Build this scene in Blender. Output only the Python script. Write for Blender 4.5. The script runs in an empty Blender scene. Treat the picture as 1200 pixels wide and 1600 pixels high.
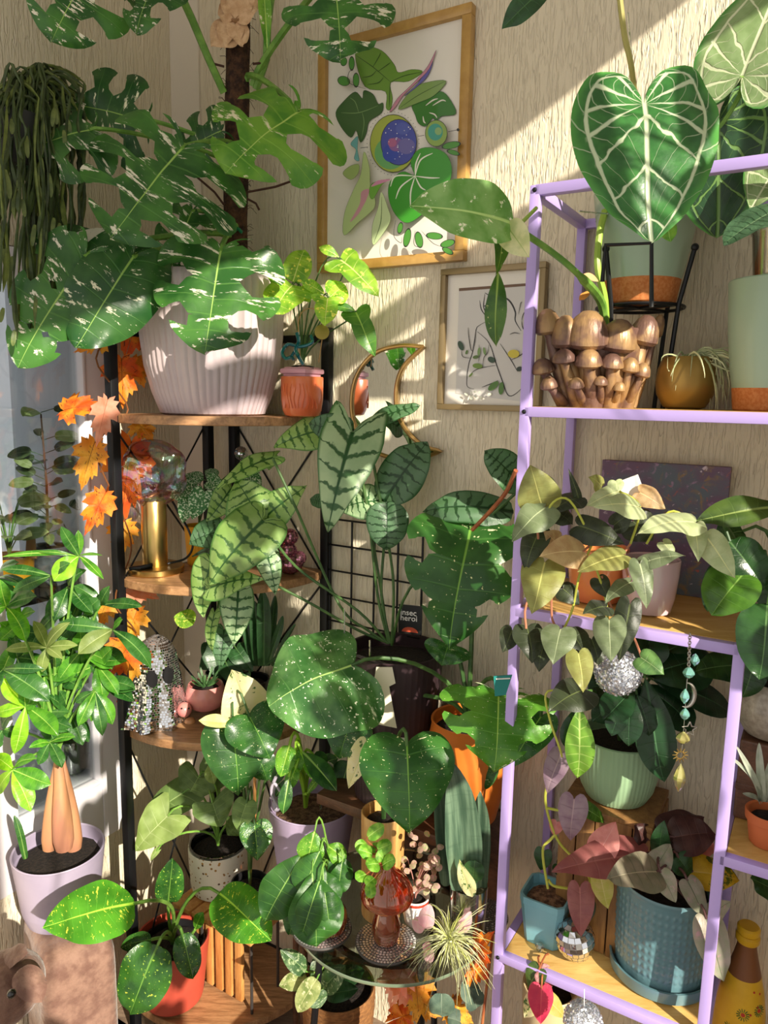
import bpy, bmesh, math, random
from mathutils import Vector, Matrix, noise
random.seed(7)
sc = bpy.context.scene
COL = sc.collection
PI = math.pi

# ------------------------------------------------------------------ camera
FPX, PITCH, ROLL, HEYE = 1150.0, math.radians(8.92), math.radians(1.1), 1.64
EYE = Vector((0, 0, HEYE))
FW = Vector((0, math.cos(PITCH), -math.sin(PITCH)))
_u0, _r0 = Vector((0, math.sin(PITCH), math.cos(PITCH))), Vector((1, 0, 0))
RI = _r0 * math.cos(ROLL) + _u0 * math.sin(ROLL)
UP = _u0 * math.cos(ROLL) - _r0 * math.sin(ROLL)
cd = bpy.data.cameras.new('camera'); cam = bpy.data.objects.new('camera', cd); COL.objects.link(cam)
cd.sensor_fit = 'HORIZONTAL'; cd.sensor_width = 36; cd.lens = FPX / 1200 * 36; cd.clip_start = .02
cam.matrix_world = Matrix(((RI.x, UP.x, -FW.x, 0), (RI.y, UP.y, -FW.y, 0), (RI.z, UP.z, -FW.z, HEYE), (0, 0, 0, 1)))
sc.camera = cam

# ------------------------------------------------------------------ world, sun, exposure
sc.view_settings.view_transform = 'Standard'; sc.view_settings.look = 'None'
sc.view_settings.gamma = 1; sc.view_settings.use_curve_mapping = False
sc.view_settings.exposure = 0.0
wd = bpy.data.worlds.new('world'); sc.world = wd; wd.use_nodes = True
wd.node_tree.nodes['Background'].inputs[0].default_value = (1.0, .96, .92, 1)
wd.node_tree.nodes['Background'].inputs[1].default_value = .98
WANG = math.radians(59.2)
UR = Vector((math.sin(WANG), -math.cos(WANG), 0))      # along the back wall, to the right
UL = Vector((-math.cos(WANG), -math.sin(WANG), 0))     # out of the back wall, into the room
SUNV = (UR * 1.0 + UL * .5 + Vector((0, 0, .56))).normalized()
sl = bpy.data.lights.new('sun', 'SUN'); sl.energy = 8.4; sl.angle = math.radians(.6); sl.color = (1, .91, .76)
so = bpy.data.objects.new('sun', sl); COL.objects.link(so); so.location = SUNV * 6
so.rotation_euler = SUNV.to_track_quat('Z', 'Y').to_euler()

# ------------------------------------------------------------------ geometry helpers
C0 = Vector((-.4464, 2.0, 0))                         # the corner the black shelf stands in
def ray(x, y): return FW + RI * ((x - 600) / FPX) - UP * ((y - 800) / FPX)
def A(x, y, Y): d = ray(x, y); return EYE + d * (Y / d.y)
def AZ(x, y, z): d = ray(x, y); return EYE + d * ((z - HEYE) / d.z)
def T(t, n, z): return Vector((C0.x + UR.x * t + UL.x * n, C0.y + UR.y * t + UL.y * n, z))
def AW(x, y, n):                                       # on a plane n in front of the back wall
    d = ray(x, y); Q = T(0, n, 0); return EYE + d * ((Q - EYE).dot(UL) / d.dot(UL))
def tz(P): d = P - C0; return d.dot(UR), P.z
def PX(px, P): return px * (P - EYE).dot(FW) / FPX     # pixels at P in metres
def lerp(a, b, t): return a + (b - a) * t
def sstep(a, b, x): t = min(1, max(0, (x - a) / (b - a))); return t * t * (3 - 2 * t)

ORG = {}
def link(o, parent=None, org=None):
    COL.objects.link(o)
    if parent is not None: o.parent = parent; ORG[o.name] = ORG[parent.name]
    else: ORG[o.name] = org if org is not None else Vector((0, 0, 0)); o.location = ORG[o.name]
    return o
def tag(o, label=None, cat=None, group=None, kind=None):
    if label: o['label'] = label
    if cat: o['category'] = cat
    if group: o['group'] = group
    if kind: o['kind'] = kind
    return o
def thing(name, loc, label, cat, group=None):
    o = bpy.data.objects.new(name, None); o.empty_display_size = .02
    link(o, None, Vector(loc)); return tag(o, label, cat, group)
def mesh(name, vs, fs, mat, parent=None, smooth=True, org=None, uvs=None, midx=None):
    me = bpy.data.meshes.new(name)
    o_ = ORG[parent.name] if parent is not None else (org if org is not None else Vector((0, 0, 0)))
    me.from_pydata([Vector(v) - o_ for v in vs], [], fs)
    for m in (mat if isinstance(mat, (list, tuple)) else [mat]): me.materials.append(m)
    if smooth: me.polygons.foreach_set('use_smooth', [True] * len(me.polygons))
    if midx: me.polygons.foreach_set('material_index', midx)
    if uvs:
        for ln, uv in uvs.items():
            l = me.uv_layers.new(name=ln); li = [0] * len(me.loops); me.loops.foreach_get('vertex_index', li)
            flat = []
            for i in li: flat += uv[i]
            l.data.foreach_set('uv', flat)
    return link(bpy.data.objects.new(name, me), parent, o_)

class MB:                                              # collects shapes for ONE mesh
    def __init__(s): s.v, s.f = [], []
    def add(s, vs, fs): b = len(s.v); s.v += [Vector(v) for v in vs]; s.f += [[i + b for i in f] for f in fs]; return s
    def box(s, c, sx, sy, sz, X=UR, Y=-UL, Z=Vector((0, 0, 1)), bev=0):
        bm = bmesh.new(); bmesh.ops.create_cube(bm, size=1)
        for v in bm.verts: v.co = Vector((v.co.x * sx, v.co.y * sy, v.co.z * sz))
        if bev: bmesh.ops.bevel(bm, geom=bm.edges[:], offset=bev, segments=2, affect='EDGES', profile=.5)
        bm.verts.index_update(); b = len(s.v); c = Vector(c)
        s.v += [c + X * v.co.x + Y * v.co.y + Z * v.co.z for v in bm.verts]
        s.f += [[v.index + b for v in f.verts] for f in bm.faces]; bm.free(); return s
    def bar(s, a, b, w, h=None, up=Vector((0, 0, 1)), bev=0):   # square bar from a to b
        a, b = Vector(a), Vector(b); d = (b - a); L = d.length; d.normalize()
        if abs(d.dot(up)) > .95: up = UL
        x = d.cross(up).normalized(); z = x.cross(d).normalized()
        return s.box((a + b) / 2, w, L, h or w, x, d, z, bev)
    def tube(s, pts, r, seg=8, cap=True):
        pts = [Vector(p) for p in pts]; n = len(pts); R = r if isinstance(r, (list, tuple)) else [r] * n
        b = len(s.v); t0 = (pts[1] - pts[0]).normalized()
        x = t0.orthogonal().normalized()
        for i, p in enumerate(pts):
            t = (pts[min(i + 1, n - 1)] - pts[max(i - 1, 0)]).normalized()
            x = (x - t * x.dot(t)); x = x.normalized() if x.length > 1e-6 else t.orthogonal().normalized()
            y = t.cross(x)
            s.v += [p + (x * math.cos(2 * PI * k / seg) + y * math.sin(2 * PI * k / seg)) * R[i] for k in range(seg)]
        for i in range(n - 1):
            for k in range(seg):
                k2 = (k + 1) % seg
                s.f.append([b + i * seg + k, b + i * seg + k2, b + (i + 1) * seg + k2, b + (i + 1) * seg + k])
        if cap: s.f.append([b + k for k in range(seg)][::-1]); s.f.append([b + (n - 1) * seg + k for k in range(seg)])
        return s
    def lathe(s, c, prof, seg=32, rf=None, ax=None, cap=True):   # prof [(r,z)], rf(theta,i,n) radius factor
        c = Vector(c); b = len(s.v); n = len(prof)
        if ax: Z = Vector(ax).normalized(); X = Z.orthogonal().normalized(); Yv = Z.cross(X)
        else: X, Yv, Z = Vector((1, 0, 0)), Vector((0, 1, 0)), Vector((0, 0, 1))
        for i, (r, z) in enumerate(prof):
            for k in range(seg):
                th = 2 * PI * k / seg; rr = r * (rf(th, i, n) if rf else 1)
                s.v.append(c + X * (rr * math.cos(th)) + Yv * (rr * math.sin(th)) + Z * z)
        for i in range(n - 1):
            for k in range(seg):
                k2 = (k + 1) % seg; s.f.append([b + i * seg + k, b + i * seg + k2, b + (i + 1) * seg + k2, b + (i + 1) * seg + k])
        if cap:
            s.f.append([b + k for k in range(seg)][::-1]); s.f.append([b + (n - 1) * seg + k for k in range(seg)])
        return s
    def ball(s, c, r, seg=16, rings=10, sc_=(1, 1, 1), fn=None):
        c = Vector(c); b = len(s.v); s.v.append(c + Vector((0, 0, -r * sc_[2])) * (fn(Vector((0, 0, -1))) if fn else 1))
        for i in range(1, rings):
            ph = PI * i / rings
            for k in range(seg):
                th = 2 * PI * k / seg; d = Vector((math.sin(ph) * math.cos(th), math.sin(ph) * math.sin(th), -math.cos(ph)))
                m = r * (fn(d) if fn else 1); s.v.append(c + Vector((d.x * sc_[0], d.y * sc_[1], d.z * sc_[2])) * m)
        s.v.append(c + Vector((0, 0, r * sc_[2])) * (fn(Vector((0, 0, 1))) if fn else 1)); top = len(s.v) - 1
        for k in range(seg):
            k2 = (k + 1) % seg; s.f.append([b, b + 1 + k2, b + 1 + k]); e = b + 1 + (rings - 2) * seg; s.f.append([top, e + k, e + k2])
        for i in range(rings - 2):
            for k in range(seg):
                k2 = (k + 1) % seg; q = b + 1 + i * seg; s.f.append([q + k, q + k2, q + seg + k2, q + seg + k])
        return s
    def prism(s, poly, th, X, Y, Z, c):                # 2-D polygon extruded by th along Z
        n = len(poly); c = Vector(c)
        vs = [c + X * x + Y * y for x, y in poly] + [c + X * x + Y * y + Z * th for x, y in poly]
        return s.add(vs, [list(range(n))[::-1], list(range(n, 2 * n))] + [[i, (i + 1) % n, n + (i + 1) % n, n + i] for i in range(n)])
    def out(s, name, mat, parent=None, smooth=True, org=None):
        o = mesh(name, s.v, s.f, mat, parent, smooth, org)
        if smooth: autosmooth(o)
        return o
def autosmooth(o, ang=38):
    me = o.data; bm = bmesh.new(); bm.from_mesh(me)
    for e in bm.edges:
        if len(e.link_faces) == 2 and e.calc_face_angle(0) > math.radians(ang): e.smooth = False
    bm.to_mesh(me); bm.free()
def bez(a, b, c, n=10, d=None):
    a, b, c = Vector(a), Vector(b), Vector(c); o = []
    for i in range(n + 1):
        t = i / n
        if d is None: o.append(a * (1 - t) ** 2 + b * 2 * t * (1 - t) + c * t * t)
        else: o.append(a * (1 - t) ** 3 + b * 3 * t * (1 - t) ** 2 + c * 3 * t * t * (1 - t) + Vector(d) * t ** 3)
    return o
def crom(P, m=8, closed=False):                        # catmull-rom through points (tuples or Vectors)
    P = [Vector(p) for p in P]; n = len(P); o = []
    for i in range(n if closed else n - 1):
        g = (lambda k: P[k % n]) if closed else (lambda k: P[max(0, min(n - 1, k))])
        p0, p1, p2, p3 = g(i - 1), g(i), g(i + 1), g(i + 2)
        for j in range(m):
            t = j / m; o.append(.5 * ((2 * p1) + (p2 - p0) * t + (2 * p0 - 5 * p1 + 4 * p2 - p3) * t * t + (3 * p1 - p0 - 3 * p2 + p3) * t ** 3))
    if not closed: o.append(P[-1])
    return o

# ------------------------------------------------------------------ materials
def srgb(h):
    if isinstance(h, str): h = [int(h[i:i + 2], 16) / 255 for i in (0, 2, 4)]
    return tuple((c / 12.92 if c <= .04045 else ((c + .055) / 1.055) ** 2.4) for c in h) + (1,)
class NT:
    def __init__(s, name):
        s.m = bpy.data.materials.new(name); s.m.use_nodes = True; s.t = s.m.node_tree; s.t.nodes.clear()
        s.o = s.t.nodes.new('ShaderNodeOutputMaterial')
    def n(s, ty, props=None, **ins):
        nd = s.t.nodes.new('ShaderNode' + ty)
        for k, v in (props or {}).items(): setattr(nd, k, v)
        for k, v in ins.items():
            key = int(k[1:]) if k[0] == 'i' and k[1:].isdigit() else k.replace('_', ' ')
            s.set(nd.inputs[key], v)
        return nd
    def set(s, sock, v):
        if isinstance(v, bpy.types.NodeSocket): s.t.links.new(v, sock)
        elif isinstance(v, bpy.types.Node): s.t.links.new(v.outputs[0], sock)
        else: sock.default_value = v
    def math(s, op, a, b=0.0, clamp=False): return s.n('Math', {'operation': op, 'use_clamp': clamp}, i0=a, i1=b).outputs[0]
    def ramp(s, v, a, b): return s.n('MapRange', {'interpolation_type': 'SMOOTHSTEP'}, i0=v, i1=a, i2=b, i3=0.0, i4=1.0).outputs[0]
    def mix(s, f, a, b): 
        nd = s.t.nodes.new('ShaderNodeMix'); nd.data_type = 'RGBA'
        s.set(nd.inputs[0], f); s.set(nd.inputs[6], a); s.set(nd.inputs[7], b); return nd.outputs[2]
    def noise(s, vec, scale, detail=2.0, rough=.5, dist=0.0): return s.n('TexNoise', None, Vector=vec, Scale=scale, Detail=detail, Roughness=rough, Distortion=dist).outputs[0]
    def bsdf(s, **k):
        b = s.n('BsdfPrincipled', None, **k); s.t.links.new(b.outputs[0], s.o.inputs[0]); return b
MATS = {}
def mat(name, col, rough=.5, metal=0., bump=0., bscale=200, col2=None, cscale=20, spec=.5, coat=0., trans=0., ior=1.45, stretch=(1, 1, 1), film=0., emit=0., sheen=0., bdetail=3.0, alpha=1.0):
    if name in MATS: return MATS[name]
    g = NT(name); tc = g.n('TexCoord').outputs['Object']; vec = tc
    if stretch != (1, 1, 1): vec = g.n('Mapping', None, Vector=tc, Scale=stretch).outputs[0]
    c = srgb(col)
    if col2: c = g.mix(g.ramp(g.noise(vec, cscale, 4.0, .6), .35, .65), c, srgb(col2))
    b = g.bsdf(Base_Color=c, Roughness=rough, Metallic=metal, IOR=ior)
    b.inputs['Specular IOR Level'].default_value = spec
    if coat: b.inputs['Coat Weight'].default_value = coat; b.inputs['Coat Roughness'].default_value = .08
    if trans: b.inputs['Transmission Weight'].default_value = trans
    if film: b.inputs['Thin Film Thickness'].default_value = film; b.inputs['Thin Film IOR'].default_value = 1.6
    if sheen: b.inputs['Sheen Weight'].default_value = sheen
    if bump:
        bp = g.n('Bump', None, Strength=1.0, Distance=bump, Height=g.noise(vec, bscale, bdetail)); g.t.links.new(bp.outputs[0], b.inputs['Normal'])
    MATS[name] = g.m; return g.m
def wood(name, ca, cb, axis=(1, 14, 40), rough=.45, coat=.15, ang=0):
    if name in MATS: return MATS[name]
    g = NT(name); tc = g.n('TexCoord').outputs['Object']
    v = g.n('Mapping', None, Vector=tc, Rotation=(0, 0, ang), Scale=axis).outputs[0]
    a = g.noise(v, 3.0, 6.0, .65, .6); f = g.noise(v, 22.0, 3.0)
    k = g.ramp(g.math('ADD', g.math('MULTIPLY', a, .8), g.math('MULTIPLY', f, .25)), .38, .68)
    b = g.bsdf(Base_Color=g.mix(k, srgb(ca), srgb(cb)), Roughness=rough); b.inputs['Coat Weight'].default_value = coat
    bp = g.n('Bump', None, Strength=.4, Distance=.0008, Height=f); g.t.links.new(bp.outputs[0], b.inputs['Normal'])
    MATS[name] = g.m; return g.m
def leafmat(name, c1, c2=None, rough=.38, tr=.3, var=None, spk=None, vein=None, rib=None, edge=None, under=None, bump=.001, sat=1.0, hue=.478, spec=.45, sheen=0.):
    """var (col, threshold, p scale, s scale[, softness]); spk (col, threshold, scale); vein (col, n, width, strength[, jag]); rib (col, width)"""
    if name in MATS: return MATS[name]
    g = NT(name)
    ps = g.n('SeparateXYZ', None, i0=g.n('UVMap', {'uv_map': 'ps'}).outputs[0]).outputs
    xyu = g.n('UVMap', {'uv_map': 'xy'}).outputs[0]; xy = g.n('SeparateXYZ', None, i0=xyu).outputs
    rnd = g.n('ObjectInfo').outputs['Random']
    p, sg = ps[0], ps[1]; s = g.math('MULTIPLY', g.math('ABSOLUTE', g.math('SUBTRACT', sg, .5)), 2.0)
    off = g.n('CombineXYZ', None, X=g.math('MULTIPLY', rnd, 37.0), Y=g.math('MULTIPLY', rnd, 91.0), Z=g.math('MULTIPLY', rnd, 53.0)).outputs[0]
    xyo = g.n('VectorMath', {'operation': 'ADD'}, i0=xyu, i1=off).outputs[0]
    c = srgb(c1)
    if c2: c = g.mix(g.ramp(g.noise(xyo, 3.5, 3.0), .35, .65), c, srgb(c2))
    vv = None
    if vein:
        vc, vn, vw, vs = vein[:4]; jag = vein[4] if len(vein) > 4 else 0
        pp = g.math('MULTIPLY', p, float(vn))
        if jag: pp = g.math('ADD', pp, g.math('MULTIPLY', g.math('SUBTRACT', g.noise(xyo, 14.0, 2.0), .5), jag))
        d = g.math('ABSOLUTE', g.math('SUBTRACT', g.math('FRACT', pp), .5))
        wv = g.math('MULTIPLY', g.math('SUBTRACT', 1.15, s), vw)
        vv = g.math('SUBTRACT', 1.0, g.ramp(g.math('DIVIDE', d, wv), .5, 1.3))
    if vein and vein[3]: c = g.mix(g.math('MULTIPLY', vv, vein[3]), c, srgb(vein[0]))
    if var:
        vc, vt, pa, sa = var[:4]; sf = var[4] if len(var) > 4 else .04
        co = g.n('CombineXYZ', None, X=g.math('ADD', g.math('MULTIPLY', p, pa), g.math('MULTIPLY', rnd, 77.0)), Y=g.math('MULTIPLY', sg, sa), Z=g.math('MULTIPLY', rnd, 31.0)).outputs[0]
        c = g.mix(g.ramp(g.noise(co, 1.0, 5.0, .68), vt, vt + sf), c, srgb(vc))
    if spk:
        c = g.mix(g.ramp(g.noise(xyo, spk[2], 1.5), spk[1], spk[1] + .05), c, srgb(spk[0]))
    if rib:
        r = g.math('SUBTRACT', 1.0, g.ramp(g.math('ABSOLUTE', g.math('SUBTRACT', xy[0], .5)), g.math('MULTIPLY', g.math('SUBTRACT', 1.1, xy[1]), rib[1] * .4), g.math('MULTIPLY', g.math('SUBTRACT', 1.15, xy[1]), rib[1] * 1.0)))
        r = g.math('MULTIPLY', r, g.math('GREATER_THAN', xy[1], -.02)); c = g.mix(r, c, srgb(rib[0]))
    if edge: c = g.mix(g.ramp(s, edge[1], .99), c, srgb(edge[0]))
    val = g.math('ADD', .95, g.math('MULTIPLY', rnd, .36))
    c = g.n('HueSaturation', None, Color=c, Value=val, Saturation=sat, Hue=hue).outputs[0]
    cf = c
    if under:
        cf = g.mix(g.n('NewGeometry').outputs['Backfacing'], c, srgb(under))
    b = g.n('BsdfPrincipled', None, Base_Color=cf, Roughness=rough); b.inputs['Specular IOR Level'].default_value = spec
    if sheen: b.inputs['Sheen Weight'].default_value = sheen; b.inputs['Sheen Roughness'].default_value = .4
    h = g.noise(xyo, 30.0, 2.0)
    if vv is not None: h = g.math('SUBTRACT', g.math('MULTIPLY', h, .4), g.math('MULTIPLY', vv, .6))
    bp = g.n('Bump', None, Strength=.6, Distance=bump, Height=h); g.t.links.new(bp.outputs[0], b.inputs['Normal'])
    tl = g.n('BsdfTranslucent', None, Color=g.n('HueSaturation', None, Color=c, Value=1.5, Saturation=1.15).outputs[0])
    mx = g.n('MixShader', None, i0=tr, i1=b.outputs[0], i2=tl.outputs[0]); g.t.links.new(mx.outputs[0], g.o.inputs[0])
    MATS[name] = g.m; return g.m

# ------------------------------------------------------------------ leaves
SH = {  # half outline (x up to .5, y 0..1 from petiole to tip), p0 where the veins leave the midrib
 'lance': ([(0, 0), (.16, .1), (.4, .33), (.5, .56), (.4, .78), (.16, .93), (0, 1)], .0),
 'ovate': ([(0, 0), (.27, .02), (.46, .2), (.5, .42), (.41, .7), (.2, .9), (.04, .98), (0, 1)], .06),
 'heart': ([(0, 0), (.05, -.09), (.2, -.17), (.38, -.12), (.49, .08), (.48, .32), (.35, .6), (.17, .83), (.04, .96), (0, 1)], .30),
 'cordate': ([(0, 0), (.04, -.12), (.17, -.24), (.36, -.2), (.49, .02), (.49, .3), (.38, .6), (.2, .85), (.05, .97), (0, 1)], .32),
 'arrow': ([(0, 0), (.1, -.14), (.3, -.3), (.43, -.33), (.47, -.12), (.5, .08), (.42, .34), (.26, .66), (.1, .9), (0, 1)], .34),
 'wing': ([(0, 0), (.12, -.05), (.33, -.12), (.5, -.06), (.46, .1), (.33, .22), (.36, .4), (.3, .65), (.13, .88), (0, 1)], .3),
 'rheart': ([(0, 0), (.06, -.1), (.22, -.2), (.4, -.14), (.5, .08), (.49, .36), (.4, .66), (.24, .88), (.08, .985), (0, 1)], .28),
 'anth': ([(0, 0), (.04, -.14), (.17, -.27), (.36, -.24), (.49, -.02), (.5, .26), (.41, .56), (.24, .82), (.07, .965), (0, 1)], .66),
 'round': ([(0, 0), (.22, .01), (.45, .2), (.5, .48), (.43, .76), (.22, .95), (0, 1)], .05),
 'monstera': ([(0, 0), (.04, -.1), (.17, -.2), (.36, -.16), (.48, .04), (.5, .3), (.43, .58), (.29, .8), (.12, .95), (0, 1)], .26),
 'sword': ([(0, 0), (.4, .01), (.46, .2), (.5, .45), (.38, .76), (.16, .93), (0, 1)], .0),
 'strap': ([(0, 0), (.32, .02), (.44, .2), (.5, .5), (.44, .8), (.2, .96), (0, 1)], .0),
 'gigas': ([(0, 0), (.06, -.06), (.2, -.1), (.4, -.02), (.5, .2), (.44, .5), (.27, .76), (.1, .93), (0, 1)], .25),
}
MAPLE = [(0, 0), (.05, -.06), (.2, -.12), (.17, -.02), (.36, -.03), (.3, .08), (.5, .2), (.42, .26), (.47, .38), (.33, .36), (.24, .36), (.3, .5), (.34, .62), (.24, .62), (.22, .72), (.14, .66), (.1, .84), (.06, .86), (0, 1)]
_OUT = {}
def outline(shape, n):
    k = (shape, n)
    if k not in _OUT:
        if shape == 'maple': _OUT[k] = [Vector((x, y, 0)) for x, y in MAPLE]
        else:
            P = crom([(x, y, 0) for x, y in SH[shape][0]], 12)
            L = [0]
            for i in range(1, len(P)): L.append(L[-1] + (P[i] - P[i - 1]).length)
            o = []; j = 0
            for i in range(n + 1):
                q = L[-1] * i / n
                while j < len(L) - 2 and L[j + 1] < q: j += 1
                f = (q - L[j]) / max(1e-9, L[j + 1] - L[j]); o.append(P[j].lerp(P[j + 1], min(1, f)))
            o[0] = Vector((0, 0, 0)); o[-1] = Vector((0, 1, 0)); _OUT[k] = o
    return _OUT[k]
def leaf(parent, shape, m, base, tip, w, face=None, roll=0., curl=.08, fold=.15, cup=.12, wave=.03, np_=16, ns=5, lobes=None, name='leaf', twist=0., seed=None, depth=.5, holes=True, label=None):
    base, tip = Vector(base), Vector(tip); L = (tip - base).length
    if face is None: face = ((EYE - base).normalized() * .8 + Vector((0, 0, .45)))
    Yv = (tip - base) / L; N = (face - Yv * face.dot(Yv)); N = N.normalized() if N.length > 1e-4 else Yv.orthogonal().normalized()
    if roll: N = Matrix.Rotation(math.radians(roll), 3, Yv) @ N
    X = Yv.cross(N)
    rg = random.Random(seed if seed is not None else int(base.x * 1e5 + tip.z * 7e4 + w * 1e4))
    if shape == 'maple': ol = outline('maple', 0); np_ = len(ol) - 1; p0 = .0; ns = 2
    else: ol = outline(shape, 40); p0 = SH[shape][1]
    def op(p):
        q = p * (len(ol) - 1); i = min(int(q), len(ol) - 2); return ol[i].lerp(ol[i + 1], q - i)
    vs, fs, u1, u2 = [], [], [], []
    ph = rg.uniform(0, 6.28); fr = rg.uniform(9, 15); asy = {1: rg.uniform(.92, 1.06), -1: rg.uniform(.92, 1.06)}; nz = rg.uniform(0, 50); sway = rg.uniform(-.05, .05)
    def put(p, s, sd):
        o_ = op(p)
        sy = (.28 if shape == 'maple' else (0 if p < p0 else ((p - p0) / (1 - p0)) ** .9))
        x = o_.x * s * w * sd * asy[sd]
        yn = sy + (o_.y - sy) * s - (.07 * s * (1 - s) * (1 - sy) if shape != 'maple' else 0)
        y = yn * L; t = max(-.4, min(1, yn))
        z = curl * L * 4 * t * (1 - t) * (1 if t > 0 else .6) + fold * abs(x) - cup * w * (2 * x / w) ** 2 * .5 + wave * w * s * s * math.sin(p * fr * (1 if sd > 0 else 1.17) + ph)
        xs = 0
        if shape != 'maple': z += .045 * w * noise.noise((x / w * 4.5, yn * 4.5, nz)) * min(1, .3 + s) + .018 * w * abs(math.sin(p * 16)) * s * (1 - s); xs = sway * L * max(0, t) ** 2 * (1 - t) * 3
        xr = x
        if twist:
            a = math.radians(twist) * t; x, z = x * math.cos(a) - z * math.sin(a), x * math.sin(a) + z * math.cos(a)
        vs.append(base + X * (x + xs) + Yv * y + N * z); u1.append((p, .5 + .5 * s * sd)); u2.append((xr / L + .5, yn))
    for sd in (1, -1):
        if lobes:
            b = [0.0] + [(.20 + .8 * (k + 1) / lobes) if k < lobes - 1 else 1.0 for k in range(lobes)]
            b = [0.0] + [.22 + (.98 - .22) * ((k) / (lobes - 1)) ** .95 for k in range(lobes - 1)] + [1.0]
            gd = [rg.uniform(depth - .1, depth + .1) for _ in b]; gw = [rg.uniform(.8, 1.1) * .40 / lobes for _ in b]; hl = [rg.random() < .55 and holes for _ in b]
            for k in range(lobes):
                pa, pb = b[k], b[k + 1]; nq = 6; nn = 9; st = len(vs)
                for j in range(nn + 1):
                    s = j / nn
                    def gap(e):
                        if e == 0 or e == lobes: return 0
                        g = gw[e] * sstep(gd[e], gd[e] + .14, s) * (1.25 - .85 * s)
                        if hl[e] and gd[e] > .45 and .12 < s < .34: g = max(g, .02 * math.sin(PI * (s - .12) / .22))
                        return g
                    qa, qb = pa + gap(k), pb - gap(k + 1)
                    for i in range(nq + 1):
                        q = i / nq; e = abs(2 * q - 1) ** 3
                        if (k == 0 and q < .5) or (k == lobes - 1 and q > .5): e = 0
                        put(lerp(qa, qb, q), s * (1 - .09 * e * (s > .8)), sd)
                for j in range(nn):
                    for i in range(nq):
                        a = st + j * (nq + 1) + i; f = [a, a + 1, a + nq + 2, a + nq + 1]; fs.append(f[::-1] if sd > 0 else f)
        else:
            st = len(vs)
            for j in range(ns + 1):
                for i in range(np_ + 1): put(i / np_, j / ns, sd)
            for j in range(ns):
                for i in range(np_):
                    a = st + j * (np_ + 1) + i; f = [a, a + 1, a + np_ + 2, a + np_ + 1]; fs.append(f[::-1] if sd > 0 else f)
    o = mesh(name, vs, fs, m, parent, True, None if parent is not None else base, {'ps': u1, 'xy': u2})
    if label: o['label'] = label
    return o
def tube(parent, pts, r, m, name='stem', seg=7, smooth=True): return MB().tube(pts, r, seg).out(name, m, parent)
def petiole(parent, crown, base, r, m, bow=.25, tip=None, name='petiole', up=None):
    crown, base = Vector(crown), Vector(base); d = (base - crown).length
    c2 = base - ((Vector(tip) - base).normalized() * d * .25 if tip is not None else Vector((0, 0, 0))) + Vector((0, 0, d * bow * .5))
    c1 = crown + Vector((0, 0, d * (.4 if up is None else up)))
    return tube(parent, bez(crown, c1, c2, 9, base), [lerp(r * 1.25, r * .8, i / 9) for i in range(10)], m, name, 6)
def leaves(parent, rows, m, shape, crown=None, pm=None, pr=.0022, Y=None, bow=.25, up=None, **kw):
    """rows: (base px, base py, tip px, tip py, width px, base Y, tip dY, {overrides})"""
    for r in rows:
        k = dict(kw); bx, by, tx, ty, wp = r[:5]; yb = r[5] if len(r) > 5 else Y; dy = r[6] if len(r) > 6 else 0
        if len(r) > 7: k.update(r[7])
        b, t = A(bx, by, yb), A(tx, ty, yb + dy); sh = k.pop('shape', shape); mm = k.pop('m', m); cr = k.pop('crown', crown); prr = k.pop('pr', pr); bw = k.pop('bow', bow); upp = k.pop('up', up)
        leaf(parent, sh, mm, b, t, PX(wp, b), **k)
        if cr is not None and pm is not None: petiole(parent, cr, b, prr, pm, bw, t, up=upp)
def soil(parent, c, r, m=None): 
    return MB().lathe(c, [(r, -.004), (r * .85, .002), (r * .5, .005), (r * .15, .006), (.0005, .006)], 24, lambda th, i, n: 1 + .03 * math.sin(th * 7 + i)).out('soil', m or M_SOIL, parent)
def pot(parent, c, rt, rb, h, m, name='pot', th=.005, seg=40, rf=None, prof=None, rim=None, depth=.75):
    """hollow pot: outer wall from profile [(radius factor, height factor)] then lip and inside"""
    c = Vector(c)
    if prof is None: prof = [(rb * .9, 0), (rb, .004), (lerp(rb, rt, .33), h * .33), (lerp(rb, rt, .66), h * .66), (rt, h)]
    else: prof = [(a, b) for a, b in prof]
    k = len(prof); rt = prof[-1][0]
    full = prof + [(rt - th * .3, h + th * .4), (rt - th, h), (rt - th, h * depth), (rt * .4, h * depth - .004), (.001, h * depth - .004)]
    f = (lambda t_, i, n: rf(t_, prof[min(i, k - 1)][1] / h) if i < k else 1) if rf else None
    return MB().lathe(c, full, seg, f).out(name, m, parent)
M_SOIL = mat('soil', '2a211b', .95, bump=.004, bscale=220, col2='120d0a', cscale=160)
M_WHITE = mat('white_card', 'f2efe8', .5)
M_BLACKM = mat('black_metal', '17181b', .42, .3, bump=.0002, bscale=900)
M_STEMG = mat('stem_green', '5d8a35', .45, col2='7ba548', cscale=30)
M_STEMD = mat('stem_dark', '35562a', .5, col2='4d6f35', cscale=30)
M_STEMR = mat('stem_red', 'a8643a', .5, col2='8c4a2c', cscale=30)

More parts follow.
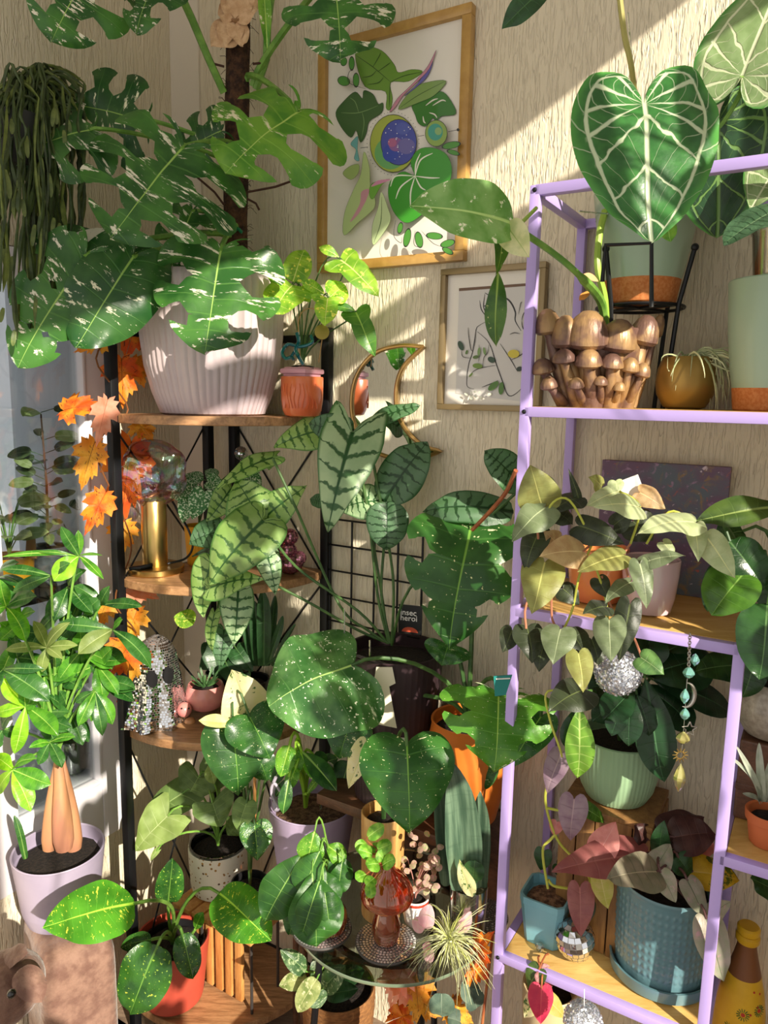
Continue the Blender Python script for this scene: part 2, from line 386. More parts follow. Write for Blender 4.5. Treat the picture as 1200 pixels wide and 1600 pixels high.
# ================================================================== STRUCTURE
def thinglass(name, tint='f4f8f8', refl=.10, rough=.02):
    if name in MATS: return MATS[name]
    g = NT(name); t = g.n('BsdfTransparent', None, Color=srgb(tint)); gl = g.n('BsdfGlossy', None, Roughness=rough)
    f = g.math('ADD', g.math('MULTIPLY', g.n('LayerWeight', None, Blend=.3).outputs[1], .75), refl, True)
    g.t.links.new(g.n('MixShader', None, i0=f, i1=t.outputs[0], i2=gl.outputs[0]).outputs[0], g.o.inputs[0])
    MATS[name] = g.m; return g.m
def wallpaper(name, col, d=.0022):
    g = NT(name); tc = g.n('TexCoord').outputs['Object']
    v = g.n('Mapping', None, Vector=tc, Rotation=(0, 0, math.radians(30.8))).outputs[0]
    v1 = g.n('Mapping', None, Vector=v, Scale=(150, 150, 20)).outputs[0]; v2 = g.n('Mapping', None, Vector=v, Scale=(260, 260, 60)).outputs[0]
    a = g.ramp(g.noise(v1, 1.0, 2.0, .55, .5), .42, .56); b = g.noise(v2, 1.0, 2.0)
    h = g.math('ADD', g.math('MULTIPLY', a, .7), g.math('MULTIPLY', b, .45))
    big = g.noise(g.n('Mapping', None, Vector=v, Scale=(3, 3, 2)).outputs[0], 1.0, 2.0)
    bs = g.bsdf(Base_Color=g.mix(big, srgb(col), srgb('dccfb4')), Roughness=.75)
    g.t.links.new(g.n('Bump', None, Strength=1.0, Distance=d, Height=h).outputs[0], bs.inputs['Normal'])
    return g.m
M_WP = wallpaper('wallpaper', 'e8ddc4')
M_PAINT = mat('cream_paint', 'e0d6c6', .6, bump=.0006, bscale=30, stretch=(12, 12, 1))
M_FLOOR = wood('floor_wood', '6f5b4c', '9a846f', (2, 16, 16), .5, .1, math.radians(30))
M_CEIL = mat('ceiling_paint', 'e8e2d8', .8)
TW = -.15
def slab(name, a, b, m):                               # box between (t,n,z) corners
    c = T((a[0] + b[0]) / 2, (a[1] + b[1]) / 2, (a[2] + b[2]) / 2)
    o = MB().box(c, abs(b[0] - a[0]), abs(b[1] - a[1]), abs(b[2] - a[2])).out(name, m, None, False)
    return tag(o, kind='structure')
fl = slab('floor', (-.6, -.1, -.05), (2.05, 3.2, -.03), mat('subfloor', '3a2f28', .8))
k = 0
for i in range(-5, 17):
    for j in range(4):
        a0 = -.58 + i * 0; x0 = -.55 + (i + 5) * .118; y0 = -.06 + j * .84 - (.42 if i % 2 else 0)
        if x0 > 2: continue
        o = MB().box(T(x0 + .0585, max(.0, y0 + .42), -.015), .1165, .836, .03, bev=.0012).out('plank', M_FLOOR, fl, False)
slab('wall_back', (TW - .1, -.1, 0), (2.05, 0, 3.1), M_WP)
def AL(x, y, t):                                       # on a plane parallel to the left wall
    d = ray(x, y); Q = T(t, 0, 0); return EYE + d * ((Q - EYE).dot(UR) / d.dot(UR))
def ln(P): return (P - C0).dot(UL)
CR, CP, CL = ln(AL(205, 1200, TW)), ln(AL(158, 1222, TW)), ln(AL(22, 1200, TW)); CZ = AL(158, 1222, TW).z; CT = AL(40, 388, TW).z; CE = CL + .12; CB = CZ - .16
wl = MB()
def wb(l0, l1, z0, z1): wl.box(T(TW - .05, (l0 + l1) / 2, (z0 + z1) / 2), .1, l1 - l0, z1 - z0)
wb(0, CR, 0, 3.1); wb(CR, CE, CT, 3.1); wb(CR, CE, 0, CB); wb(CE, 1.45, 0, 3.1)
tag(wl.out('wall_left', M_WP, None, False), kind='structure')
slab('trim_1', (TW, .0005, .0), (-.05, .006, 3.05), M_PAINT)
slab('ceiling', (-.16, -.1, 3.05), (2.05, 2.1, 3.1), M_CEIL)
# side wall with the tall window the sun comes through
ws = MB(); TS = 1.95
def wsb(n0, n1, z0, z1): ws.box(T(TS + .05, (n0 + n1) / 2, (z0 + z1) / 2), .1, n1 - n0, z1 - z0)
wsb(-.1, .22, 0, 3.05); wsb(.22, 2.3, 0, .55); wsb(.22, 2.3, 2.885, 3.05); wsb(2.3, 2.6, 0, 3.05)
tag(ws.out('wall_right', M_CEIL, None, False), kind='structure')
win = MB()
win.box(T(TS + .05, .96, 1.75), .05, .05, 2.4); win.box(T(TS + .05, 1.70, 1.75), .05, .05, 2.4); win.box(T(TS + .05, 1.26, 2.63), .05, 2.08, .06)
for z in (.58, 2.865): win.box(T(TS + .05, 1.26, z), .05, 2.08, .04)
w1 = tag(win.out('window_1', M_WHITE, None, False), kind='structure')
cu = MB(); nn = 60; cv = [T(TS - .05 + .025 * math.sin(i * .9), lerp(.2, .53, i / nn), z) for z in (.45, 2.62) for i in range(nn + 1)]  # unseen curtain, added to keep the sun off the lower back wall
cu.add(cv, [[i, i + 1, nn + 2 + i, nn + 1 + i] for i in range(nn)]); co_ = cu.out('curtain', mat('sun_shade_cloth', 'd8cdb8', .9), w1); md = co_.modifiers.new('solid', 'SOLIDIFY'); md.thickness = .004

# ------------------------------------------------------------------ glazed cabinet set in the left wall
M_CABW = mat('cabinet_white', 'e9e5ea', .35, coat=.2); M_GLASS = thinglass('clear_glass', refl=.06)
M_CABIN = mat('cabinet_inside', 'd6d8da', .5)
g = NT('light_back_sheet'); g.t.links.new(g.n('MixShader', None, i0=.75, i1=g.n('BsdfDiffuse', None, Color=srgb('e8eaee')).outputs[0], i2=g.n('BsdfTranslucent', None, Color=srgb('f4f6fa')).outputs[0]).outputs[0], g.o.inputs[0]); M_LITBACK = g.m  # translucent cabinet back, added so outside light brightens the interior
cb = thing('display_cabinet', T(TW - .02, (CR + CE) / 2, CB), 'white framed glass display cabinet full of plants left of the black shelf', 'cabinet')
def cbx(name, l0, l1, z0, z1, t0, t1, m=M_CABW, bev=.003): return MB().box(T((t0 + t1) / 2, (l0 + l1) / 2, (z0 + z1) / 2), t1 - t0, l1 - l0, z1 - z0, bev=bev).out(name, m, cb)
e_ = .002
cbx('stile', CR + e_, CP, CB + e_, CT - e_, TW - .03, TW + .008); cbx('stile', CL, CE - e_, CB + e_, CT - e_, TW - .03, TW + .008)
cbx('rail', CP, CL, CB + e_, CZ, TW - .03, TW + .006); cbx('rail', CP, CL, CT - .075, CT - e_, TW - .03, TW + .006)
cbx('bead', CP, CP + .01, CZ, CT - .075, TW - .02, TW + .011); cbx('bead', CP + .01, CL, CZ, CZ + .01, TW - .02, TW + .011)
cbx('glass_pane', CP, CL, CZ, CT - .075, TW - .014, TW - .010, M_GLASS, 0)
cbx('back_panel', CR + e_, CE - e_, CB + e_, CT - e_, TW - .446, TW - .44, M_LITBACK)
cbx('side_panel', CR + e_, CR + .01, CB + e_, CT - e_, TW - .44, TW - .03, M_CABIN); cbx('side_panel', CE - .01, CE - e_, CB + e_, CT - e_, TW - .44, TW - .03, M_CABIN)
cbx('bottom_panel', CR + .01, CE - .01, CB + e_, CZ, TW - .44, TW - .03); cbx('top_panel', CR + .01, CE - .01, CT - .02, CT - e_, TW - .44, TW - .03)
CS = AL(85, 912, TW - .12).z
cbx('shelf', CR + .012, CE - .012, CS - .015, CS, TW - .43, TW - .035, M_BLACKM)

# ------------------------------------------------------------------ black corner shelf
M_TIER = wood('shelf_wood', '85603f', 'b98c62', (3, 26, 10), .45, .1, math.radians(30)); M_TIERL = M_TIER
cs = thing('corner_shelf', T(.15, .15, 0), 'black metal corner shelf with quarter-round brown wooden tiers', 'shelf')
PW = .022
for t, n, zt in ((.012, .36, 1.77), (.36, .0125, 1.80), (.012, .06, 1.80), (.06, .0125, 1.80)):
    MB().bar(T(t, n, 0.0), T(t, n, zt), PW, bev=.002).out('post', M_BLACKM, cs)
def tier(z):
    pl = [(.012, .012), (.012, .352)]
    for i in range(15):
        a = math.radians(90 - i * 90 / 14); r = .352 + .035 * math.sin(2 * (a)); pl.append((max(.012, r * math.cos(a)), max(.012, r * math.sin(a))))
    pl.append((.352, .012)); mb = MB(); mb.prism(pl[::-1], .021, UR, UL, Vector((0, 0, 1)), T(0, 0, z - .021))
    o = mb.out('tier', M_TIER, cs, False); md = o.modifiers.new('bevel', 'BEVEL'); md.width = .0025; md.segments = 2; return o
TZ = (1.590, 1.205, .830, .070)
for z in TZ:
    tier(z)
    for a, b in (((.008, .36), (.008, .06)), ((.36, .008), (.06, .008))): MB().bar(T(*a, z - .012), T(*b, z - .012), .018).out('rail', M_BLACKM, cs)
for a, b in (((.008, .36), (.008, .06)), ((.36, .008), (.06, .008))): MB().bar(T(*a, 1.775), T(*b, 1.775), .018).out('rail', M_BLACKM, cs)
for z0, z1 in ((1.18, 1.56), (.80, 1.18), (.08, .80)):
    for a, b in (((.004, .352), (.004, .06)), ((.352, .004), (.06, .004))):
        MB().tube([T(*a, z0), T(*b, z1)], .0026, 6).out('brace', M_BLACKM, cs); MB().tube([T(*a, z1), T(*b, z0)], .0026, 6).out('brace', M_BLACKM, cs)

# ------------------------------------------------------------------ lilac shelving
M_LIL = mat('lilac_metal', 'b9a3e3', .42, coat=.1); M_BOARD = wood('pale_board', 'c79a52', 'd9b46e', (2, 12, 12), .5, .1, math.radians(30))
ls = thing('lilac_shelving', T(1.3, .14, 0), 'lilac metal shelving with staggered pale wooden boards against the wall', 'shelf')
LT = (.964, 1.325, 1.70); LN = (.28, .016); LW = .017
def lbar(a, b, name='rail'): return MB().bar(T(*a), T(*b), LW, bev=.0015).out(name, M_LIL, ls)
for n in LN:
    lbar((LT[0], n, 0), (LT[0], n, 1.983), 'post'); lbar((LT[1], n, 0), (LT[1], n, 1.277), 'post'); lbar((LT[2], n, 0), (LT[2], n, 1.983), 'post')
    lbar((LT[0], n, 1.975), (LT[2], n, 1.975)); lbar((LT[0], n, 1.619), (LT[2], n, 1.619)); lbar((LT[0], n, 1.268), (LT[1], n, 1.268))
    lbar((LT[1], n, .921), (LT[2], n, .921)); lbar((LT[0], n, .585), (LT[1], n, .585)); lbar((LT[0], n, .12), (LT[2], n, .12)); lbar((LT[1], n, .403), (LT[2], n, .403))
for t in (LT[0], LT[2]): lbar((t, LN[0], 1.975), (t, LN[1], 1.975)); lbar((t, LN[0], 1.619), (t, LN[1], 1.619)); lbar((t, LN[0], .12), (t, LN[1], .12))
for t, z in ((LT[0], 1.268), (LT[1], 1.268), (LT[1], .921), (LT[2], .921), (LT[0], .585), (LT[1], .585)): lbar((t, LN[0], z), (t, LN[1], z))
def board(t0, t1, z): MB().box(T((t0 + t1) / 2, .148, z), t1 - t0, .25, .014, bev=.001).out('board', M_BOARD, ls)
board(LT[1] + .009, LT[2] - .009, .405); board(LT[0] + .009, LT[2] - .009, .122); board(LT[0] + .009, LT[2] - .009, 1.621); board(LT[0] + .009, LT[1] + .012, 1.2705); board(LT[1] + .009, LT[2] - .009, .923); board(LT[0] + .009, LT[1] - .009, .587)
for z in (1.975, 1.619, .585): MB().ball(T(LT[0], LN[0] + LW / 2, z), .004, 8, 6).out('screw', M_BLACKM, ls)
LZ = (1.628, 1.2775, .930, .594)

# ------------------------------------------------------------------ pictures on the back wall
M_GOLDF = wood('gold_frame', 'a97f3c', 'c39a52', (2, 2, 2), .4, .3); M_CHAMP = mat('champagne_frame', '93805d', .38, .55, bump=.0002)
M_PAPER = mat('print_paper', 'ece6da', .35, coat=.35); M_MAT2 = mat('passepartout', 'e9e2d4', .6)
INK = {}
def ink(h):
    return mat('ink_' + h, h, .45, coat=.3)
class Flat:
    def __init__(s, n): s.v, s.f, s.m, s.mats, s.n, s.k = [], [], [], [], n, 0
    def poly(s, pts, col, up=True):
        s.k += 1; b = len(s.v); m = ink(col)
        if m not in s.mats: s.mats.append(m)
        ps = [AW(x, y, s.n + .00015 * s.k) for x, y in pts]; s.v += ps; s.f.append(list(range(b, b + len(ps)))); s.m.append(s.mats.index(m)); return s
    def blob(s, pts, col, line=None, lw=.8):
        P = [(p.x, p.y) for p in crom([(x, y, 0) for x, y in pts], 4, True)]
        if line: s.stroke(P + [P[0]], lw, line)
        s.poly(P, col); 
        return s
    def ell(s, cx, cy, rx, ry, col, line=None, rot=0):
        c, n_ = math.cos(rot), math.sin(rot); f = lambda k_: [(cx + rx * k_ * math.cos(i * PI / 14) * c - ry * k_ * math.sin(i * PI / 14) * n_, cy + rx * k_ * math.cos(i * PI / 14) * n_ + ry * k_ * math.sin(i * PI / 14) * c) for i in range(28)]
        if line: s.poly(f(1 + .8 / max(3, min(rx, ry))), line)
        return s.poly(f(1), col)
    def stroke(s, pts, w, col, taper=False):
        P = [Vector((p[0], p[1])) for p in pts]; n = len(P); L, R = [], []
        s.k += 1; m = ink(col)
        if m not in s.mats: s.mats.append(m)
        b = len(s.v)
        for i, p in enumerate(P):
            d = P[min(i + 1, n - 1)] - P[max(i - 1, 0)]; d = Vector((-d.y, d.x)); d = d.normalized() if d.length > 0 else Vector((0, 1))
            ww = w * .5 * ((.3 + .7 * math.sin(PI * i / (n - 1))) if taper else 1)
            s.v += [AW(*(p + d * ww), s.n + .00015 * s.k), AW(*(p - d * ww), s.n + .00015 * s.k)]
        for i in range(n - 1): s.f.append([b + 2 * i, b + 2 * i + 1, b + 2 * i + 3, b + 2 * i + 2]); s.m.append(s.mats.index(m))
        return s
    def curve(s, pts, w, col): return s.stroke([(p.x, p.y) for p in crom([(x, y, 0) for x, y in pts], 6)], w, col, True)
    def out(s, name, parent):
        o = mesh(name, s.v, s.f, s.mats, parent, False, None, None, s.m); return o
def picture(name, label, t0, t1, z0, z1, fw, fm, dep=.022):
    r = thing(name, T((t0 + t1) / 2, .002, z0), label, 'picture')
    for a, b, c, d in ((t0, t1, z1 - fw, z1), (t0, t1, z0, z0 + fw), (t0, t0 + fw, z0 + fw, z1 - fw), (t1 - fw, t1, z0 + fw, z1 - fw)):
        MB().box(T((a + b) / 2, .001 + dep / 2, (c + d) / 2), b - a, dep, d - c, bev=.0015).out('frame_side', fm, r)
    MB().box(T((t0 + t1) / 2, .006, (z0 + z1) / 2), t1 - t0 - fw, .008, z1 - z0 - fw).out('paper', M_PAPER, r, False)
    return r
p1 = picture('framed_print', 'large gold framed botanical print with planets on the wall', .335, .715, 1.927, 2.425, .021, M_GOLDF)
F1 = Flat(.0105)
def q1(L): return [(500 + x / 3.635, y / 3.635) for x, y in L]
BK = '23261f'
F1.blob(q1([(200, 310), (260, 266), (350, 288), (420, 365), (445, 412), (520, 395), (582, 408), (500, 462), (402, 468), (412, 560), (398, 622), (375, 610), (372, 520), (255, 490)]), '6f9a38', BK)
for a in ([(205, 315), (300, 380), (400, 465)], [(400, 465), (480, 430), (575, 410)], [(400, 465), (395, 540), (395, 610)], [(300, 380), (330, 330), (345, 300)], [(330, 405), (380, 370), (400, 355)], [(320, 400), (290, 430), (240, 440)], [(360, 440), (330, 470), (270, 480)]): F1.curve(q1(a), 1.1, '2c4a1c')
F1.blob(q1([(90, 640), (140, 570), (200, 522), (240, 560), (250, 515), (300, 535), (330, 590), (357, 585), (350, 640), (280, 690), (262, 760), (230, 808), (205, 740), (175, 780), (120, 720)]), '3f6530', BK)
for a in ([(120, 640), (220, 640), (330, 600)], [(220, 640), (200, 580), (170, 555)], [(240, 640), (250, 700), (235, 790)]): F1.curve(q1(a), 1.2, '7fa062')
F1.blob(q1([(522, 600), (560, 572), (640, 540), (690, 520), (735, 560), (772, 645), (690, 660), (660, 690), (640, 670), (600, 716), (560, 700), (540, 650)]), '3c7a2c', BK)
for a in ([(600, 600), (640, 570), (670, 560)], [(640, 600), (690, 570), (715, 575)], [(585, 660), (590, 690), (600, 700)], [(620, 640), (650, 650), (665, 670)]): F1.curve(q1(a), 2.2, 'e8e2d4')
F1.blob(q1([(445, 620), (520, 512), (600, 470), (716, 460), (650, 540), (560, 582)]), '82a058', BK); F1.curve(q1([(450, 615), (560, 540), (710, 462)]), 1, '3e5a28')
F1.blob(q1([(480, 545), (555, 475), (600, 400), (640, 330), (632, 385), (600, 445), (540, 500)]), '6c66ae', BK)
F1.blob(q1([(395, 637), (440, 560), (520, 482), (610, 380), (660, 284), (620, 390), (545, 470), (470, 545), (430, 605)]), 'c78a9d', BK)
F1.ell(500 + 415 / 3.635, 815 / 3.635, 129 / 3.635, 162 / 3.635, 'a9b64a', BK); F1.ell(500 + 400 / 3.635, 870 / 3.635, 90 / 3.635, 92 / 3.635, '6fae6a')
F1.ell(500 + 447 / 3.635, 808 / 3.635, 100 / 3.635, 128 / 3.635, '4a54a8', BK)
for x, y, a, b, c in ((400, 870, 45, 50, '3c4fae'), (430, 820, 40, 40, '8a5f9c'), (490, 830, 50, 45, '6f6aa8'), (470, 730, 40, 35, '5561b0'), (410, 810, 25, 25, 'b0668f')): F1.ell(500 + x / 3.635, y / 3.635, a / 3.635, b / 3.635, c)
rg = random.Random(3)
for i in range(26): a = rg.uniform(0, 6.28); d = rg.random() ** .5; F1.ell(500 + (447 + 90 * d * math.cos(a)) / 3.635, (808 + 112 * d * math.sin(a)) / 3.635, rg.uniform(.4, 1.1), rg.uniform(.4, 1.1), 'e9e6f0')
for i in range(46): a = i / 46 * 6.283; F1.ell(500 + (415 + 148 * math.cos(a)) / 3.635, (815 + 180 * math.sin(a)) / 3.635, .55, .6, BK)
F1.ell(500 + 660 / 3.635, 757 / 3.635, 61 / 3.635, 73 / 3.635, '8aa84e', BK); F1.ell(500 + 655 / 3.635, 750 / 3.635, 42 / 3.635, 48 / 3.635, '3f9a88'); F1.ell(500 + 672 / 3.635, 745 / 3.635, 20 / 3.635, 22 / 3.635, '8ab070')
F1.blob(q1([(175, 820), (195, 790), (215, 778), (212, 850), (222, 912), (195, 900), (205, 850)]), '6fb0b0', BK)
for a in ([(230, 840), (272, 835)], [(555, 775), (592, 768)], [(728, 748), (778, 738)]): F1.stroke(q1(a), .8, BK)
F1.ell(500 + 784 / 3.635, 737 / 3.635, 2.2, 2.4, BK)
F1.blob(q1([(390, 1120), (400, 1030), (470, 975), (535, 995), (515, 920), (560, 850), (640, 840), (720, 880), (748, 980), (700, 1100), (600, 1200), (500, 1265), (430, 1220)]), '3d962a', BK)
for a in ([(540, 1000), (430, 1000), (400, 1060)], [(540, 1000), (460, 1060), (430, 1130)], [(540, 1000), (515, 1090), (515, 1180)], [(540, 1000), (545, 930), (570, 870)], [(540, 1000), (570, 910), (640, 870)], [(540, 1000), (620, 1010), (680, 1010)], [(540, 1000), (570, 1060), (600, 1080)]): F1.curve(q1(a), 2.4, 'e9ecd8')
F1.blob(q1([(136, 1335), (140, 1210), (190, 1080), (232, 990), (250, 862), (280, 950), (285, 1060), (312, 1130), (300, 1190), (215, 1265)]), 'b4c886', '4a6a2c')
F1.blob(q1([(170, 1260), (225, 1160), (235, 1090), (280, 1075), (265, 1130), (245, 1170), (215, 1220)]), 'c9929e'); F1.blob(q1([(280, 1095), (300, 1040), (395, 1018), (350, 1050), (300, 1130)]), '6fa83e', '3c5a24'); F1.blob(q1([(290, 1060), (330, 1025), (402, 1020), (340, 1045)]), 'd48fae')
F1.blob(q1([(302, 1390), (297, 1285), (330, 1180), (348, 1090), (385, 1180), (400, 1250), (352, 1335)]), 'c6d8a0', '3c5a24'); F1.curve(q1([(305, 1380), (345, 1260), (350, 1120)]), 1, '3c5a24')
F1.blob(q1([(130, 985), (170, 945), (220, 935), (215, 985), (175, 1020)]), '9db56a', BK)
for x, y, a, b, r_ in ((135, 460, 33, 25, .3), (205, 455, 16, 36, 0), (180, 360, 14, 34, 0), (135, 350, 16, 22, .2), (495, 1350, 18, 48, .2), (562, 1362, 20, 42, -.2), (455, 1295, 13, 28, .2), (650, 1340, 42, 18, .1), (725, 1383, 38, 18, -.3), (725, 1425, 30, 14, .5), (745, 825, 48, 18, -.2), (757, 866, 32, 12, .3)): F1.ell(500 + x / 3.635, y / 3.635, a / 3.635, b / 3.635, '4c8f34', BK, r_)
for a in ([(190, 400), (165, 410), (165, 470), (260, 505)], [(575, 1310), (640, 1380), (690, 1400)], [(430, 1250), (420, 1340), (460, 1380), (465, 1345)], [(540, 1310), (535, 1390), (580, 1405)]): F1.curve(q1(a), .9, BK)
F1.out('artwork', p1)

p2 = picture('framed_drawing', 'champagne framed line drawing of a seated figure with leaves behind lilac post', .663, .897, 1.614, 1.912, .0125, M_CHAMP)
F2 = Flat(.0105)
def q2(L): return [(680 + x / 5.925, 390 + y / 5.925) for x, y in L]
F2.poly(q2([(220, 385), (930, 330), (905, 1420), (190, 1330)]), 'd3d0cc'); F2.poly(q2([(220, 358), (935, 305), (935, 330), (220, 385)]), '6b4d33')
for w, a in ((2.6, [(460, 400), (520, 430), (640, 445), (700, 490), (742, 580), (742, 660), (795, 752)]), (1.5, [(412, 470), (430, 560), (492, 640)]), (1.5, [(460, 410), (448, 530), (482, 600)]), (2, [(450, 525), (495, 510)]), (2, [(480, 585), (520, 555)]), (1.2, [(492, 655), (410, 700), (380, 735), (362, 850), (342, 960), (310, 1060), (292, 1200), (300, 1270), (362, 1292)]), (1.5, [(390, 760), (480, 840), (522, 920), (562, 1050), (622, 1220), (662, 1330), (702, 1355), (762, 1320), (830, 1250)]), (1.3, [(600, 870), (700, 1020), (762, 1130)]), (1.2, [(700, 1022), (800, 970), (850, 900)]), (1.0, [(312, 1180), (362, 1120), (450, 1090), (560, 1072)]), (1.3, [(430, 1275), (520, 1240), (582, 1212)]), (1.3, [(690, 785), (730, 770), (785, 778)]), (1.0, [(770, 600), (790, 500), (805, 485)]), (1.2, [(800, 660), (815, 600), (860, 530)]), (1.5, [(800, 660), (810, 720), (840, 770)]), (1.2, [(305, 720), (310, 800), (330, 920), (350, 940)]), (1.0, [(345, 940), (365, 850), (375, 740)]), (1.0, [(245, 930), (255, 990), (330, 1005)]), (1.0, [(440, 1090), (450, 1000), (485, 950), (495, 880)]), (1.0, [(400, 1040), (410, 960), (405, 880)])): F2.curve(q2(a), w, '1d1a18')
for x, y, a, b, r_, c in ((237, 890, 24, 46, -.4, '2f4a34'), (290, 950, 10, 22, .3, '5a7a3a'), (375, 995, 28, 16, -.2, '55702f'), (392, 1077, 46, 24, .1, '6f8f34'), (520, 1020, 36, 26, .5, '2f4a34'), (405, 945, 14, 40, .1, '7a9a5a'), (455, 940, 12, 36, -.2, '7a9a5a'), (538, 1262, 60, 28, -.7, '4f7a2c'), (610, 1285, 24, 58, .1, '4f7a2c'), (780, 1105, 30, 22, -.3, '24352a'), (330, 1160, 24, 9, -.8, '6f8f34')): F2.ell(680 + x / 5.925, 390 + y / 5.925, a / 5.925, b / 5.925, c, None, r_)
F2.ell(680 + 725 / 5.925, 390 + 965 / 5.925, 9, 6.5, 'd3c23a')
for i in range(14): F2.ell(680 + rg.uniform(250, 520) / 5.925, 390 + rg.uniform(1290, 1390) / 5.925, rg.uniform(1, 4.5), rg.uniform(1, 3), rg.choice(['e9ead8', 'dfe3cf', 'f0efe4']), None, rg.uniform(0, 3))
F2.out('artwork', p2)

# moon mirror
mm = thing('moon_mirror', AW(610, 715, .002), 'crescent moon mirror with thin gold rim on the wall', 'mirror')
oc = [(p.x, p.y) for p in crom([(x, y, 0) for x, y in [(661, 542), (625, 540), (585, 552), (558, 585), (549, 628), (556, 670), (580, 702), (615, 716), (655, 716), (689, 705)]], 5)]
ic = [(p.x, p.y) for p in crom([(x, y, 0) for x, y in [(689, 705), (660, 696), (634, 672), (620, 640), (620, 600), (632, 570), (661, 542)]], 5)]
lp = oc + ic[1:-1]; n_ = len(lp)
fr = [AW(x, y, .020) for x, y in lp]; bk = [p - UL * .018 for p in fr]
mesh('backing', fr + bk, [list(range(n_, 2 * n_))] + [[i, (i + 1) % n_, n_ + (i + 1) % n_, n_ + i] for i in range(n_)], M_CHAMP, mm, False)
mesh('mirror_glass', [AW(x, y, .018) for x, y in lp], [list(range(n_))], mat('mirror', 'e8ecec', .02, 1.), mm, False)
M_RIM = mat('gold_rim', 'b39059', .3, .8)
MB().tube([AW(x, y, .020) for x, y in lp + [lp[0], lp[1]]], .0048, 8).out('rim', M_RIM, mm)
# black wire grid on the wall and the little book card
gr = thing('wire_grid', AW(560, 985, .01), 'black wire grid trellis against the wall beside the moon mirror', 'trellis')
a0, a1 = tz(AW(516, 900, .01))[0], tz(AW(660, 900, .01))[0]; b0, b1 = .95, tz(AW(560, 815, .01))[1]
for i in range(5): t = lerp(a0, a1, i / 4); MB().tube([T(t, .012, b0), T(t, .012, b1)], .0028, 6).out('wire', M_BLACKM, gr)
for i in range(7): z = lerp(b0, b1, i / 6); MB().tube([T(a0, .016, z), T(a1, .016, z)], .0026, 6).out('wire', M_BLACKM, gr)

# unseen hanging plant, added at the side window to dapple the sun
hp = thing('added_dapple_plant', T(1.80, 1.0, 2.3), 'unseen leafy plant added beyond the right edge to dapple the sun', 'plant')
MB().lathe(T(1.80, 1.0, 2.28), [(.05, 0), (.08, .03), (.1, .12), (.095, .12), (.07, .04), (.001, .03)], 24).out('pot', mat('basket_brown', '7a5a3c', .8), hp)
MB().tube([T(1.80, 1.0, 2.36), T(1.80, 1.0, 3.05)], .003, 6).out('cord', M_BLACKM, hp)
L_WIN = leafmat('dapple_leaf', '3a6a2c', '4f803a', .4, .3, rib=('7aa458', .02)); rg = random.Random(31)
for i in range(46):
    n_ = rg.uniform(.52, 1.5); z_ = rg.uniform(1.0, 2.5); b = T(1.80 + rg.uniform(-.06, .06), n_, z_); a = rg.uniform(-2.6, -.5)
    e = b + UL * (.12 * math.cos(a)) + Vector((0, 0, .13 * math.sin(a))); leaf(hp, 'heart', L_WIN, b, e, rg.uniform(.08, .13), face=UR)
    MB().tube(bez(T(1.80, 1.0, 2.38), T(1.80, lerp(1.0, n_, .7), max(z_ + .1, 2.45)), b, 6), .002, 5).out('stem', M_STEMD, hp)

# ================================================================== LEFT: corner shelf and what stands on it
def SP(px, z, n):                                      # pixel column px at height z, n in front of the back wall
    y = 800.0
    for _ in range(30): P = AW(px, y, n); y += (P.z - z) * FPX / (P - EYE).dot(FW)
    return AW(px, y, n)
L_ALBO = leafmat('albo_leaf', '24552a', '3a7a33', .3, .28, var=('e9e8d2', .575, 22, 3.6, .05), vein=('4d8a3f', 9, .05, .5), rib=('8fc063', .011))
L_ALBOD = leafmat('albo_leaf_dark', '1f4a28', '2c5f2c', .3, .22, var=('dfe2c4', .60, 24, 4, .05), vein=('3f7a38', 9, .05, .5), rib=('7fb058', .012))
L_ALBOL = leafmat('albo_leaf_sunlit', '3f8a2c', '6aa83e', .32, .32, var=('eceac8', .60, 14, 3, .06), vein=('7fbc4f', 9, .05, .5), rib=('a9d070', .012))  # brighter green: sunlight on the leaf put into its colour
L_ALBOW = leafmat('albo_leaf_white', 'd8d6bd', 'e6e2cf', .4, .35, var=('55803f', .6, 10, 3, .05), rib=('b9c88a', .012))
M_RIBP = mat('ribbed_lilac_pot', 'c9b9ba', .42, col2='bcacb2', cscale=5, coat=.15)
mo = thing('monstera_plant', SP(334, TZ[0], .185), 'huge variegated monstera in a ribbed pale mauve pot on the top tier', 'plant')
mc = SP(334, TZ[0], .185) ; mc.z = TZ[0]
pr = [(.112, 0), (.122, .004), (.140, .05), (.156, .11), (.164, .18), (.167, .24), (.166, .29), (.163, .31)]
pr = [(r * .985, z) for r, z in pr]
pot(mo, mc, .16, .12, .31, M_RIBP, seg=208, prof=pr, rf=lambda th, z: 1 + .030 * abs(math.sin(th * 28)) - .015, depth=.86)
soil(mo, mc + Vector((0, 0, .268)), .152)
M_COIR = mat('coir', '5a3d29', .95, bump=.006, bscale=160, col2='33211a', cscale=60)
PX0 = A(366, 470, 1.80)
pole = MB(); pts = [A(lerp(366, 374, i / 12), lerp(480, -70, i / 12), 1.80) for i in range(13)]
pole.tube(pts, [PX(19, p) * random.uniform(.95, 1.08) for p in pts], 14); mp = pole.out('moss_pole', M_COIR, mo)
fib = MB(); rg = random.Random(5)
for i in range(150):
    p = pts[0].lerp(pts[-1], rg.random()); a = rg.uniform(0, 6.28); d = Vector((math.cos(a), math.sin(a), rg.uniform(-.8, .8))); q = p + Vector((math.cos(a), math.sin(a), 0)) * .027
    fib.tube([q, q + d * .008 + Vector((0, 0, .004)), q + d * rg.uniform(.012, .022)], .0006, 3)
tag(fib.out('coir_fibres', M_COIR, mp), kind='stuff')
tube(mo, [A(352 + i * 2.4, 360 - 3 * math.sin(i), 1.765) for i in range(12)], .004, mat('green_tie', '1f7a52', .5), 'tie')
ME = dict(lobes=4, depth=.26, cup=.36, fold=.1, wave=.03, curl=.06)
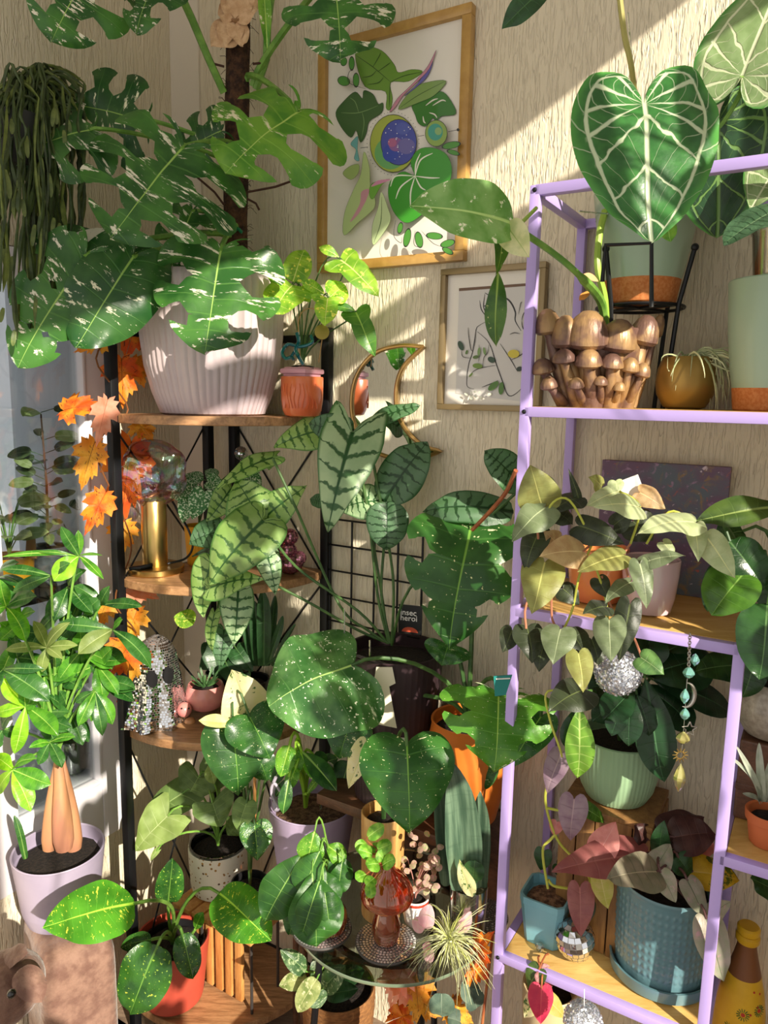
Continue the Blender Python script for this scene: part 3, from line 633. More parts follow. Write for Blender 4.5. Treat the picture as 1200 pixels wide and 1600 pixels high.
leaves(mo, [
    (150, -70, 80, 66, 185, 1.62, -.05, dict(m=L_ALBO, roll=-10)),
    (265, -60, 213, 54, 110, 1.66, -.04, dict(m=L_ALBO, roll=25)),
    (522, -42, 532, 96, 190, 1.60, -.04, dict(m=L_ALBO)),
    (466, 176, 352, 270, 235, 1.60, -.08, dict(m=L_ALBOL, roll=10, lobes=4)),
    (284, 233, 172, 372, 250, 1.58, -.12, dict(m=L_ALBO, lobes=5)),
    (140, 203, 14, 250, 150, 1.58, -.06, dict(m=L_ALBO, roll=8)),
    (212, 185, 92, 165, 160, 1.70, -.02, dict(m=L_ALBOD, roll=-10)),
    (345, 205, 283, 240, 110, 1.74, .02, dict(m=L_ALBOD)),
    (132, 402, 28, 575, 140, 1.52, -.05, dict(m=L_ALBO, lobes=4, roll=-14, depth=.55)),
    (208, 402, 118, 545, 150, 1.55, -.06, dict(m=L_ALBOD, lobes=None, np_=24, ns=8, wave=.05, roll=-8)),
    (345, 392, 320, 552, 205, 1.56, -.08, dict(m=L_ALBO, lobes=4, roll=4, depth=.45)),
    (155, 382, 58, 428, 66, 1.56, -.02, dict(m=L_ALBOW, lobes=None)),
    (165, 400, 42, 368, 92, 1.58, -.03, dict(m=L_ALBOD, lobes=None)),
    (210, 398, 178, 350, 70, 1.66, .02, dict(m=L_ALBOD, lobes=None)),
    (300, 330, 262, 430, 90, 1.70, -.02, dict(m=L_ALBO, lobes=4)),
], L_ALBO, 'monstera', **ME)
PT = lambda py, dx=0: A(370 + dx, py, 1.79)
for b, cr, r in (((150, -70, 1.62), PT(-60), .006), ((265, -60, 1.66), PT(-50), .005), ((522, -42, 1.60), PT(135, 25), .0075), ((466, 176, 1.60), PT(125, 15), .006), ((284, 233, 1.58), PT(235), .006), ((140, 203, 1.58), PT(270), .005), ((212, 185, 1.70), PT(250), .005), ((132, 402, 1.52), PT(380), .006), ((208, 402, 1.55), PT(400), .006), ((345, 392, 1.56), PT(360), .006), ((300, 330, 1.70), PT(350), .005)):
    petiole(mo, cr, A(*b), r, M_STEMG, .1, up=.15)
tube(mo, [A(286, 0, 1.7), A(300, 30, 1.72), A(325, 90, 1.75), A(350, 145, 1.78)], .0085, M_STEMG, 'petiole')
tube(mo, [A(424, -10, 1.74), A(418, 40, 1.75), A(416, 92, 1.77), A(400, 140, 1.79)], .0085, M_STEMG, 'petiole')
leaf(mo, 'lance', L_ALBOL, A(418, 85, 1.745), A(412, -40, 1.745), PX(20, A(418, 85, 1.745)), name='leaf_sheath', fold=.6)
for L in ([(395, 100), (410, 98), (418, 92)], [(335, 100), (350, 104)], [(388, 300), (430, 292), (470, 278)], [(330, 190), (340, 230), (352, 300)], [(385, 310), (400, 318), (405, 328)], [(300, 270), (335, 300), (350, 320)]): tube(mo, [A(x, y, 1.76) for x, y in L], .0025, mat('aerial_root', '4a2d22', .8), 'aerial_root')
# burlap moth bow tied on the pole
bow = thing('fabric_moth', A(366, 45, 1.74), 'beige fabric moth bow tied high on the moss pole', 'ornament')
M_BURL = mat('burlap', 'dcb890', .9, bump=.0012, bscale=500, col2='c9a078', cscale=60)
def sheetpoly(parent, name, pts, Y, m, amp=.004, dz=0):
    P = crom([(x, y, 0) for x, y in pts], 4, True); c = sum(P, Vector()) / len(P); vs, fs = [A(c.x, c.y, Y - amp)], []
    n = len(P)
    for k in (.5, 1):
        for i, p in enumerate(P): q = c.lerp(p, k); vs.append(A(q.x, q.y, Y - amp * (1 - k) + amp * .4 * math.sin(i * 1.7) * k))
    for i in range(n): j = (i + 1) % n; fs += [[0, 1 + i, 1 + j], [1 + i, 1 + n + i, 1 + n + j, 1 + j]]
    o = mesh(name, vs, fs, m, parent); md = o.modifiers.new('solid', 'SOLIDIFY'); md.thickness = .0015; return o
for tx, ty, w in ((346, 4, 40), (362, -26, 40), (388, -24, 42), (404, 2, 38), (330, 74, 40), (352, 76, 40), (380, 72, 34)):
    b = A(367, 31, 1.742); leaf(bow, 'ovate', M_BURL, b, A(tx, ty, 1.738), PX(w, b), name='wing', wave=.10, cup=.05, curl=.03)
tube(bow, [A(357, 29, 1.75), A(367, 33, 1.735), A(380, 30, 1.75)], .004, mat('twine', '9a7350', .9), 'knot')

# hanging jungle cactus on the left wall
rh = thing('hanging_rhipsalis', AL(20, 130, .0), 'dark olive jungle cactus with trailing strands at the far left edge', 'plant')
MB().lathe(AL(28, 260, -.0) - UR * 0, [(.03, 0), (.045, .02), (.055, .09), (.05, .09), (.045, .08), (.001, .075)], 24).out('pot', mat('dark_pot', '2b2d2b', .6), rh)
L_RHI = mat('rhipsalis_green', '4a5a26', .5, col2='6d7a38', cscale=40); L_RHI2 = mat('rhipsalis_dark', '2c3a1c', .5, col2='44552a', cscale=40)
rg = random.Random(11)
for i in range(120):
    x0 = rg.uniform(2, 62); y0 = rg.uniform(112, 160); t0 = rg.uniform(-.02, .05); x1 = max(-12, x0 + rg.gauss(30, 38)); x1 = min(x1, 128); t1 = rg.uniform(-.04, .07)
    yend = rg.uniform(250, 560) * (1 - .25 * abs(x1 - 45) / 90); pk = rg.uniform(8, 38)
    P = bez(AL(x0, y0 + 25, t0), AL(lerp(x0, x1, .4), y0 - pk - 20, (t0 + t1) / 2), AL(x1, y0 + 15, t1), 6)[:-1]
    n = 12; wob = rg.uniform(0, 6)
    P += [AL(x1 + 5 * math.sin(j * .7 + wob), lerp(y0 + 15, yend, j / n), t1) for j in range(n + 1)]
    MB().tube(P, [(.0032 if j % 3 else .0016) * (1.0 if j < len(P) - 3 else 1.6 if j < len(P) - 1 else .3) for j in range(len(P))], 5).out('strand', rg.choice([L_RHI, L_RHI2, L_RHI2]), rh)
for i in range(26):
    x, y, t = rg.uniform(5, 115), rg.uniform(160, 520), .06
    leaf(rh, 'strap', L_RHI, AL(x, y, t), AL(x + rg.uniform(-5, 5), y + rg.uniform(22, 40), t), .009, name='stem_segment', np_=6, ns=2)

# small arrowhead plant in a terracotta pot on the top tier
M_TERR = mat('terracotta_glaze', 'd8713f', .3, col2='cf6238', cscale=14, coat=.5); M_PINKP = mat('pink_plastic', 'cf98a6', .4)
L_ARROW = leafmat('arrowhead_leaf', '5aa02e', '8cc63f', .4, .4, vein=('c6e07a', 7, .05, .6), rib=('d6ea90', .02), spk=('d8e86a', .62, 9))
L_ARROWD = leafmat('arrowhead_leaf_dark', '2f6a2a', '447d30', .35, .3, vein=('6a9a48', 7, .05, .5), rib=('7fae55', .02))
p = SP(472, TZ[0], .115); p.z = TZ[0]
sy = thing('arrowhead_plant', p, 'small lime arrowhead plant in a glossy terracotta pot beside the mauve pot', 'plant')
pot(sy, p, .05, .045, .089, M_TERR, prof=[(.030, 0), (.039, .003), (.045, .015), (.048, .04), (.049, .089)], depth=.7)
for k in range(9):
    a = -1.9 + k * .2 - .5; q = [p + Vector((math.cos(a) * .0485 + .003 * math.sin(j + k), math.sin(a) * .0485, .02 + j * .011)) for j in range(6)]; tube(sy, q, .0013, M_TERR, 'relief_line', 5)
MB().box(p + Vector((0, 0, .088)), .064, .064, .05, bev=.006).out('nursery_pot', M_PINKP, sy); MB().box(p + Vector((0, 0, .103)), .074, .074, .012, bev=.004).out('pot_rim', M_PINKP, sy)
soil(sy, p + Vector((0, 0, .1115)), .033)
cr = p + Vector((0, 0, .11)); yy = p.y
leaves(sy, [(457, 446, 424, 492, 92, yy - .07, -.04, dict(roll=10)), (458, 440, 476, 390, 46, yy - .06, .02, dict(shape='ovate')), (532, 406, 592, 464, 66, yy - .05, -.02, dict(roll=-10)), (530, 402, 498, 386, 18, yy - .05, 0, dict(shape='lance')), (512, 466, 508, 510, 50, yy - .09, -.02), (516, 464, 540, 446, 44, yy - .06, .01, dict(shape='ovate')), (508, 460, 470, 440, 22, yy - .07, -.02, dict(shape='lance')), (556, 488, 586, 558, 50, yy - .06, -.03, dict(m=L_ARROWD)), (555, 486, 524, 478, 16, yy - .06, 0, dict(m=L_ARROWD, shape='lance')), (470, 448, 482, 472, 46, yy - .06, -.02, dict(shape='ovate'))], L_ARROW, 'wing', crown=cr, pm=M_STEMD, pr=.0017, bow=.1)
# teal squid ornament and gold disc sign stuck in the pot
sq = thing('glass_octopus', A(464, 575, yy - .05), 'shiny teal glass octopus leaning on the terracotta pot', 'ornament')
M_TEAL = mat('teal_glass', '0d5f6a', .08, .3, coat=.8)
for L, r in (([(464, 520), (467, 534), (462, 546), (466, 556)], .0045), ([(486, 524), (488, 534), (478, 540), (466, 542)], .004), ([(466, 542), (450, 538), (441, 550), (446, 560), (455, 558)], .004), ([(462, 548), (468, 560), (474, 570)], .004), ([(464, 545), (456, 556), (459, 562)], .0035)):
    MB().tube(crom([A(x, y, yy - .055 - .004 * i) for i, (x, y) in enumerate(L)], 4), r, 8).out('arm', M_TEAL, sq)
gd = thing('gold_disc_pick', A(500, 520, yy - .04), 'round gold disc on a wire hoop in the terracotta pot', 'ornament')
MB().lathe(A(503, 519, yy - .045), [(.001, 0), (.016, 0), (.0165, .001), (.016, .002), (.001, .002)], 28, None, (EYE - p)).out('disc', mat('gold_disc', '8a7a3a', .3, .8), gd)
tube(gd, crom([A(x, y, yy - .04) for x, y in ((470, 570), (466, 510), (472, 488), (486, 482), (500, 490), (504, 520), (498, 566))], 5), .0012, mat('wire_copper', 'b08a5a', .4, .7), 'wire_hoop')

# maple leaf garland wound round the black post
L_MAP = leafmat('maple_orange', 'cc4f14', 'db8420', .6, .22, var=('5a240e', .59, 14, 9, .04), rib=('7a3a14', .008), hue=.5, sat=1.0)
L_MAP2 = leafmat('maple_yellow', 'cf7d1c', 'dda034', .6, .22, var=('6a3812', .59, 14, 9, .04), rib=('7a4a1a', .008), hue=.5, sat=1.0)
L_MAP3 = leafmat('maple_pale', 'e0a58a', 'd98a6a', .6, .4, rib=('b06a4a', .008), hue=.5, sat=1.0)
ga = thing('leaf_garland', T(.02, .37, .8), 'orange maple leaf garland wound along the black left post', 'garland')
tube(ga, crom([A(x, y, Y_) for x, y, Y_ in ((205, 500, 1.72), (150, 560, 1.64), (200, 640, 1.72), (150, 700, 1.64), (190, 800, 1.72), (205, 860, 1.76), (180, 940, 1.66), (215, 1000, 1.74), (190, 1110, 1.72))], 6), .002, mat('garland_vine', '7a4a24', .8), 'vine')
for bx, by, tx, ty, w, Y_, mm_ in ((215, 500, 195, 560, 75, 1.76, L_MAP), (190, 560, 192, 640, 62, 1.74, L_MAP), (165, 520, 115, 552, 52, 1.68, L_MAP2), (98, 640, 165, 634, 54, 1.63, L_MAP), (168, 625, 150, 700, 40, 1.62, L_MAP3), (148, 690, 126, 768, 52, 1.64, L_MAP2), (205, 690, 188, 830, 78, 1.76, L_MAP), (165, 770, 132, 838, 50, 1.66, L_MAP), (195, 815, 190, 870, 46, 1.77, L_MAP2), (200, 920, 250, 935, 50, 1.72, L_MAP3), (168, 940, 148, 985, 40, 1.66, L_MAP2), (215, 950, 195, 1010, 48, 1.74, L_MAP2), (205, 1005, 165, 1062, 60, 1.64, L_MAP), (212, 1015, 200, 1072, 50, 1.70, L_MAP2), (200, 1060, 195, 1120, 40, 1.76, L_MAP), (215, 660, 240, 690, 44, 1.78, L_MAP2), (212, 480, 175, 520, 60, 1.79, L_MAP2), (206, 560, 226, 608, 46, 1.79, L_MAP2)):
    b = A(bx, by, Y_); leaf(ga, 'maple', mm_, b, A(tx, ty, Y_ - .01), PX(w * 1.15, b), cup=.1, curl=.05, fold=.1, wave=.06)

# brass lamp
M_BRASS = mat('brass', 'cba968', .28, 1., bump=.00003, bscale=300, stretch=(1, 1, 40))
p = SP(243, TZ[1], .262); p.z = TZ[1]
la = thing('table_lamp', p, 'brass table lamp with an iridescent dimpled glass globe', 'lamp')
MB().lathe(p, [(.001, 0), (.067, 0), (.069, .002), (.069, .014), (.067, .016), (.026, .0165), (.001, .0165)], 48).out('base', M_BRASS, la)
MB().lathe(p + Vector((0, 0, .012)), [(.001, 0), (.030, 0), (.0305, .002), (.0305, .163), (.029, .165), (.001, .165)], 40).out('column', M_BRASS, la)
g = NT('iridescent_glass'); lw = g.n('LayerWeight', None, Blend=.35).outputs[1]; tcn = g.n('TexCoord').outputs['Object']
hue = g.noise(tcn, 16.0, 2.0, .5, 1.2); colr = g.n('HueSaturation', None, Hue=g.math('ADD', g.math('MULTIPLY', hue, 2.2), g.math('MULTIPLY', lw, .7)), Saturation=1.0, Value=1.0, Color=srgb('e86ac0')).outputs[0]
gt = g.n('BsdfTransparent', None, Color=g.mix(g.math('MULTIPLY', g.ramp(g.noise(tcn, 22.0, 2.0), .5, .75), .55), srgb('fcf6fa'), colr)); gg = g.n('BsdfGlossy', None, Color=g.mix(.45, colr, (1, 1, 1, 1)), Roughness=.05)
g.t.links.new(g.n('MixShader', None, i0=g.math('ADD', g.math('MULTIPLY', lw, .65), .30, True), i1=gt.outputs[0], i2=gg.outputs[0]).outputs[0], g.o.inputs[0]); M_IRID = g.m
dims = [Vector(v).normalized() for v in ((-.15, -1, -.1), (.75, -.7, .1), (-.9, -.3, .3), (.2, -.6, .85), (.9, .4, 0), (-.3, .9, .2), (.3, -.7, -.8), (-.7, -.5, -.6))]
def lump(d): 
    f = 1.0
    for q in dims: a = d.dot(q); f -= .20 * sstep(.80, .98, a); f += .05 * sstep(.55, .78, a) * (1 - sstep(.78, .9, a))
    return f
gc = p + Vector((0, 0, .243)); gl = MB().ball(gc, .083, 64, 48, (1, 1, .93), lump).out('glass_globe', M_IRID, la)
MB().ball(gc + Vector((-.005, 0, -.02)), .022, 16, 12, (1, 1, 1.2)).out('bulb', M_IRID, gl)
MB().lathe(p + Vector((0, 0, .176)), [(.026, 0), (.027, .004), (.024, .012), (.026, .02)], 28, cap=False).out('collar', thinglass('collar_glass', 'f2e2d8', .2), la)
sw = tube(la, [p + v for v in (Vector((.0, -.031, .022)), Vector((-.02, -.05, .02)), Vector((-.045, -.05, .017)))], .006, mat('black_plastic', '15151a', .3), 'switch', 10)
tube(la, crom([p + Vector(v) for v in ((.03, .0, .02), (.07, .02, .03), (.085, .03, .06), (.075, .03, .10), (.05, .05, .13), (.02, .06, .17), (-.01, .065, .10))], 6), .0028, mat('black_plastic', '15151a', .3), 'cable')

# satin pothos in a yellow fluted pot, tiny mirror ball on a pick
L_SATIN = leafmat('satin_leaf', '2f6a3c', '3f7a48', .45, .2, spk=('b9d0b0', .52, 16), rib=('4f8a52', .02))
M_YELL = mat('yellow_pot', 'e0a022', .4)
p = SP(312, TZ[1], .14); p.z = TZ[1]
sp = thing('satin_pothos', p, 'silver flecked satin pothos in a yellow fluted pot behind the brass lamp', 'plant')
pot(sp, p, .036, .03, .10, M_YELL, seg=96, rf=lambda th, z: 1 + .03 * abs(math.sin(th * 12)), depth=.85); soil(sp, p + Vector((0, 0, .084)), .031)
yy = p.y
leaves(sp, [(300, 765, 265, 778, 44, yy - .05, -.03), (308, 755, 288, 742, 36, yy - .03, 0), (300, 775, 285, 818, 34, yy - .06, -.02), (318, 770, 300, 812, 36, yy - .07, -.02), (325, 752, 350, 758, 30, yy - .03, 0), (320, 770, 330, 795, 34, yy - .06, -.02), (385, 745, 408, 768, 40, yy - .02, -.02), (335, 745, 320, 735, 26, yy, 0)], L_SATIN, 'heart', crown=p + Vector((0, 0, .09)), pm=M_STEMD, pr=.0012)
M_MIRR = mat('mirror_tiles', 'dfe2e6', .04, 1.); M_GROUT = mat('mirror_grout', '6f6a68', .6)
def disco(name, parent, c, fn, rows, m=None, gap=.14, tilt=.05, cols=None, seed=1, org=None):
    """mirror tiles as one mesh on a surface fn(u,v)->point, rows list of tiles per row"""
    r = random.Random(seed); mb = MB(); nr = len(rows)
    for i, nc in enumerate(rows):
        off = r.random()
        for j in range(nc):
            u0, u1 = (j + gap / 2 + off) / nc, (j + 1 - gap / 2 + off) / nc; v0, v1 = (i + gap / 2) / nr, (i + 1 - gap / 2) / nr
            q = [fn(u0, v0), fn(u1, v0), fn(u1, v1), fn(u0, v1)]; nn = (q[1] - q[0]).cross(q[3] - q[0]); nn = nn.normalized() if nn.length else Vector((0, 0, 1)); s_ = (q[1] - q[0]).length
            j1, j2 = r.uniform(-tilt, tilt) * s_, r.uniform(-tilt, tilt) * s_
            mb.add([q[0] + nn * (j1 + .0004), q[1] + nn * (j2 + .0004), q[2] + nn * (.0004 - j1), q[3] + nn * (.0004 - j2)], [[0, 1, 2, 3]])
    o = mb.out(name, m or M_MIRR, parent, False); return tag(o, kind='stuff')
def sph(c, r, sq=(1, 1, 1)): return lambda u, v: c + Vector((math.sin(PI * v) * math.cos(2 * PI * u) * sq[0], math.sin(PI * v) * math.sin(2 * PI * u) * sq[1], math.cos(PI * v) * sq[2])) * r
def srows(n): return [max(4, int(2 * n * math.sin(PI * (i + .5) / n))) for i in range(n)]
p2_ = A(377, 708, yy); r2 = PX(11, p2_)
db = thing('mirror_ball_pick', p2_ - Vector((0, 0, .10)), 'tiny mirror ball on a stick above the silver veined vine', 'ornament')
MB().ball(p2_, r2 * .97, 16, 12).out('ball_core', M_GROUT, db); disco('mirror_tiles', db, p2_, sph(p2_, r2), srows(9)); tube(db, [p2_, p2_ - Vector((0, 0, .10))], .0012, M_BLACKM, 'stick')

# trailing silver-veined vine on the second tier
L_SILV = leafmat('silver_vein_leaf', 'a9c79a', '8fb487', .38, .22, vein=('23552c', 9, .19, .95, .7), rib=('1f4f2a', .03), edge=('2f6a34', .86))
L_SILVG = leafmat('silver_vein_green', '8ab06a', '74a052', .36, .25, vein=('2a5c26', 9, .19, .95, .7), rib=('27562a', .03), edge=('3f7a34', .86))
L_SILVD = leafmat('silver_vein_dark', '55775a', '446a48', .38, .18, vein=('1c3c22', 9, .19, .95, .7), rib=('183a20', .03), edge=('24502c', .86))
p = SP(352, TZ[1], .20); p.z = TZ[1]
tv = thing('trailing_vine', p, 'small silver veined vine in a teal pot trailing below the second tier', 'plant')
pot(tv, p, .045, .036, .085, mat('teal_pot', '2b6f74', .3, coat=.4), depth=.85); soil(tv, p + Vector((0, 0, .07)), .04)
yy = 1.68
SILVER_ROWS = [(425, 716, 336, 768, 46, yy, -.03, dict(m=L_SILVG, roll=25)), (360, 765, 322, 815, 40, yy, -.02, dict(m=L_SILVG, roll=-20)), (505, 672, 428, 700, 58, yy + .02, -.02, dict(m=L_SILVG)), (425, 712, 420, 735, 22, yy + .02, 0, dict(m=L_SILVG)),
    (405, 812, 368, 750, 92, yy - .06, .03, dict(m=L_SILVG)), (408, 815, 480, 758, 62, yy - .05, .02, dict(m=L_SILVG)), (410, 815, 326, 915, 96, yy - .09, -.04, dict(m=L_SILVG)), (330, 918, 412, 905, 52, yy - .11, -.01, dict(m=L_SILVG)), (416, 862, 430, 930, 42, yy - .06, -.02, dict(m=L_SILV))]
leaves(tv, [(345, 830, 295, 850, 60, yy - .03, -.02, dict(m=L_SILVD)),
    (330, 880, 318, 965, 56, yy - .07, -.02, dict(m=L_SILVG, roll=20)), (372, 925, 365, 1008, 56, yy - .07, -.02, dict(m=L_SILV, roll=-8)), (335, 960, 333, 1022, 26, yy - .08, -.02, dict(m=L_SILVG, roll=40)), (350, 985, 345, 1045, 34, yy - .05, -.02, dict(m=L_SILVD)), (420, 840, 300, 870, 30, yy, 0, dict(m=L_SILVD)), (305, 968, 272, 965, 32, yy - .02, 0, dict(m=L_ARROW, shape='ovate'))], L_SILVG, 'heart', np_=20, ns=6, cup=.22, wave=.05, curl=.1)
for L in ([(352, 835), (330, 860), (318, 890)], [(345, 905), (340, 950), (335, 985)], [(370, 870), (375, 925)], [(330, 880), (350, 835)]): tube(tv, crom([A(x, y, yy - .03 - .01 * i) for i, (x, y) in enumerate(L)], 4), .0026, M_STEMD, 'vine')
# pink glass figurine on tier 2
p = SP(453, TZ[1], .09); p.z = TZ[1]
pf = thing('pink_figurine', p, 'pink mirrored beehive figurine on the second tier right end', 'ornament')
M_PKG = mat('pink_mirror', 'c98aa0', .1, .9); M_PKC = mat('pink_core', '7a3f55', .5)
for c, r, sq in ((Vector((0, 0, .028)), .034, (1, 1, .85)), (Vector((-.008, 0, .058)), .026, (1, 1, .9)), (Vector((0, 0, .092)), .021, (1, 1, 1)), (Vector((.024, -.01, .042)), .018, (1, 1, 1))):
    MB().ball(p + c, r * .97, 18, 12, sq).out('body_core', M_PKC, pf); disco('mirror_tiles', pf, p + c, sph(p + c, r, sq), srows(11), M_PKG, .2)

# mirrored ghost on tier 3
p = SP(241, TZ[2], .285); p.z = TZ[2]
gh = thing('mirror_ghost', p, 'mirror tile ghost ornament with black oval eyes on the third tier', 'ornament')
GP = [(.0, .076), (.1, .073), (.25, .067), (.4, .061), (.55, .056), (.68, .051), (.8, .045), (.88, .036), (.94, .025), (.98, .013), (1, .003)]
def ghost(u, v):
    h = 1 - v; i = 0
    while i < len(GP) - 2 and GP[i + 1][0] < h: i += 1
    r = lerp(GP[i][1], GP[i + 1][1], (h - GP[i][0]) / (GP[i + 1][0] - GP[i][0])); a = 2 * PI * u
    r *= 1.06 * (1 + .10 * (1 - h) ** 1.5 * math.sin(a * 8 + 1)); lean = .012 * (h)
    return p + Vector((r * math.cos(a) * 1.02 + lean, r * math.sin(a), h * .222 + .004 * (1 - h) ** 4 * math.sin(a * 8)))
vs = [ghost(j / 64, i / 30) * 1 for i in range(31) for j in range(64)]; cc = p + Vector((0, 0, .1))
vs = [v + (Vector((p.x, p.y, v.z)) - v) * .02 for v in vs]
fs = [[i * 64 + j, i * 64 + (j + 1) % 64, (i + 1) * 64 + (j + 1) % 64, (i + 1) * 64 + j] for i in range(30) for j in range(64)]
mesh('ghost_core', vs, fs, M_GROUT, gh); disco('mirror_tiles', gh, p, ghost, [int(lerp(44, 74, min(1, i / 22))) if i > 2 else 10 + i * 12 for i in range(40)], None, .16, .09)
M_FELT = mat('black_felt', '111113', .95)
for u, hh in ((-.015, .585), (.085, .60)):
    a = .79 + u; c = ghost(a, 1 - hh); nr = (c - Vector((p.x, p.y, c.z))).normalized()
    up_ = Vector((-.12, 0, 1)); X_ = up_.cross(nr).normalized(); Y_ = nr.cross(X_)
    MB().prism([(.0135 * math.cos(i * PI / 12), .021 * math.sin(i * PI / 12)) for i in range(24)], .004, X_, Y_, nr, c).out('eye', M_FELT, gh)
# turtle planter
p = SP(322, TZ[2], .20); p.z = TZ[2]
tu = thing('turtle_planter', p, 'pink ceramic turtle planter with spiky succulent beside the ghost', 'plant')
M_PKC2 = mat('pink_ceramic', 'd98f86', .25, col2='c97a78', cscale=12, coat=.5); M_TAN = mat('tan_ceramic', 'c48a5c', .35, coat=.3)
pot(tu, p + Vector((0, 0, .02)), .045, .03, .065, M_PKC2, prof=[(.025, 0), (.042, .012), (.050, .032), (.049, .05), (.044, .065)], depth=.8); soil(tu, p + Vector((0, 0, .073)), .039)
h_ = A(288, 1109, p.y - .05); hd = MB().ball(h_, .0185, 18, 12).out('head', M_PKC2, tu)
for dx in (-4, 7): MB().ball(A(288 + dx, 1107, p.y - .068), .0022, 8, 6).out('eye', M_BLACKM, hd)
for x, y in ((297, 1128), (322, 1134), (346, 1122)): MB().ball(A(x, y, p.y - .035), .014, 12, 8, (1, 1, .9)).out('foot', M_TAN, tu)
L_SUC = leafmat('succulent_dark', '3f6a3a', '2f5530', .4, .1)
for i in range(16):
    a = i * 2.4; b = p + Vector((0, 0, .078)); leaf(tu, 'strap', L_SUC, b, b + Vector((math.cos(a) * .035, math.sin(a) * .035, .02 + .012 * (i % 3))), .006, np_=6, ns=2, curl=-.1)
# dark plants at the back of tier 3
L_DARK = leafmat('dark_leaf', '1f3d24', '2a5030', .35, .15, rib=('3f6a3c', .015), vein=('2f5a34', 8, .06, .5))
p = SP(392, TZ[2], .10); p.z = TZ[2]
sn = thing('dark_sansevieria', p, 'dark upright strap leaved plant in a black pot at the back of third tier', 'plant')
pot(sn, p, .05, .04, .08, mat('black_pot', '18181a', .3, coat=.3)); soil(sn, p + Vector((0, 0, .066)), .043)
leaves(sn, [(404, 1040, 396, 938, 22, p.y, 0), (412, 1040, 410, 922, 24, p.y - .02, 0), (420, 1035, 442, 962, 12, p.y - .02, 0), (418, 1040, 430, 930, 14, p.y + .01, 0), (425, 1040, 462, 975, 8, p.y - .03, -.02), (415, 1040, 452, 1015, 6, p.y - .04, -.04), (398, 1040, 384, 960, 18, p.y + .02, 0)], L_DARK, 'strap', curl=.03, fold=.3)
p = SP(345, TZ[2], .09); p.z = TZ[2]
dk = thing('dark_pothos', p, 'dark glossy leaved plant in a small black nursery pot behind the turtle', 'plant')
pot(dk, p, .04, .033, .07, mat('black_pot', '18181a', .3)); soil(dk, p + Vector((0, 0, .055)), .034)
leaves(dk, [(330, 1010, 345, 1065, 36, p.y - .04, -.02), (370, 1015, 395, 1050, 40, p.y - .05, -.02), (355, 1040, 380, 1080, 34, p.y - .08, -.02), (330, 1030, 312, 1045, 30, p.y - .03, 0), (390, 1060, 368, 1085, 26, p.y - .08, 0), (350, 1010, 372, 1040, 40, p.y - .02, 0)], L_DARK, 'heart', crown=p + Vector((0, 0, .06)), pm=M_STEMD)

# ================================================================== LOWER LEFT
# brown animal footstool
M_HIDE = mat('brown_hide', '6a4a3e', .75, bump=.0025, bscale=90, col2='8a6a5a', cscale=26, sheen=.3, stretch=(1, 1, 1))
fs_ = thing('animal_footstool', T(.05, .6, 0), 'brown hide animal footstool with ear and eye at lower left', 'stool')
def softbox(c, sx, sy, sz, n=10, pw=4.0):
    bm = bmesh.new(); bmesh.ops.create_cube(bm, size=2); bmesh.ops.subdivide_edges(bm, edges=bm.edges[:], cuts=n, use_grid_fill=True)
    for v in bm.verts:
        l = (abs(v.co.x) ** pw + abs(v.co.y) ** pw + abs(v.co.z) ** pw) ** (1 / pw); v.co /= l
    bm.verts.index_update(); c = Vector(c)
    vs = [c + UR * (v.co.x * sx) - UL * (v.co.y * sy) + Vector((0, 0, v.co.z * sz)) for v in bm.verts]; f = [[v.index for v in q.verts] for q in bm.faces]; bm.free(); return vs, f
SZ = .45; e1, e2 = UR * .40 - UL * .92, UR * -.92 - UL * .40; cA = T(.10, .665, 0)
def stoolbox(c, sx, sy, sz, n=10, pw=4.0):
    vs, f = softbox(Vector((0, 0, 0)), 1, 1, 1, n, pw); return [c + e2 * (v.dot(UR) * sx) + e1 * (v.dot(UL) * sy) + Vector((0, 0, v.z * sz)) for v in vs], f
mb = MB(); mb.add(*stoolbox(cA + e1 * .075 + e2 * .11 + Vector((0, 0, SZ / 2 + .04)), .115, .080, SZ / 2 - .04, 10, 8)); mb.out('body', M_HIDE, fs_)
for a in (.03, .12):
    for b in (.03, .18): MB().lathe(cA + e1 * a + e2 * b, [(.028, 0), (.032, .01), (.036, .1)], 16).out('leg', M_HIDE, fs_)
hc = A(-4, 1552, 1.20); mb = MB(); mb.add(*softbox(hc, .06, .085, .06, 8, 2.4)); hd = mb.out('head', M_HIDE, fs_)
ec = A(18, 1553, 1.122); MB().ball(ec, .008, 12, 8).out('eye', mat('eye_black', '0c0a0a', .1, coat=.6), hd)
leaf(hd, 'ovate', M_HIDE, A(30, 1516, 1.17), A(66, 1566, 1.15), .05, name='ear', cup=.5); leaf(hd, 'ovate', M_HIDE, A(2, 1500, 1.22), A(44, 1488, 1.20), .045, name='ear', cup=.5)

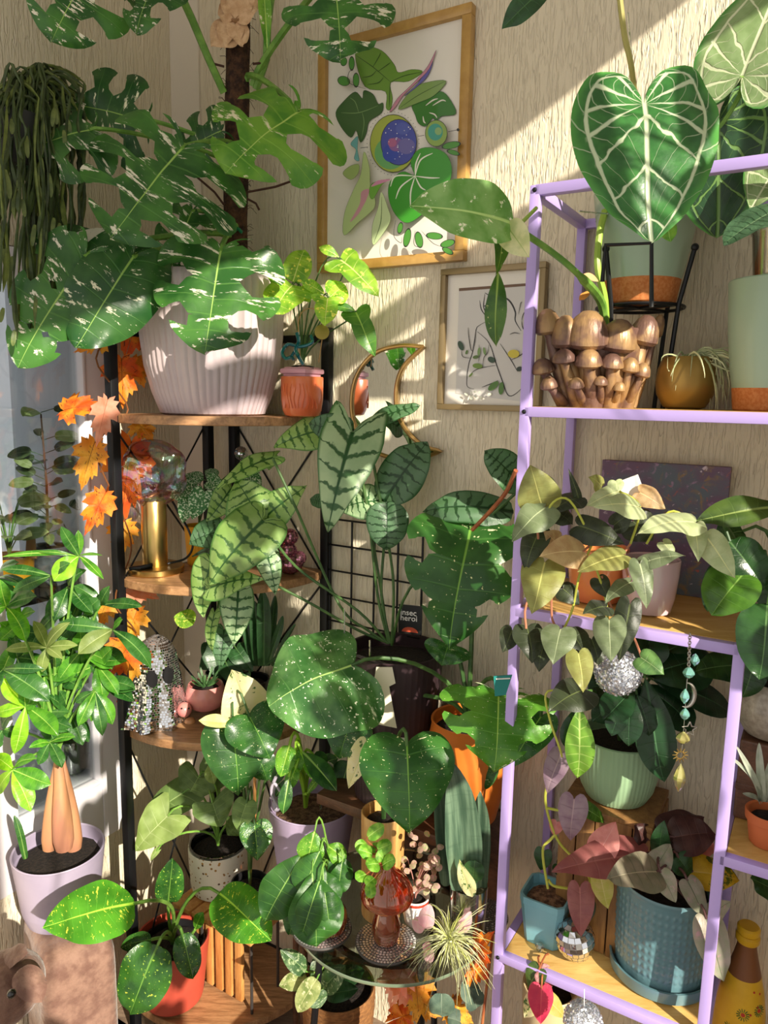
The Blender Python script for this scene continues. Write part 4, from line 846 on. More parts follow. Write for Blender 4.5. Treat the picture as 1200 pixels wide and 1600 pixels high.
# money tree
M_LILP = mat('lilac_grey_pot', 'a398ae', .45, col2='978da5', cscale=6)
pc = AZ(97, 1428, .452); pc.z = .452
mt = thing('money_tree', pc, 'money tree with thick trunks in a ribbed lilac grey pot on the footstool', 'plant')
pot(mt, pc, .10, .08, .165, M_LILP, seg=72, prof=[(.06, 0), (.074, .006), (.082, .03)] + [(lerp(.083, .098, i / 30) + (.0005 if i % 2 else -.0004), lerp(.035, .16, i / 30)) for i in range(31)] + [(.099, .165)], depth=.82)
soil(mt, pc + Vector((0, 0, .14)), .09)
M_TRUNK = mat('trunk_bark', 'b9855c', .6, bump=.0012, bscale=40, col2='a5705a', cscale=18, stretch=(1, 1, .25))
for x0, x1, x2, r0, dy in ((77, 84, 92, .0155, -.03), (100, 94, 90, .019, -.045), (116, 104, 94, .017, -.02)):
    P = crom([A(x0, 1326, pc.y + dy), A(lerp(x0, x1, .5), 1275, pc.y + dy), A(x1, 1230, pc.y + dy * .8), A(x2, 1180, pc.y + dy * .5)], 6); n = len(P)
    MB().tube(P, [r0 * (.9 + .25 * sstep(0, .12, i / n) - .72 * sstep(.12, 1, i / n)) for i in range(n)], 14).out('trunk', M_TRUNK, mt)
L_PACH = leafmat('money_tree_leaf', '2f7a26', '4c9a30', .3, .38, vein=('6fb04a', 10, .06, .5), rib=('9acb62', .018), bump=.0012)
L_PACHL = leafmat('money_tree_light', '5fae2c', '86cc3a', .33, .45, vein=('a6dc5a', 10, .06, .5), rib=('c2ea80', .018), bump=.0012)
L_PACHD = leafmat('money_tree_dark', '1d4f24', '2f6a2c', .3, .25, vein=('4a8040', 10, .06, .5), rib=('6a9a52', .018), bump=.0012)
L_PACHO = leafmat('money_tree_olive', '66823f', '7a9450', .5, .3, vein=('8aa462', 10, .05, .4), rib=('a6bb7a', .018))
y0 = pc.y
HUBS = [  # hub px, Y offset, material, list of (tip px, width)
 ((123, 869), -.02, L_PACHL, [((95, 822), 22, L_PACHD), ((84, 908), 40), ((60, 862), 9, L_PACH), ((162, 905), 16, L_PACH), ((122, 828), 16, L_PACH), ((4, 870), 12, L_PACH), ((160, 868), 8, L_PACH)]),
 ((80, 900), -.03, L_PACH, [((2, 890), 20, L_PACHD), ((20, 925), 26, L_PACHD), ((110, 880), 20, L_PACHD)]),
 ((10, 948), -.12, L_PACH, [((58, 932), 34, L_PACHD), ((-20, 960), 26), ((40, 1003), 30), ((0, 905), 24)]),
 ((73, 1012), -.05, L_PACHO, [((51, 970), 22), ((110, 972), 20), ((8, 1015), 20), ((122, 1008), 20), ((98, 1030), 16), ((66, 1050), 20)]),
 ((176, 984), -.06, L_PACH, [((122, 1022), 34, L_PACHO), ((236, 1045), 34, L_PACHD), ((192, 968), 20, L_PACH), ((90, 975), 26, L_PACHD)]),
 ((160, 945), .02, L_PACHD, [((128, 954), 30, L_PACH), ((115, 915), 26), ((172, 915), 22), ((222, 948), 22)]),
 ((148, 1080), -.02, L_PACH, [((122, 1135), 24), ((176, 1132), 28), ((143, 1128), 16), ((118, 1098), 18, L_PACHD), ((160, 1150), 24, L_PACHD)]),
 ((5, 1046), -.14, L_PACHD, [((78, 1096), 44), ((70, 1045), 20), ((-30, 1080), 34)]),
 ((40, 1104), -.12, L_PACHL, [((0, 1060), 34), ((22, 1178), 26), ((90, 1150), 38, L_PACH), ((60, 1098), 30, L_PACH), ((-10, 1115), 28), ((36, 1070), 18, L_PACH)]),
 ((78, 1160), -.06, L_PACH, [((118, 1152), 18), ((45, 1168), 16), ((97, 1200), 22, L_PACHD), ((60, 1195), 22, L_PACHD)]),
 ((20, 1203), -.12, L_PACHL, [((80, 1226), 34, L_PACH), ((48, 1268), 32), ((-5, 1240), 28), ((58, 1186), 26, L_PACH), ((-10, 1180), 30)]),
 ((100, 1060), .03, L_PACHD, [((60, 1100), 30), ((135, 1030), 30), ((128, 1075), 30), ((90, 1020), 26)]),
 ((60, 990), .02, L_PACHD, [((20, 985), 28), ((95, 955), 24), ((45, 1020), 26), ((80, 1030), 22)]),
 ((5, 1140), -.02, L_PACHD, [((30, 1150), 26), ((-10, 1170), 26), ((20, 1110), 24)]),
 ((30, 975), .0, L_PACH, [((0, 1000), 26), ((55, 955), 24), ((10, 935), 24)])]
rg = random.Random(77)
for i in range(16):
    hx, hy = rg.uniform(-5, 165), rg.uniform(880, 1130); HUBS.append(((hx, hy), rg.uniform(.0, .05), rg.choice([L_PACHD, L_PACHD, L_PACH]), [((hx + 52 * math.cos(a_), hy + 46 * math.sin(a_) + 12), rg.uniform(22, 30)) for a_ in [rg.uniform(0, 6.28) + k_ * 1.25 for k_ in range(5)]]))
ctop = A(92, 1182, y0)
for (hx, hy), dY, mm_, tips in HUBS:
    h_ = A(hx, hy, y0 + dY); petiole(mt, ctop, h_, .0028, M_STEMG, .15, up=.35)
    for tp in tips:
        (tx, ty), w = tp[:2]; m_ = tp[2] if len(tp) > 2 else mm_
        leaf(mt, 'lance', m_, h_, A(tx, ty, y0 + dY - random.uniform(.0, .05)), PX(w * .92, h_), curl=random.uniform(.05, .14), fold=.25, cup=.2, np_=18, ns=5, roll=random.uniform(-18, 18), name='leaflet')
# little cactus at the pot's left rim
ct = thing('flat_cactus_stem', A(35, 1310, y0 - .10), 'flat green cactus stem leaning on the lilac grey pot rim', 'plant')
leaf(ct, 'strap', L_PACHD, A(40, 1342, y0 - .1), A(22, 1274, y0 - .1), .016, name='stem', np_=12)

# marbled philodendron in the red pot on the bottom tier
M_RED = mat('coral_pot', 'b84d3a', .5, col2='ae4636', cscale=8); M_NURS = mat('nursery_black', '1b1a1c', .35, coat=.3)
p = SP(272, TZ[3], .285); p.z = TZ[3]
rp = thing('marbled_philodendron', p, 'lime marbled philodendron in a coral red pot on the bottom tier', 'plant')
pot(rp, p, .092, .078, .175, M_RED, seg=64, prof=[(.066, 0), (.074, .006)] + [(lerp(.076, .0935, i / 30) + (.0005 if i % 2 else -.0004), lerp(.012, .168, i / 30)) for i in range(31)] + [(.094, .175)], depth=.75)
MB().lathe(p + Vector((0, 0, .125)), [(.078, 0), (.083, .035), (.079, .035), (.076, .02)], 40, cap=False).out('nursery_pot', M_NURS, rp); soil(rp, p + Vector((0, 0, .148)), .076)
L_MARB = leafmat('marbled_leaf', '2a7420', '3c8e28', .2, .28, var=('c4d850', .62, 34, 6, .04), spk=('b4d44a', .69, 30), rib=('8fd04a', .018), vein=('4aa838', 12, .05, .4))
L_MARBD = leafmat('marbled_leaf_dark', '1c4a20', '2c6a26', .25, .2, var=('c3d24a', .66, 20, 6, .04), spk=('8fbf48', .66, 24), rib=('5f9a40', .02))
yy = p.y; cr = p + Vector((.0, 0, .15))
leaves(rp, [(208, 1412, 66, 1450, 90, yy - .33, -.12, dict(fold=.05)), (263, 1410, 270, 1340, 44, yy - .04, .0, dict(m=L_MARBD)), (343, 1396, 424, 1470, 78, yy - .17, -.08), (246, 1478, 203, 1585, 84, yy - .17, -.05, dict(m=L_MARBD)), (285, 1460, 302, 1530, 44, yy - .12, -.03, dict(m=L_MARBD)), (236, 1468, 188, 1480, 28, yy - .10, -.02, dict(m=L_MARBD)), (305, 1452, 318, 1425, 20, yy - .06, 0, dict(shape='lance'))], L_MARB, 'ovate', crown=cr, pm=M_STEMG, pr=.0045, np_=24, ns=7, cup=.12, wave=.03, bow=.0, up=.15)
# slatted stand, speckled pot
M_PINE = wood('orange_pine', 'b5773c', 'd29a58', (12, 12, 2), .5, .1)
p = T(.20, .19, TZ[3])
stn = thing('slatted_stand', p, 'orange pine slatted stand with thin metal legs on the bottom tier', 'stand')
ht = .255
for i in range(8): MB().box(p + UR * (-.12 + i * .034) + Vector((0, 0, ht)), .028, .17, .012, bev=.001).out('slat', M_PINE, stn)
for i in range(5): MB().box(p + UR * (-.10 + i * .034) + UL * .02 + Vector((0, 0, ht * .5)), .022, .012, ht - .02, bev=.001).out('board', M_PINE, stn)
for a in (-.085, .085):
    for b in (-.075, .03): MB().tube([p + UR * a + UL * b, p + UR * a + UL * b + Vector((0, 0, ht - .006))], .004, 8).out('leg', mat('grey_metal', '55504e', .4, .6), stn)
g = NT('speckled_ceramic'); tcn = g.n('TexCoord').outputs['Object']; vo = g.n('TexVoronoi', None, Vector=tcn, Scale=95.0, Randomness=1.0)
sp_ = g.math('MULTIPLY', g.math('LESS_THAN', vo.outputs['Distance'], .30), g.math('GREATER_THAN', g.n('SeparateColor', None, i0=vo.outputs['Color']).outputs[0], .55))
cl = g.mix(g.n('SeparateColor', None, i0=vo.outputs['Color']).outputs[1], srgb('5a4632'), srgb('b9863a')); g.bsdf(Base_Color=g.mix(sp_, srgb('e8e0d2'), cl), Roughness=.4); M_TERZ = g.m
p = T(.125, .165, TZ[3] + ht + .007)
pz = thing('speckled_pot_syngonium', p, 'soft green arrowhead plant in a white speckled pot on the slatted stand', 'plant')
pot(pz, p, .078, .07, .125, M_TERZ, prof=[(.062, 0), (.069, .006), (.073, .03), (.077, .09), (.078, .125)], depth=.75)
MB().lathe(p + Vector((0, 0, .105)), [(.069, 0), (.0745, .028), (.071, .028), (.066, .01)], 36, cap=False).out('nursery_pot', thinglass('dark_clear', '4a4a4a', .15), pz); soil(pz, p + Vector((0, 0, .115)), .066)
L_SYN = leafmat('soft_syngonium', '7a9a50', '8fae66', .5, .3, vein=('a6be80', 7, .06, .5), rib=('b2c88c', .014))
L_SYND = leafmat('soft_syngonium_dark', '4a6a34', '5c7d42', .5, .25, vein=('78985a', 7, .06, .5), rib=('86a566', .014))
yy = p.y; cr = p + Vector((0, 0, .12))
leaves(pz, [(262, 1275, 212, 1330, 74, yy - .10, -.04), (285, 1240, 215, 1290, 56, yy - .04, -.03, dict(m=L_SYND)), (332, 1255, 346, 1292, 70, yy - .13, -.02, dict(m=L_SYND, roll=10)), (310, 1215, 290, 1250, 70, yy - .02, -.02, dict(m=L_SYND)), (340, 1200, 330, 1240, 60, yy, -.02, dict(m=L_SYND)), (335, 1225, 325, 1195, 22, yy - .04, 0, dict(shape='lance')), (370, 1290, 355, 1305, 40, yy - .10, -.02, dict(m=L_SYND)), (245, 1330, 235, 1345, 10, yy - .1, 0)], L_SYN, 'arrow', crown=cr, pm=M_STEMG, pr=.0028, np_=20, ns=6)

# ================================================================== MIDDLE
def onshelf(px, z, n): q = SP(px, z, n); q.z = z; return q
# wall shelf that carries the dark pot and the orange pot
WSZ = .74
wsf = thing('wall_shelf', T(.62, .0, WSZ - .025), 'dark brown wooden wall shelf hidden behind the speckled leaves', 'shelf')
M_DKW = wood('dark_board', '4a2e1e', '6b4630', (3, 14, 14), .5, .1, math.radians(30))
MB().box(T(.6625, .112, WSZ - .0125), .355, .215, .025, bev=.002).out('board', M_DKW, wsf)
for t in (.51, .80): MB().prism([(0, 0), (.17, .0), (0, -.17)], .018, UL, Vector((0, 0, 1)), UR, T(t, .005, WSZ - .025)).out('bracket', M_DKW, wsf, False)
for i in range(5): MB().box(T(.52 + i * .075, .008, WSZ - .16), .07, .012, .26, bev=.0015).out('back_board', M_DKW, wsf)
# silver veined plant in the tall dark ribbed pot
M_DPOT = mat('plum_pot', '3a2a2e', .45, col2='2f2226', cscale=6)
p = onshelf(612, WSZ, .118); zr = AW(606, 1010, .118).z; hh = zr - WSZ
sv = thing('silver_plant', p, 'tall silver veined arrow-leaved plant in a dark plum ribbed pot under the moon mirror', 'plant')
pot(sv, p, .108, .085, hh, M_DPOT, seg=144, rf=lambda th, z: 1 + .012 * abs(math.sin(th * 24)), depth=.92); soil(sv, p + Vector((0, 0, hh * .925)), .098)
cr = p + Vector((0, 0, hh * .93)); yy = 1.66
leaves(sv, SILVER_ROWS, L_SILVG, 'heart', np_=20, ns=6, cup=.22, wave=.05, curl=.1)
leaves(sv, [(550, 678, 512, 832, 104, yy - .06, -.06, dict(m=L_SILV)), (573, 668, 657, 634, 40, yy, .0, dict(m=L_SILVD, shape='ovate', roll=-20)), (602, 782, 668, 690, 78, yy - .06, .02, dict(m=L_SILVD, shape='ovate')), (603, 782, 532, 796, 62, yy - .05, .0, dict(m=L_SILV, shape='ovate')), (604, 785, 604, 860, 66, yy - .07, -.02, dict(m=L_SILVD, shape='ovate')), (815, 762, 756, 704, 58, yy - .24, .0, dict(m=L_SILVD, shape='ovate')), (815, 745, 872, 770, 44, yy - .28, .0, dict(m=L_SILVD, shape='ovate')), (800, 800, 660, 800, 60, yy - .18, .02, dict(m=L_SILVD, shape='ovate')), (506, 786, 484, 780, 24, yy, 0, dict(m=L_SILVD, shape='ovate')), (552, 672, 482, 662, 44, yy - .03, 0, dict(m=L_SILVD, shape='ovate', roll=-25))], L_SILV, 'arrow', np_=22, ns=7, cup=.2, wave=.05, curl=.1)
for L in ([(606, 1005), (575, 985), (530, 945), (465, 800), (426, 716)], [(606, 1005), (560, 955), (462, 885), (410, 815)], [(608, 1005), (560, 985), (480, 940), (412, 905)], [(608, 1005), (590, 930), (575, 800), (552, 680)], [(610, 1005), (596, 930), (600, 850), (602, 782)], [(612, 1005), (614, 900), (590, 760), (573, 668)], [(612, 1008), (640, 920), (740, 830), (812, 765)], [(606, 1005), (598, 940), (580, 830)]):
    tube(sv, crom([A(x, y, lerp(p.y, yy - (.22 if L[-1][0] > 700 else .05), i / (len(L) - 1))) for i, (x, y) in enumerate(L)], 5), .0032, M_STEMD, 'stem')
tube(sv, crom([A(x, y, 1.38 - .04 * i) for i, (x, y) in enumerate([(738, 828), (765, 800), (790, 770), (806, 735)])], 5), .004, M_STEMR, 'stem')
for x, y0_, y1_ in ((578, 1000, 1140), (538, 950, 1010)): tube(sv, [A(x, y1_, 1.5), A(x, y0_, 1.5)], .002, thinglass('rod_glass', 'e0e6e2', .3), 'support_rod')
# black card with lettering at the pot's back
def text(parent, s, c, X, Yv, size, m, name='lettering', bold=.0):
    cu = bpy.data.curves.new('t', 'FONT'); cu.body = s; cu.size = size; cu.offset = bold; cu.resolution_u = 3
    o = bpy.data.objects.new('t', cu); COL.objects.link(o); dg = bpy.context.evaluated_depsgraph_get(); me = bpy.data.meshes.new_from_object(o.evaluated_get(dg)); COL.objects.unlink(o); bpy.data.objects.remove(o)
    return mesh(name, [c + X * v.co.x + Yv * v.co.y for v in me.vertices], [list(q.vertices) for q in me.polygons], m, parent, False)
cd_ = thing('insect_card', A(640, 990, 1.60), 'small black card lettered insec heroi with orange beetle above the dark pot', 'card')
cc = A(641, 968, 1.60); ux = PX(1, cc); XV = Vector((math.cos(-.3), math.sin(-.3), 0)); ZV = Vector((0, 0, 1)); NV = XV.cross(ZV)
MB().box(cc, 38 * ux, .003, 46 * ux, XV, -NV, ZV).out('card', mat('card_black', '1c1c1a', .5), cd_, False)
text(cd_, 'insec', cc + XV * (-16 * ux) + ZV * (7 * ux) + NV * .002, XV, ZV, 13 * ux, M_WHITE, bold=.0002); text(cd_, 'heroi', cc + XV * (-16 * ux) - ZV * (2 * ux) + NV * .002, XV, ZV, 13 * ux, M_WHITE, bold=.0002)
MB().prism([(13 * ux * math.cos(i * PI / 10), 8 * ux * math.sin(i * PI / 10)) for i in range(11)], .0006, XV, ZV, NV, cc - ZV * (20 * ux) + NV * .0016).out('beetle', mat('beetle_orange', 'd4593a', .5), cd_, False)

# speckled monstera in the orange pot
L_THAI = leafmat('speckled_leaf', '1f5024', '2c682a', .28, .28, var=('dfe2b4', .645, 8, 2.0, .03), spk=('d6e0a8', .69, 34), rib=('6aa848', .014), vein=('3f7f38', 7, .04, .5))
L_THAIL = leafmat('speckled_leaf_light', '37802a', '4f9632', .25, .28, var=('e2e8c4', .60, 9, 2.2, .03), spk=('e2ecb4', .69, 34), rib=('9ad060', .014), vein=('5fa844', 7, .04, .5))
L_THAIP = leafmat('speckled_leaf_pale', '2c5c30', '4c8246', .2, .25, var=('d4e0c0', .60, 9, 2.2, .08), spk=('e2ecd0', .66, 30), rib=('a0cc78', .014), vein=('4f8a48', 7, .04, .4))
L_CREAM = leafmat('cream_leaf', 'e0ddac', 'd6d89a', .4, .35, rib=('b8c878', .016), var=('3a6a30', .56, 7, 3, .03))
M_ORANGE = mat('orange_pot', 'd9782a', .55, col2='cf6c24', cscale=6)
p = onshelf(726, WSZ, .112); zr = AW(712, 1118, .112).z; hh = zr - WSZ
th = thing('speckled_monstera', p, 'cream speckled monstera with four large leaves in a plain orange pot', 'plant')
pot(th, p, .085, .068, hh, M_ORANGE, prof=[(.06, 0), (.068, .005), (.086, hh * .4), (.088, hh * .7), (.078, hh * .95), (.08, hh)], depth=.9); soil(th, p + Vector((0, 0, hh * .91)), .072)
cr = p + Vector((0, 0, hh * .92))
leaves(th, [(735, 828, 702, 1014, 205, 1.46, -.10, dict(m=L_THAI, lobes=4, depth=.55, cup=.14)), (549, 1040, 420, 1104, 190, 1.42, -.06, dict(m=L_THAIP, shape='rheart', np_=28, ns=9, wave=.07, fold=-.25, cup=.1, curl=.12)), (779, 1088, 772, 1206, 182, 1.30, -.08, dict(m=L_THAIL, lobes=4, depth=.55, roll=-5)), (548, 1128, 530, 1186, 78, 1.5, -.02, dict(m=L_THAI)), (748, 1186, 742, 1242, 66, 1.42, 0, dict(m=L_THAI)), (845, 1120, 800, 1200, 70, 1.34, -.02, dict(m=L_THAI)), (700, 1010, 690, 1040, 80, 1.5, -.02, dict(m=L_THAI))], L_THAI, 'heart', crown=cr, pm=M_STEMD, pr=.0045, bow=.1, np_=22, ns=7, holes=False)
L_CR2 = L_CREAM
# plain tags
def tagcard(name, label, pts, Y, m, dY=0, th_=.0025):
    P = [A(x, y, Y + dY * (y - pts[0][1]) / 100) for x, y in pts]; t_ = thing(name, P[0], label, 'tag'); n = (P[1] - P[0]).cross(P[2] - P[0]).normalized(); k = len(P)
    mesh('card', P + [q - n * th_ for q in P], [list(range(k)), list(range(k, 2 * k))[::-1]] + [[i, (i + 1) % k, k + (i + 1) % k, k + i] for i in range(k)], m, t_, False); return t_
M_CARD = mat('cream_card', 'e6dfc6', .6)
tagcard('plant_tag', 'cream notched wooden plant tag standing right of the big speckled leaf', [(588, 1042), (613, 1042), (618, 1067), (608, 1072), (620, 1137), (585, 1130), (580, 1090)], 1.46, M_CARD)
tagcard('paper_tag', 'small white paper tag poking above the dark speckled leaf', [(622, 1152), (634, 1153), (632, 1182), (614, 1180)], 1.36, M_WHITE)
tt = tagcard('teal_tag', 'teal card tag with white outline on the speckled leaf by lilac post', [(771, 1056), (800, 1054), (790, 1085), (773, 1087)], 1.20, mat('teal_card', '1c7f78', .5))
MB().tube([A(775, 1061, 1.197), A(797, 1060, 1.197)], .0012, 6).out('outline', M_WHITE, tt)

# lower speckled plant in the small grey pot
p = T(.265, .20, TZ[3] + .268)
gp = thing('cream_splashed_plant', p, 'dark speckled plant with one half cream leaf in a small grey pot', 'plant')
pot(gp, p - Vector((0, 0, .006)), .048, .04, .09, mat('grey_pot', '7a7876', .5), depth=.75); MB().lathe(p + Vector((0, 0, .065)), [(.042, 0), (.0445, .022), (.042, .022), (.04, .01)], 30, cap=False).out('nursery_pot', M_NURS, gp); soil(gp, p + Vector((0, 0, .068)), .041)
cr = p + Vector((0, 0, .07)); yy = 1.50
leaves(gp, [(392, 1122, 362, 1046, 84, yy, .03, dict(m=L_CREAM)), (390, 1120, 422, 1186, 98, yy - .04, -.03, dict(m=L_THAI)), (364, 1136, 372, 1244, 96, yy - .03, -.03, dict(m=L_THAI)), (370, 1133, 310, 1126, 22, yy - .05, -.02, dict(m=leafmat('pale_bract', 'dce09a', 'c8d884', .4, .4), shape='lance', fold=.5)), (405, 1185, 418, 1220, 46, yy + .03, 0, dict(m=L_THAI)), (398, 1290, 402, 1345, 52, yy + .04, -.03, dict(m=L_MARBD)), (385, 1255, 372, 1300, 40, yy + .06, -.02, dict(m=L_SYND))], L_THAI, 'heart', crown=cr, pm=M_STEMD, pr=.003, np_=20, ns=6)
tube(gp, [A(398, 1335, yy + .06), A(398, 1205, yy + .1)], .0035, M_PINE, 'bamboo_stick')

# lilac pot with pothos on a stool
p = T(.425, .155, .47)
st2 = thing('small_stool', T(.425, .155, 0), 'plain brown wooden stool carrying the lilac pot', 'stool')
MB().lathe(p - Vector((0, 0, .02)), [(.001, 0), (.078, 0), (.08, .003), (.08, .017), (.078, .0195), (.001, .0195)], 36).out('seat', M_DKW, st2)
for i in range(3): a = i * 2.094 + .3; MB().tube([p + Vector((math.cos(a) * .055, math.sin(a) * .055, -.02)), Vector((p.x + math.cos(a) * .06, p.y + math.sin(a) * .06, 0))], [.010, .008], 10).out('leg', M_DKW, st2)
lp = thing('lilac_pot_pothos', p, 'glossy pothos with pale stems in a lilac textured pot at the centre', 'plant')
M_LIL2 = mat('lilac_pot', 'b5a4c2', .45, col2='ab9aba', cscale=6)
pot(lp, p, .105, .08, .20, M_LIL2, seg=72, prof=[(.066, 0), (.076, .006), (.08, .02)] + [(lerp(.082, .104, i / 40) + (.0006 if i % 2 else -.0005), lerp(.024, .195, i / 40)) for i in range(41)] + [(.105, .20)], rf=lambda th_, z: 1 + .004 * math.sin(th_ * 60), depth=.86)
soil(lp, p + Vector((0, 0, .172)), .095, mat('gritty_soil', '4a3428', .95, bump=.004, bscale=150, col2='8a6a50', cscale=110)); cr = p + Vector((0, 0, .172)); yy = p.y
L_POTH = leafmat('pothos_leaf', '3f8a2a', '66ac38', .25, .35, rib=('a6d860', .03), spk=('b9dc70', .64, 16)); L_POTHD = leafmat('pothos_dark', '1f4a24', '2f6a2a', .3, .2, rib=('8ab860', .03), var=('dfe6b8', .66, 8, 3, .03))
leaves(lp, [(452, 1166, 438, 1214, 30, yy - .08, -.03), (462, 1172, 462, 1212, 26, yy - .05, -.02), (472, 1174, 526, 1236, 34, yy - .06, -.05, dict(m=L_POTHD, shape='lance')), (452, 1214, 442, 1272, 22, yy - .10, -.03, dict(m=L_POTHD, shape='lance')), (545, 1190, 532, 1238, 44, yy, -.02, dict(m=L_POTHD)), (450, 1220, 430, 1245, 14, yy - .08, 0, dict(m=L_POTHD)), (480, 1240, 500, 1215, 12, yy - .04, 0, dict(shape='lance')), (478, 1190, 505, 1225, 24, yy - .07, -.03), (462, 1200, 448, 1235, 22, yy - .07, -.02), (490, 1180, 512, 1195, 24, yy - .03, 0, dict(m=L_POTHD)), (440, 1200, 425, 1225, 24, yy - .03, 0, dict(m=L_POTHD)), (500, 1195, 528, 1185, 26, yy, 0, dict(m=L_POTHD))], L_POTH, 'ovate', crown=cr - UR * .02, pm=mat('lime_stem', '9ac83c', .4), pr=.004, bow=.3, up=.6)
hd_ = thing('ceramic_hand', A(428, 1265, yy - .08), 'small lilac grey skeleton hand hooked over the lilac pot rim', 'ornament')
for k in range(4):
    P = crom([A(x, y, yy - .085 + k * .012) for x, y in ((436 + k * 3, 1262), (424 + k * 4, 1240 + k * 2), (428 + k * 4, 1224 + k * 4), (438 + k * 3, 1236 + k * 4))], 4); MB().tube(P, [.0042 - .0012 * abs(math.sin(i * 1.1)) for i in range(len(P))], 8).out('finger', mat('hand_grey', 'a8a0b0', .4), hd_)
MB().tube([A(426, 1226, yy - .07), A(431, 1214, yy - .07)], .004, 8).out('thumb', mat('hand_grey', 'a8a0b0', .4), hd_); MB().ball(A(432, 1258, yy - .06), .012, 12, 8, (1, 1, 1.3)).out('palm', mat('hand_grey', 'a8a0b0', .4), hd_)
gw_ = thing('glass_globe_pick', A(506, 1262, yy - .04), 'small ridged glass watering globe standing in the lilac pot', 'ornament')
M_CLEAR = thinglass('clear_thick', 'e6efe8', .22); c_ = A(511, 1202, yy - .04)
MB().ball(c_, .0175, 24, 16, (1, 1, 1), lambda d: 1 + .03 * abs(math.sin(math.atan2(d.y, d.x) * 8))).out('globe', M_CLEAR, gw_); tube(gw_, [c_ - Vector((0, 0, .017)), A(501, 1264, yy - .04)], .003, M_CLEAR, 'tube')

# ------------------------------------------------------------------ glass side table
GZ = .55; GC = AZ(613, 1416, GZ); GC.z = GZ; GR = .213
gt_ = thing('glass_table', Vector((GC.x, GC.y, 0)), 'round clear glass side table in front of the wall shelf', 'table')
g = NT('table_glass'); tr_ = g.n('BsdfTransparent', None, Color=srgb('dfe8e0')); gl_ = g.n('BsdfGlossy', None, Roughness=.03); f_ = g.math('ADD', g.math('MULTIPLY', g.n('LayerWeight', None, Blend=.45).outputs[0], .5), .05, True)
g.t.links.new(g.n('MixShader', None, i0=f_, i1=tr_.outputs[0], i2=gl_.outputs[0]).outputs[0], g.o.inputs[0]); M_TG = g.m
MB().lathe(GC - Vector((0, 0, .009)), [(.001, 0), (GR - .003, 0), (GR, .002), (GR, .007), (GR - .003, .009), (.001, .009)], 96).out('top', M_TG, gt_)
MB().lathe(GC - Vector((0, 0, .0085)), [(GR + .0005, .0005), (GR + .0014, .003), (GR + .0014, .0055), (GR + .0005, .008)], 96, cap=False).out('edge', mat('glass_edge', '6f7f68', .12, coat=.8), gt_)
for i in range(3):
    a = i * 2.094 + .9; MB().tube([GC + Vector((math.cos(a) * .15, math.sin(a) * .15, -.011)), Vector((GC.x + math.cos(a) * .19, GC.y + math.sin(a) * .19, 0))], .008, 10).out('leg', M_BLACKM, gt_)
MB().lathe(GC - Vector((0, 0, .02)), [(.145, 0), (.155, 0), (.155, .01), (.145, .01), (.145, 0)], 48, cap=False).out('ring', M_BLACKM, gt_)
def coaster(px, py, r, label):
    c = AZ(px, py, GZ + .0008); c.z = GZ + .0008; o = thing('mosaic_coaster', c, label, 'coaster', 'mirror coasters on the glass table')
    MB().lathe(c, [(.001, 0), (r, 0), (r + .001, .003), (r, .0055), (.001, .0055)], 56).out('base', mat('coaster_base', '4a4644', .5), o)
    disco('mirror_tiles', o, c, lambda u, v: c + Vector((math.cos(-2 * PI * u) * lerp(.003, r, v), math.sin(-2 * PI * u) * lerp(.003, r, v), .0058)), [max(6, int(60 * (i + .6) / 9)) for i in range(9)], mat('coaster_tiles', 'f0f2f4', .12, .75), .22, .05, seed=px); return c
ca = coaster(503, 1452, .061, 'mirror mosaic coaster under the drooping leafy cutting'); cb_ = coaster(603, 1474, .061, 'mirror mosaic coaster under the amber mushroom vase'); cc_ = coaster(752, 1432, .056, 'mirror mosaic coaster behind the lilac post')
# amber mushroom vase with pink and green cuttings
g = NT('amber_glass'); t1 = g.n('BsdfTransparent', None, Color=srgb('e0743a')); t2 = g.n('BsdfGlossy', None, Roughness=.05, Color=(1, .85, .7, 1)); t3 = g.n('BsdfDiffuse', None, Color=srgb('a8401c'))
m1 = g.n('MixShader', None, i0=.35, i1=t1.outputs[0], i2=t3.outputs[0]); f_ = g.math('ADD', g.math('MULTIPLY', g.n('LayerWeight', None, Blend=.35).outputs[1], .6), .1, True)
g.t.links.new(g.n('MixShader', None, i0=f_, i1=m1.outputs[0], i2=t2.outputs[0]).outputs[0], g.o.inputs[0]); M_AMB = g.m
vb = cb_ + Vector((0, 0, .007))
am = thing('mushroom_vase', vb, 'amber glass mushroom vase holding small round-leaved cuttings', 'vase')
MB().lathe(vb, [(.018, 0), (.024, .004), (.0285, .02), (.028, .04), (.022, .062), (.0165, .08), (.0175, .088)], 36, cap=False).out('stem', M_AMB, am)
MB().lathe(vb, [(.0175, .088), (.034, .086), (.050, .092), (.0535, .102), (.051, .115), (.042, .132), (.028, .147), (.016, .156), (.013, .166), (.0155, .170)], 44, cap=False).out('cap', M_AMB, am)
MB().lathe(vb, [(.001, .002), (.022, .004), (.0265, .02), (.026, .04), (.0205, .06), (.001, .06)], 28).out('water', thinglass('amber_water', 'd8602a', .1), am)
cut = thing('round_leaf_cutting', vb + Vector((0, 0, .16)), 'green round-leaved cutting growing from the amber mushroom vase', 'plant')
L_ROUND = leafmat('round_green', '4f9a30', '7cbc48', .2, .3, rib=('a6d878', .03)); L_PINKT = leafmat('pink_tiny', 'c9a59a', 'a8a07a', .35, .35, rib=('d8b8a8', .03)); L_PINKG = leafmat('pink_tiny_green', '9aae78', 'c0a890', .35, .35)
cr = vb + Vector((0, 0, .165)); yy = vb.y
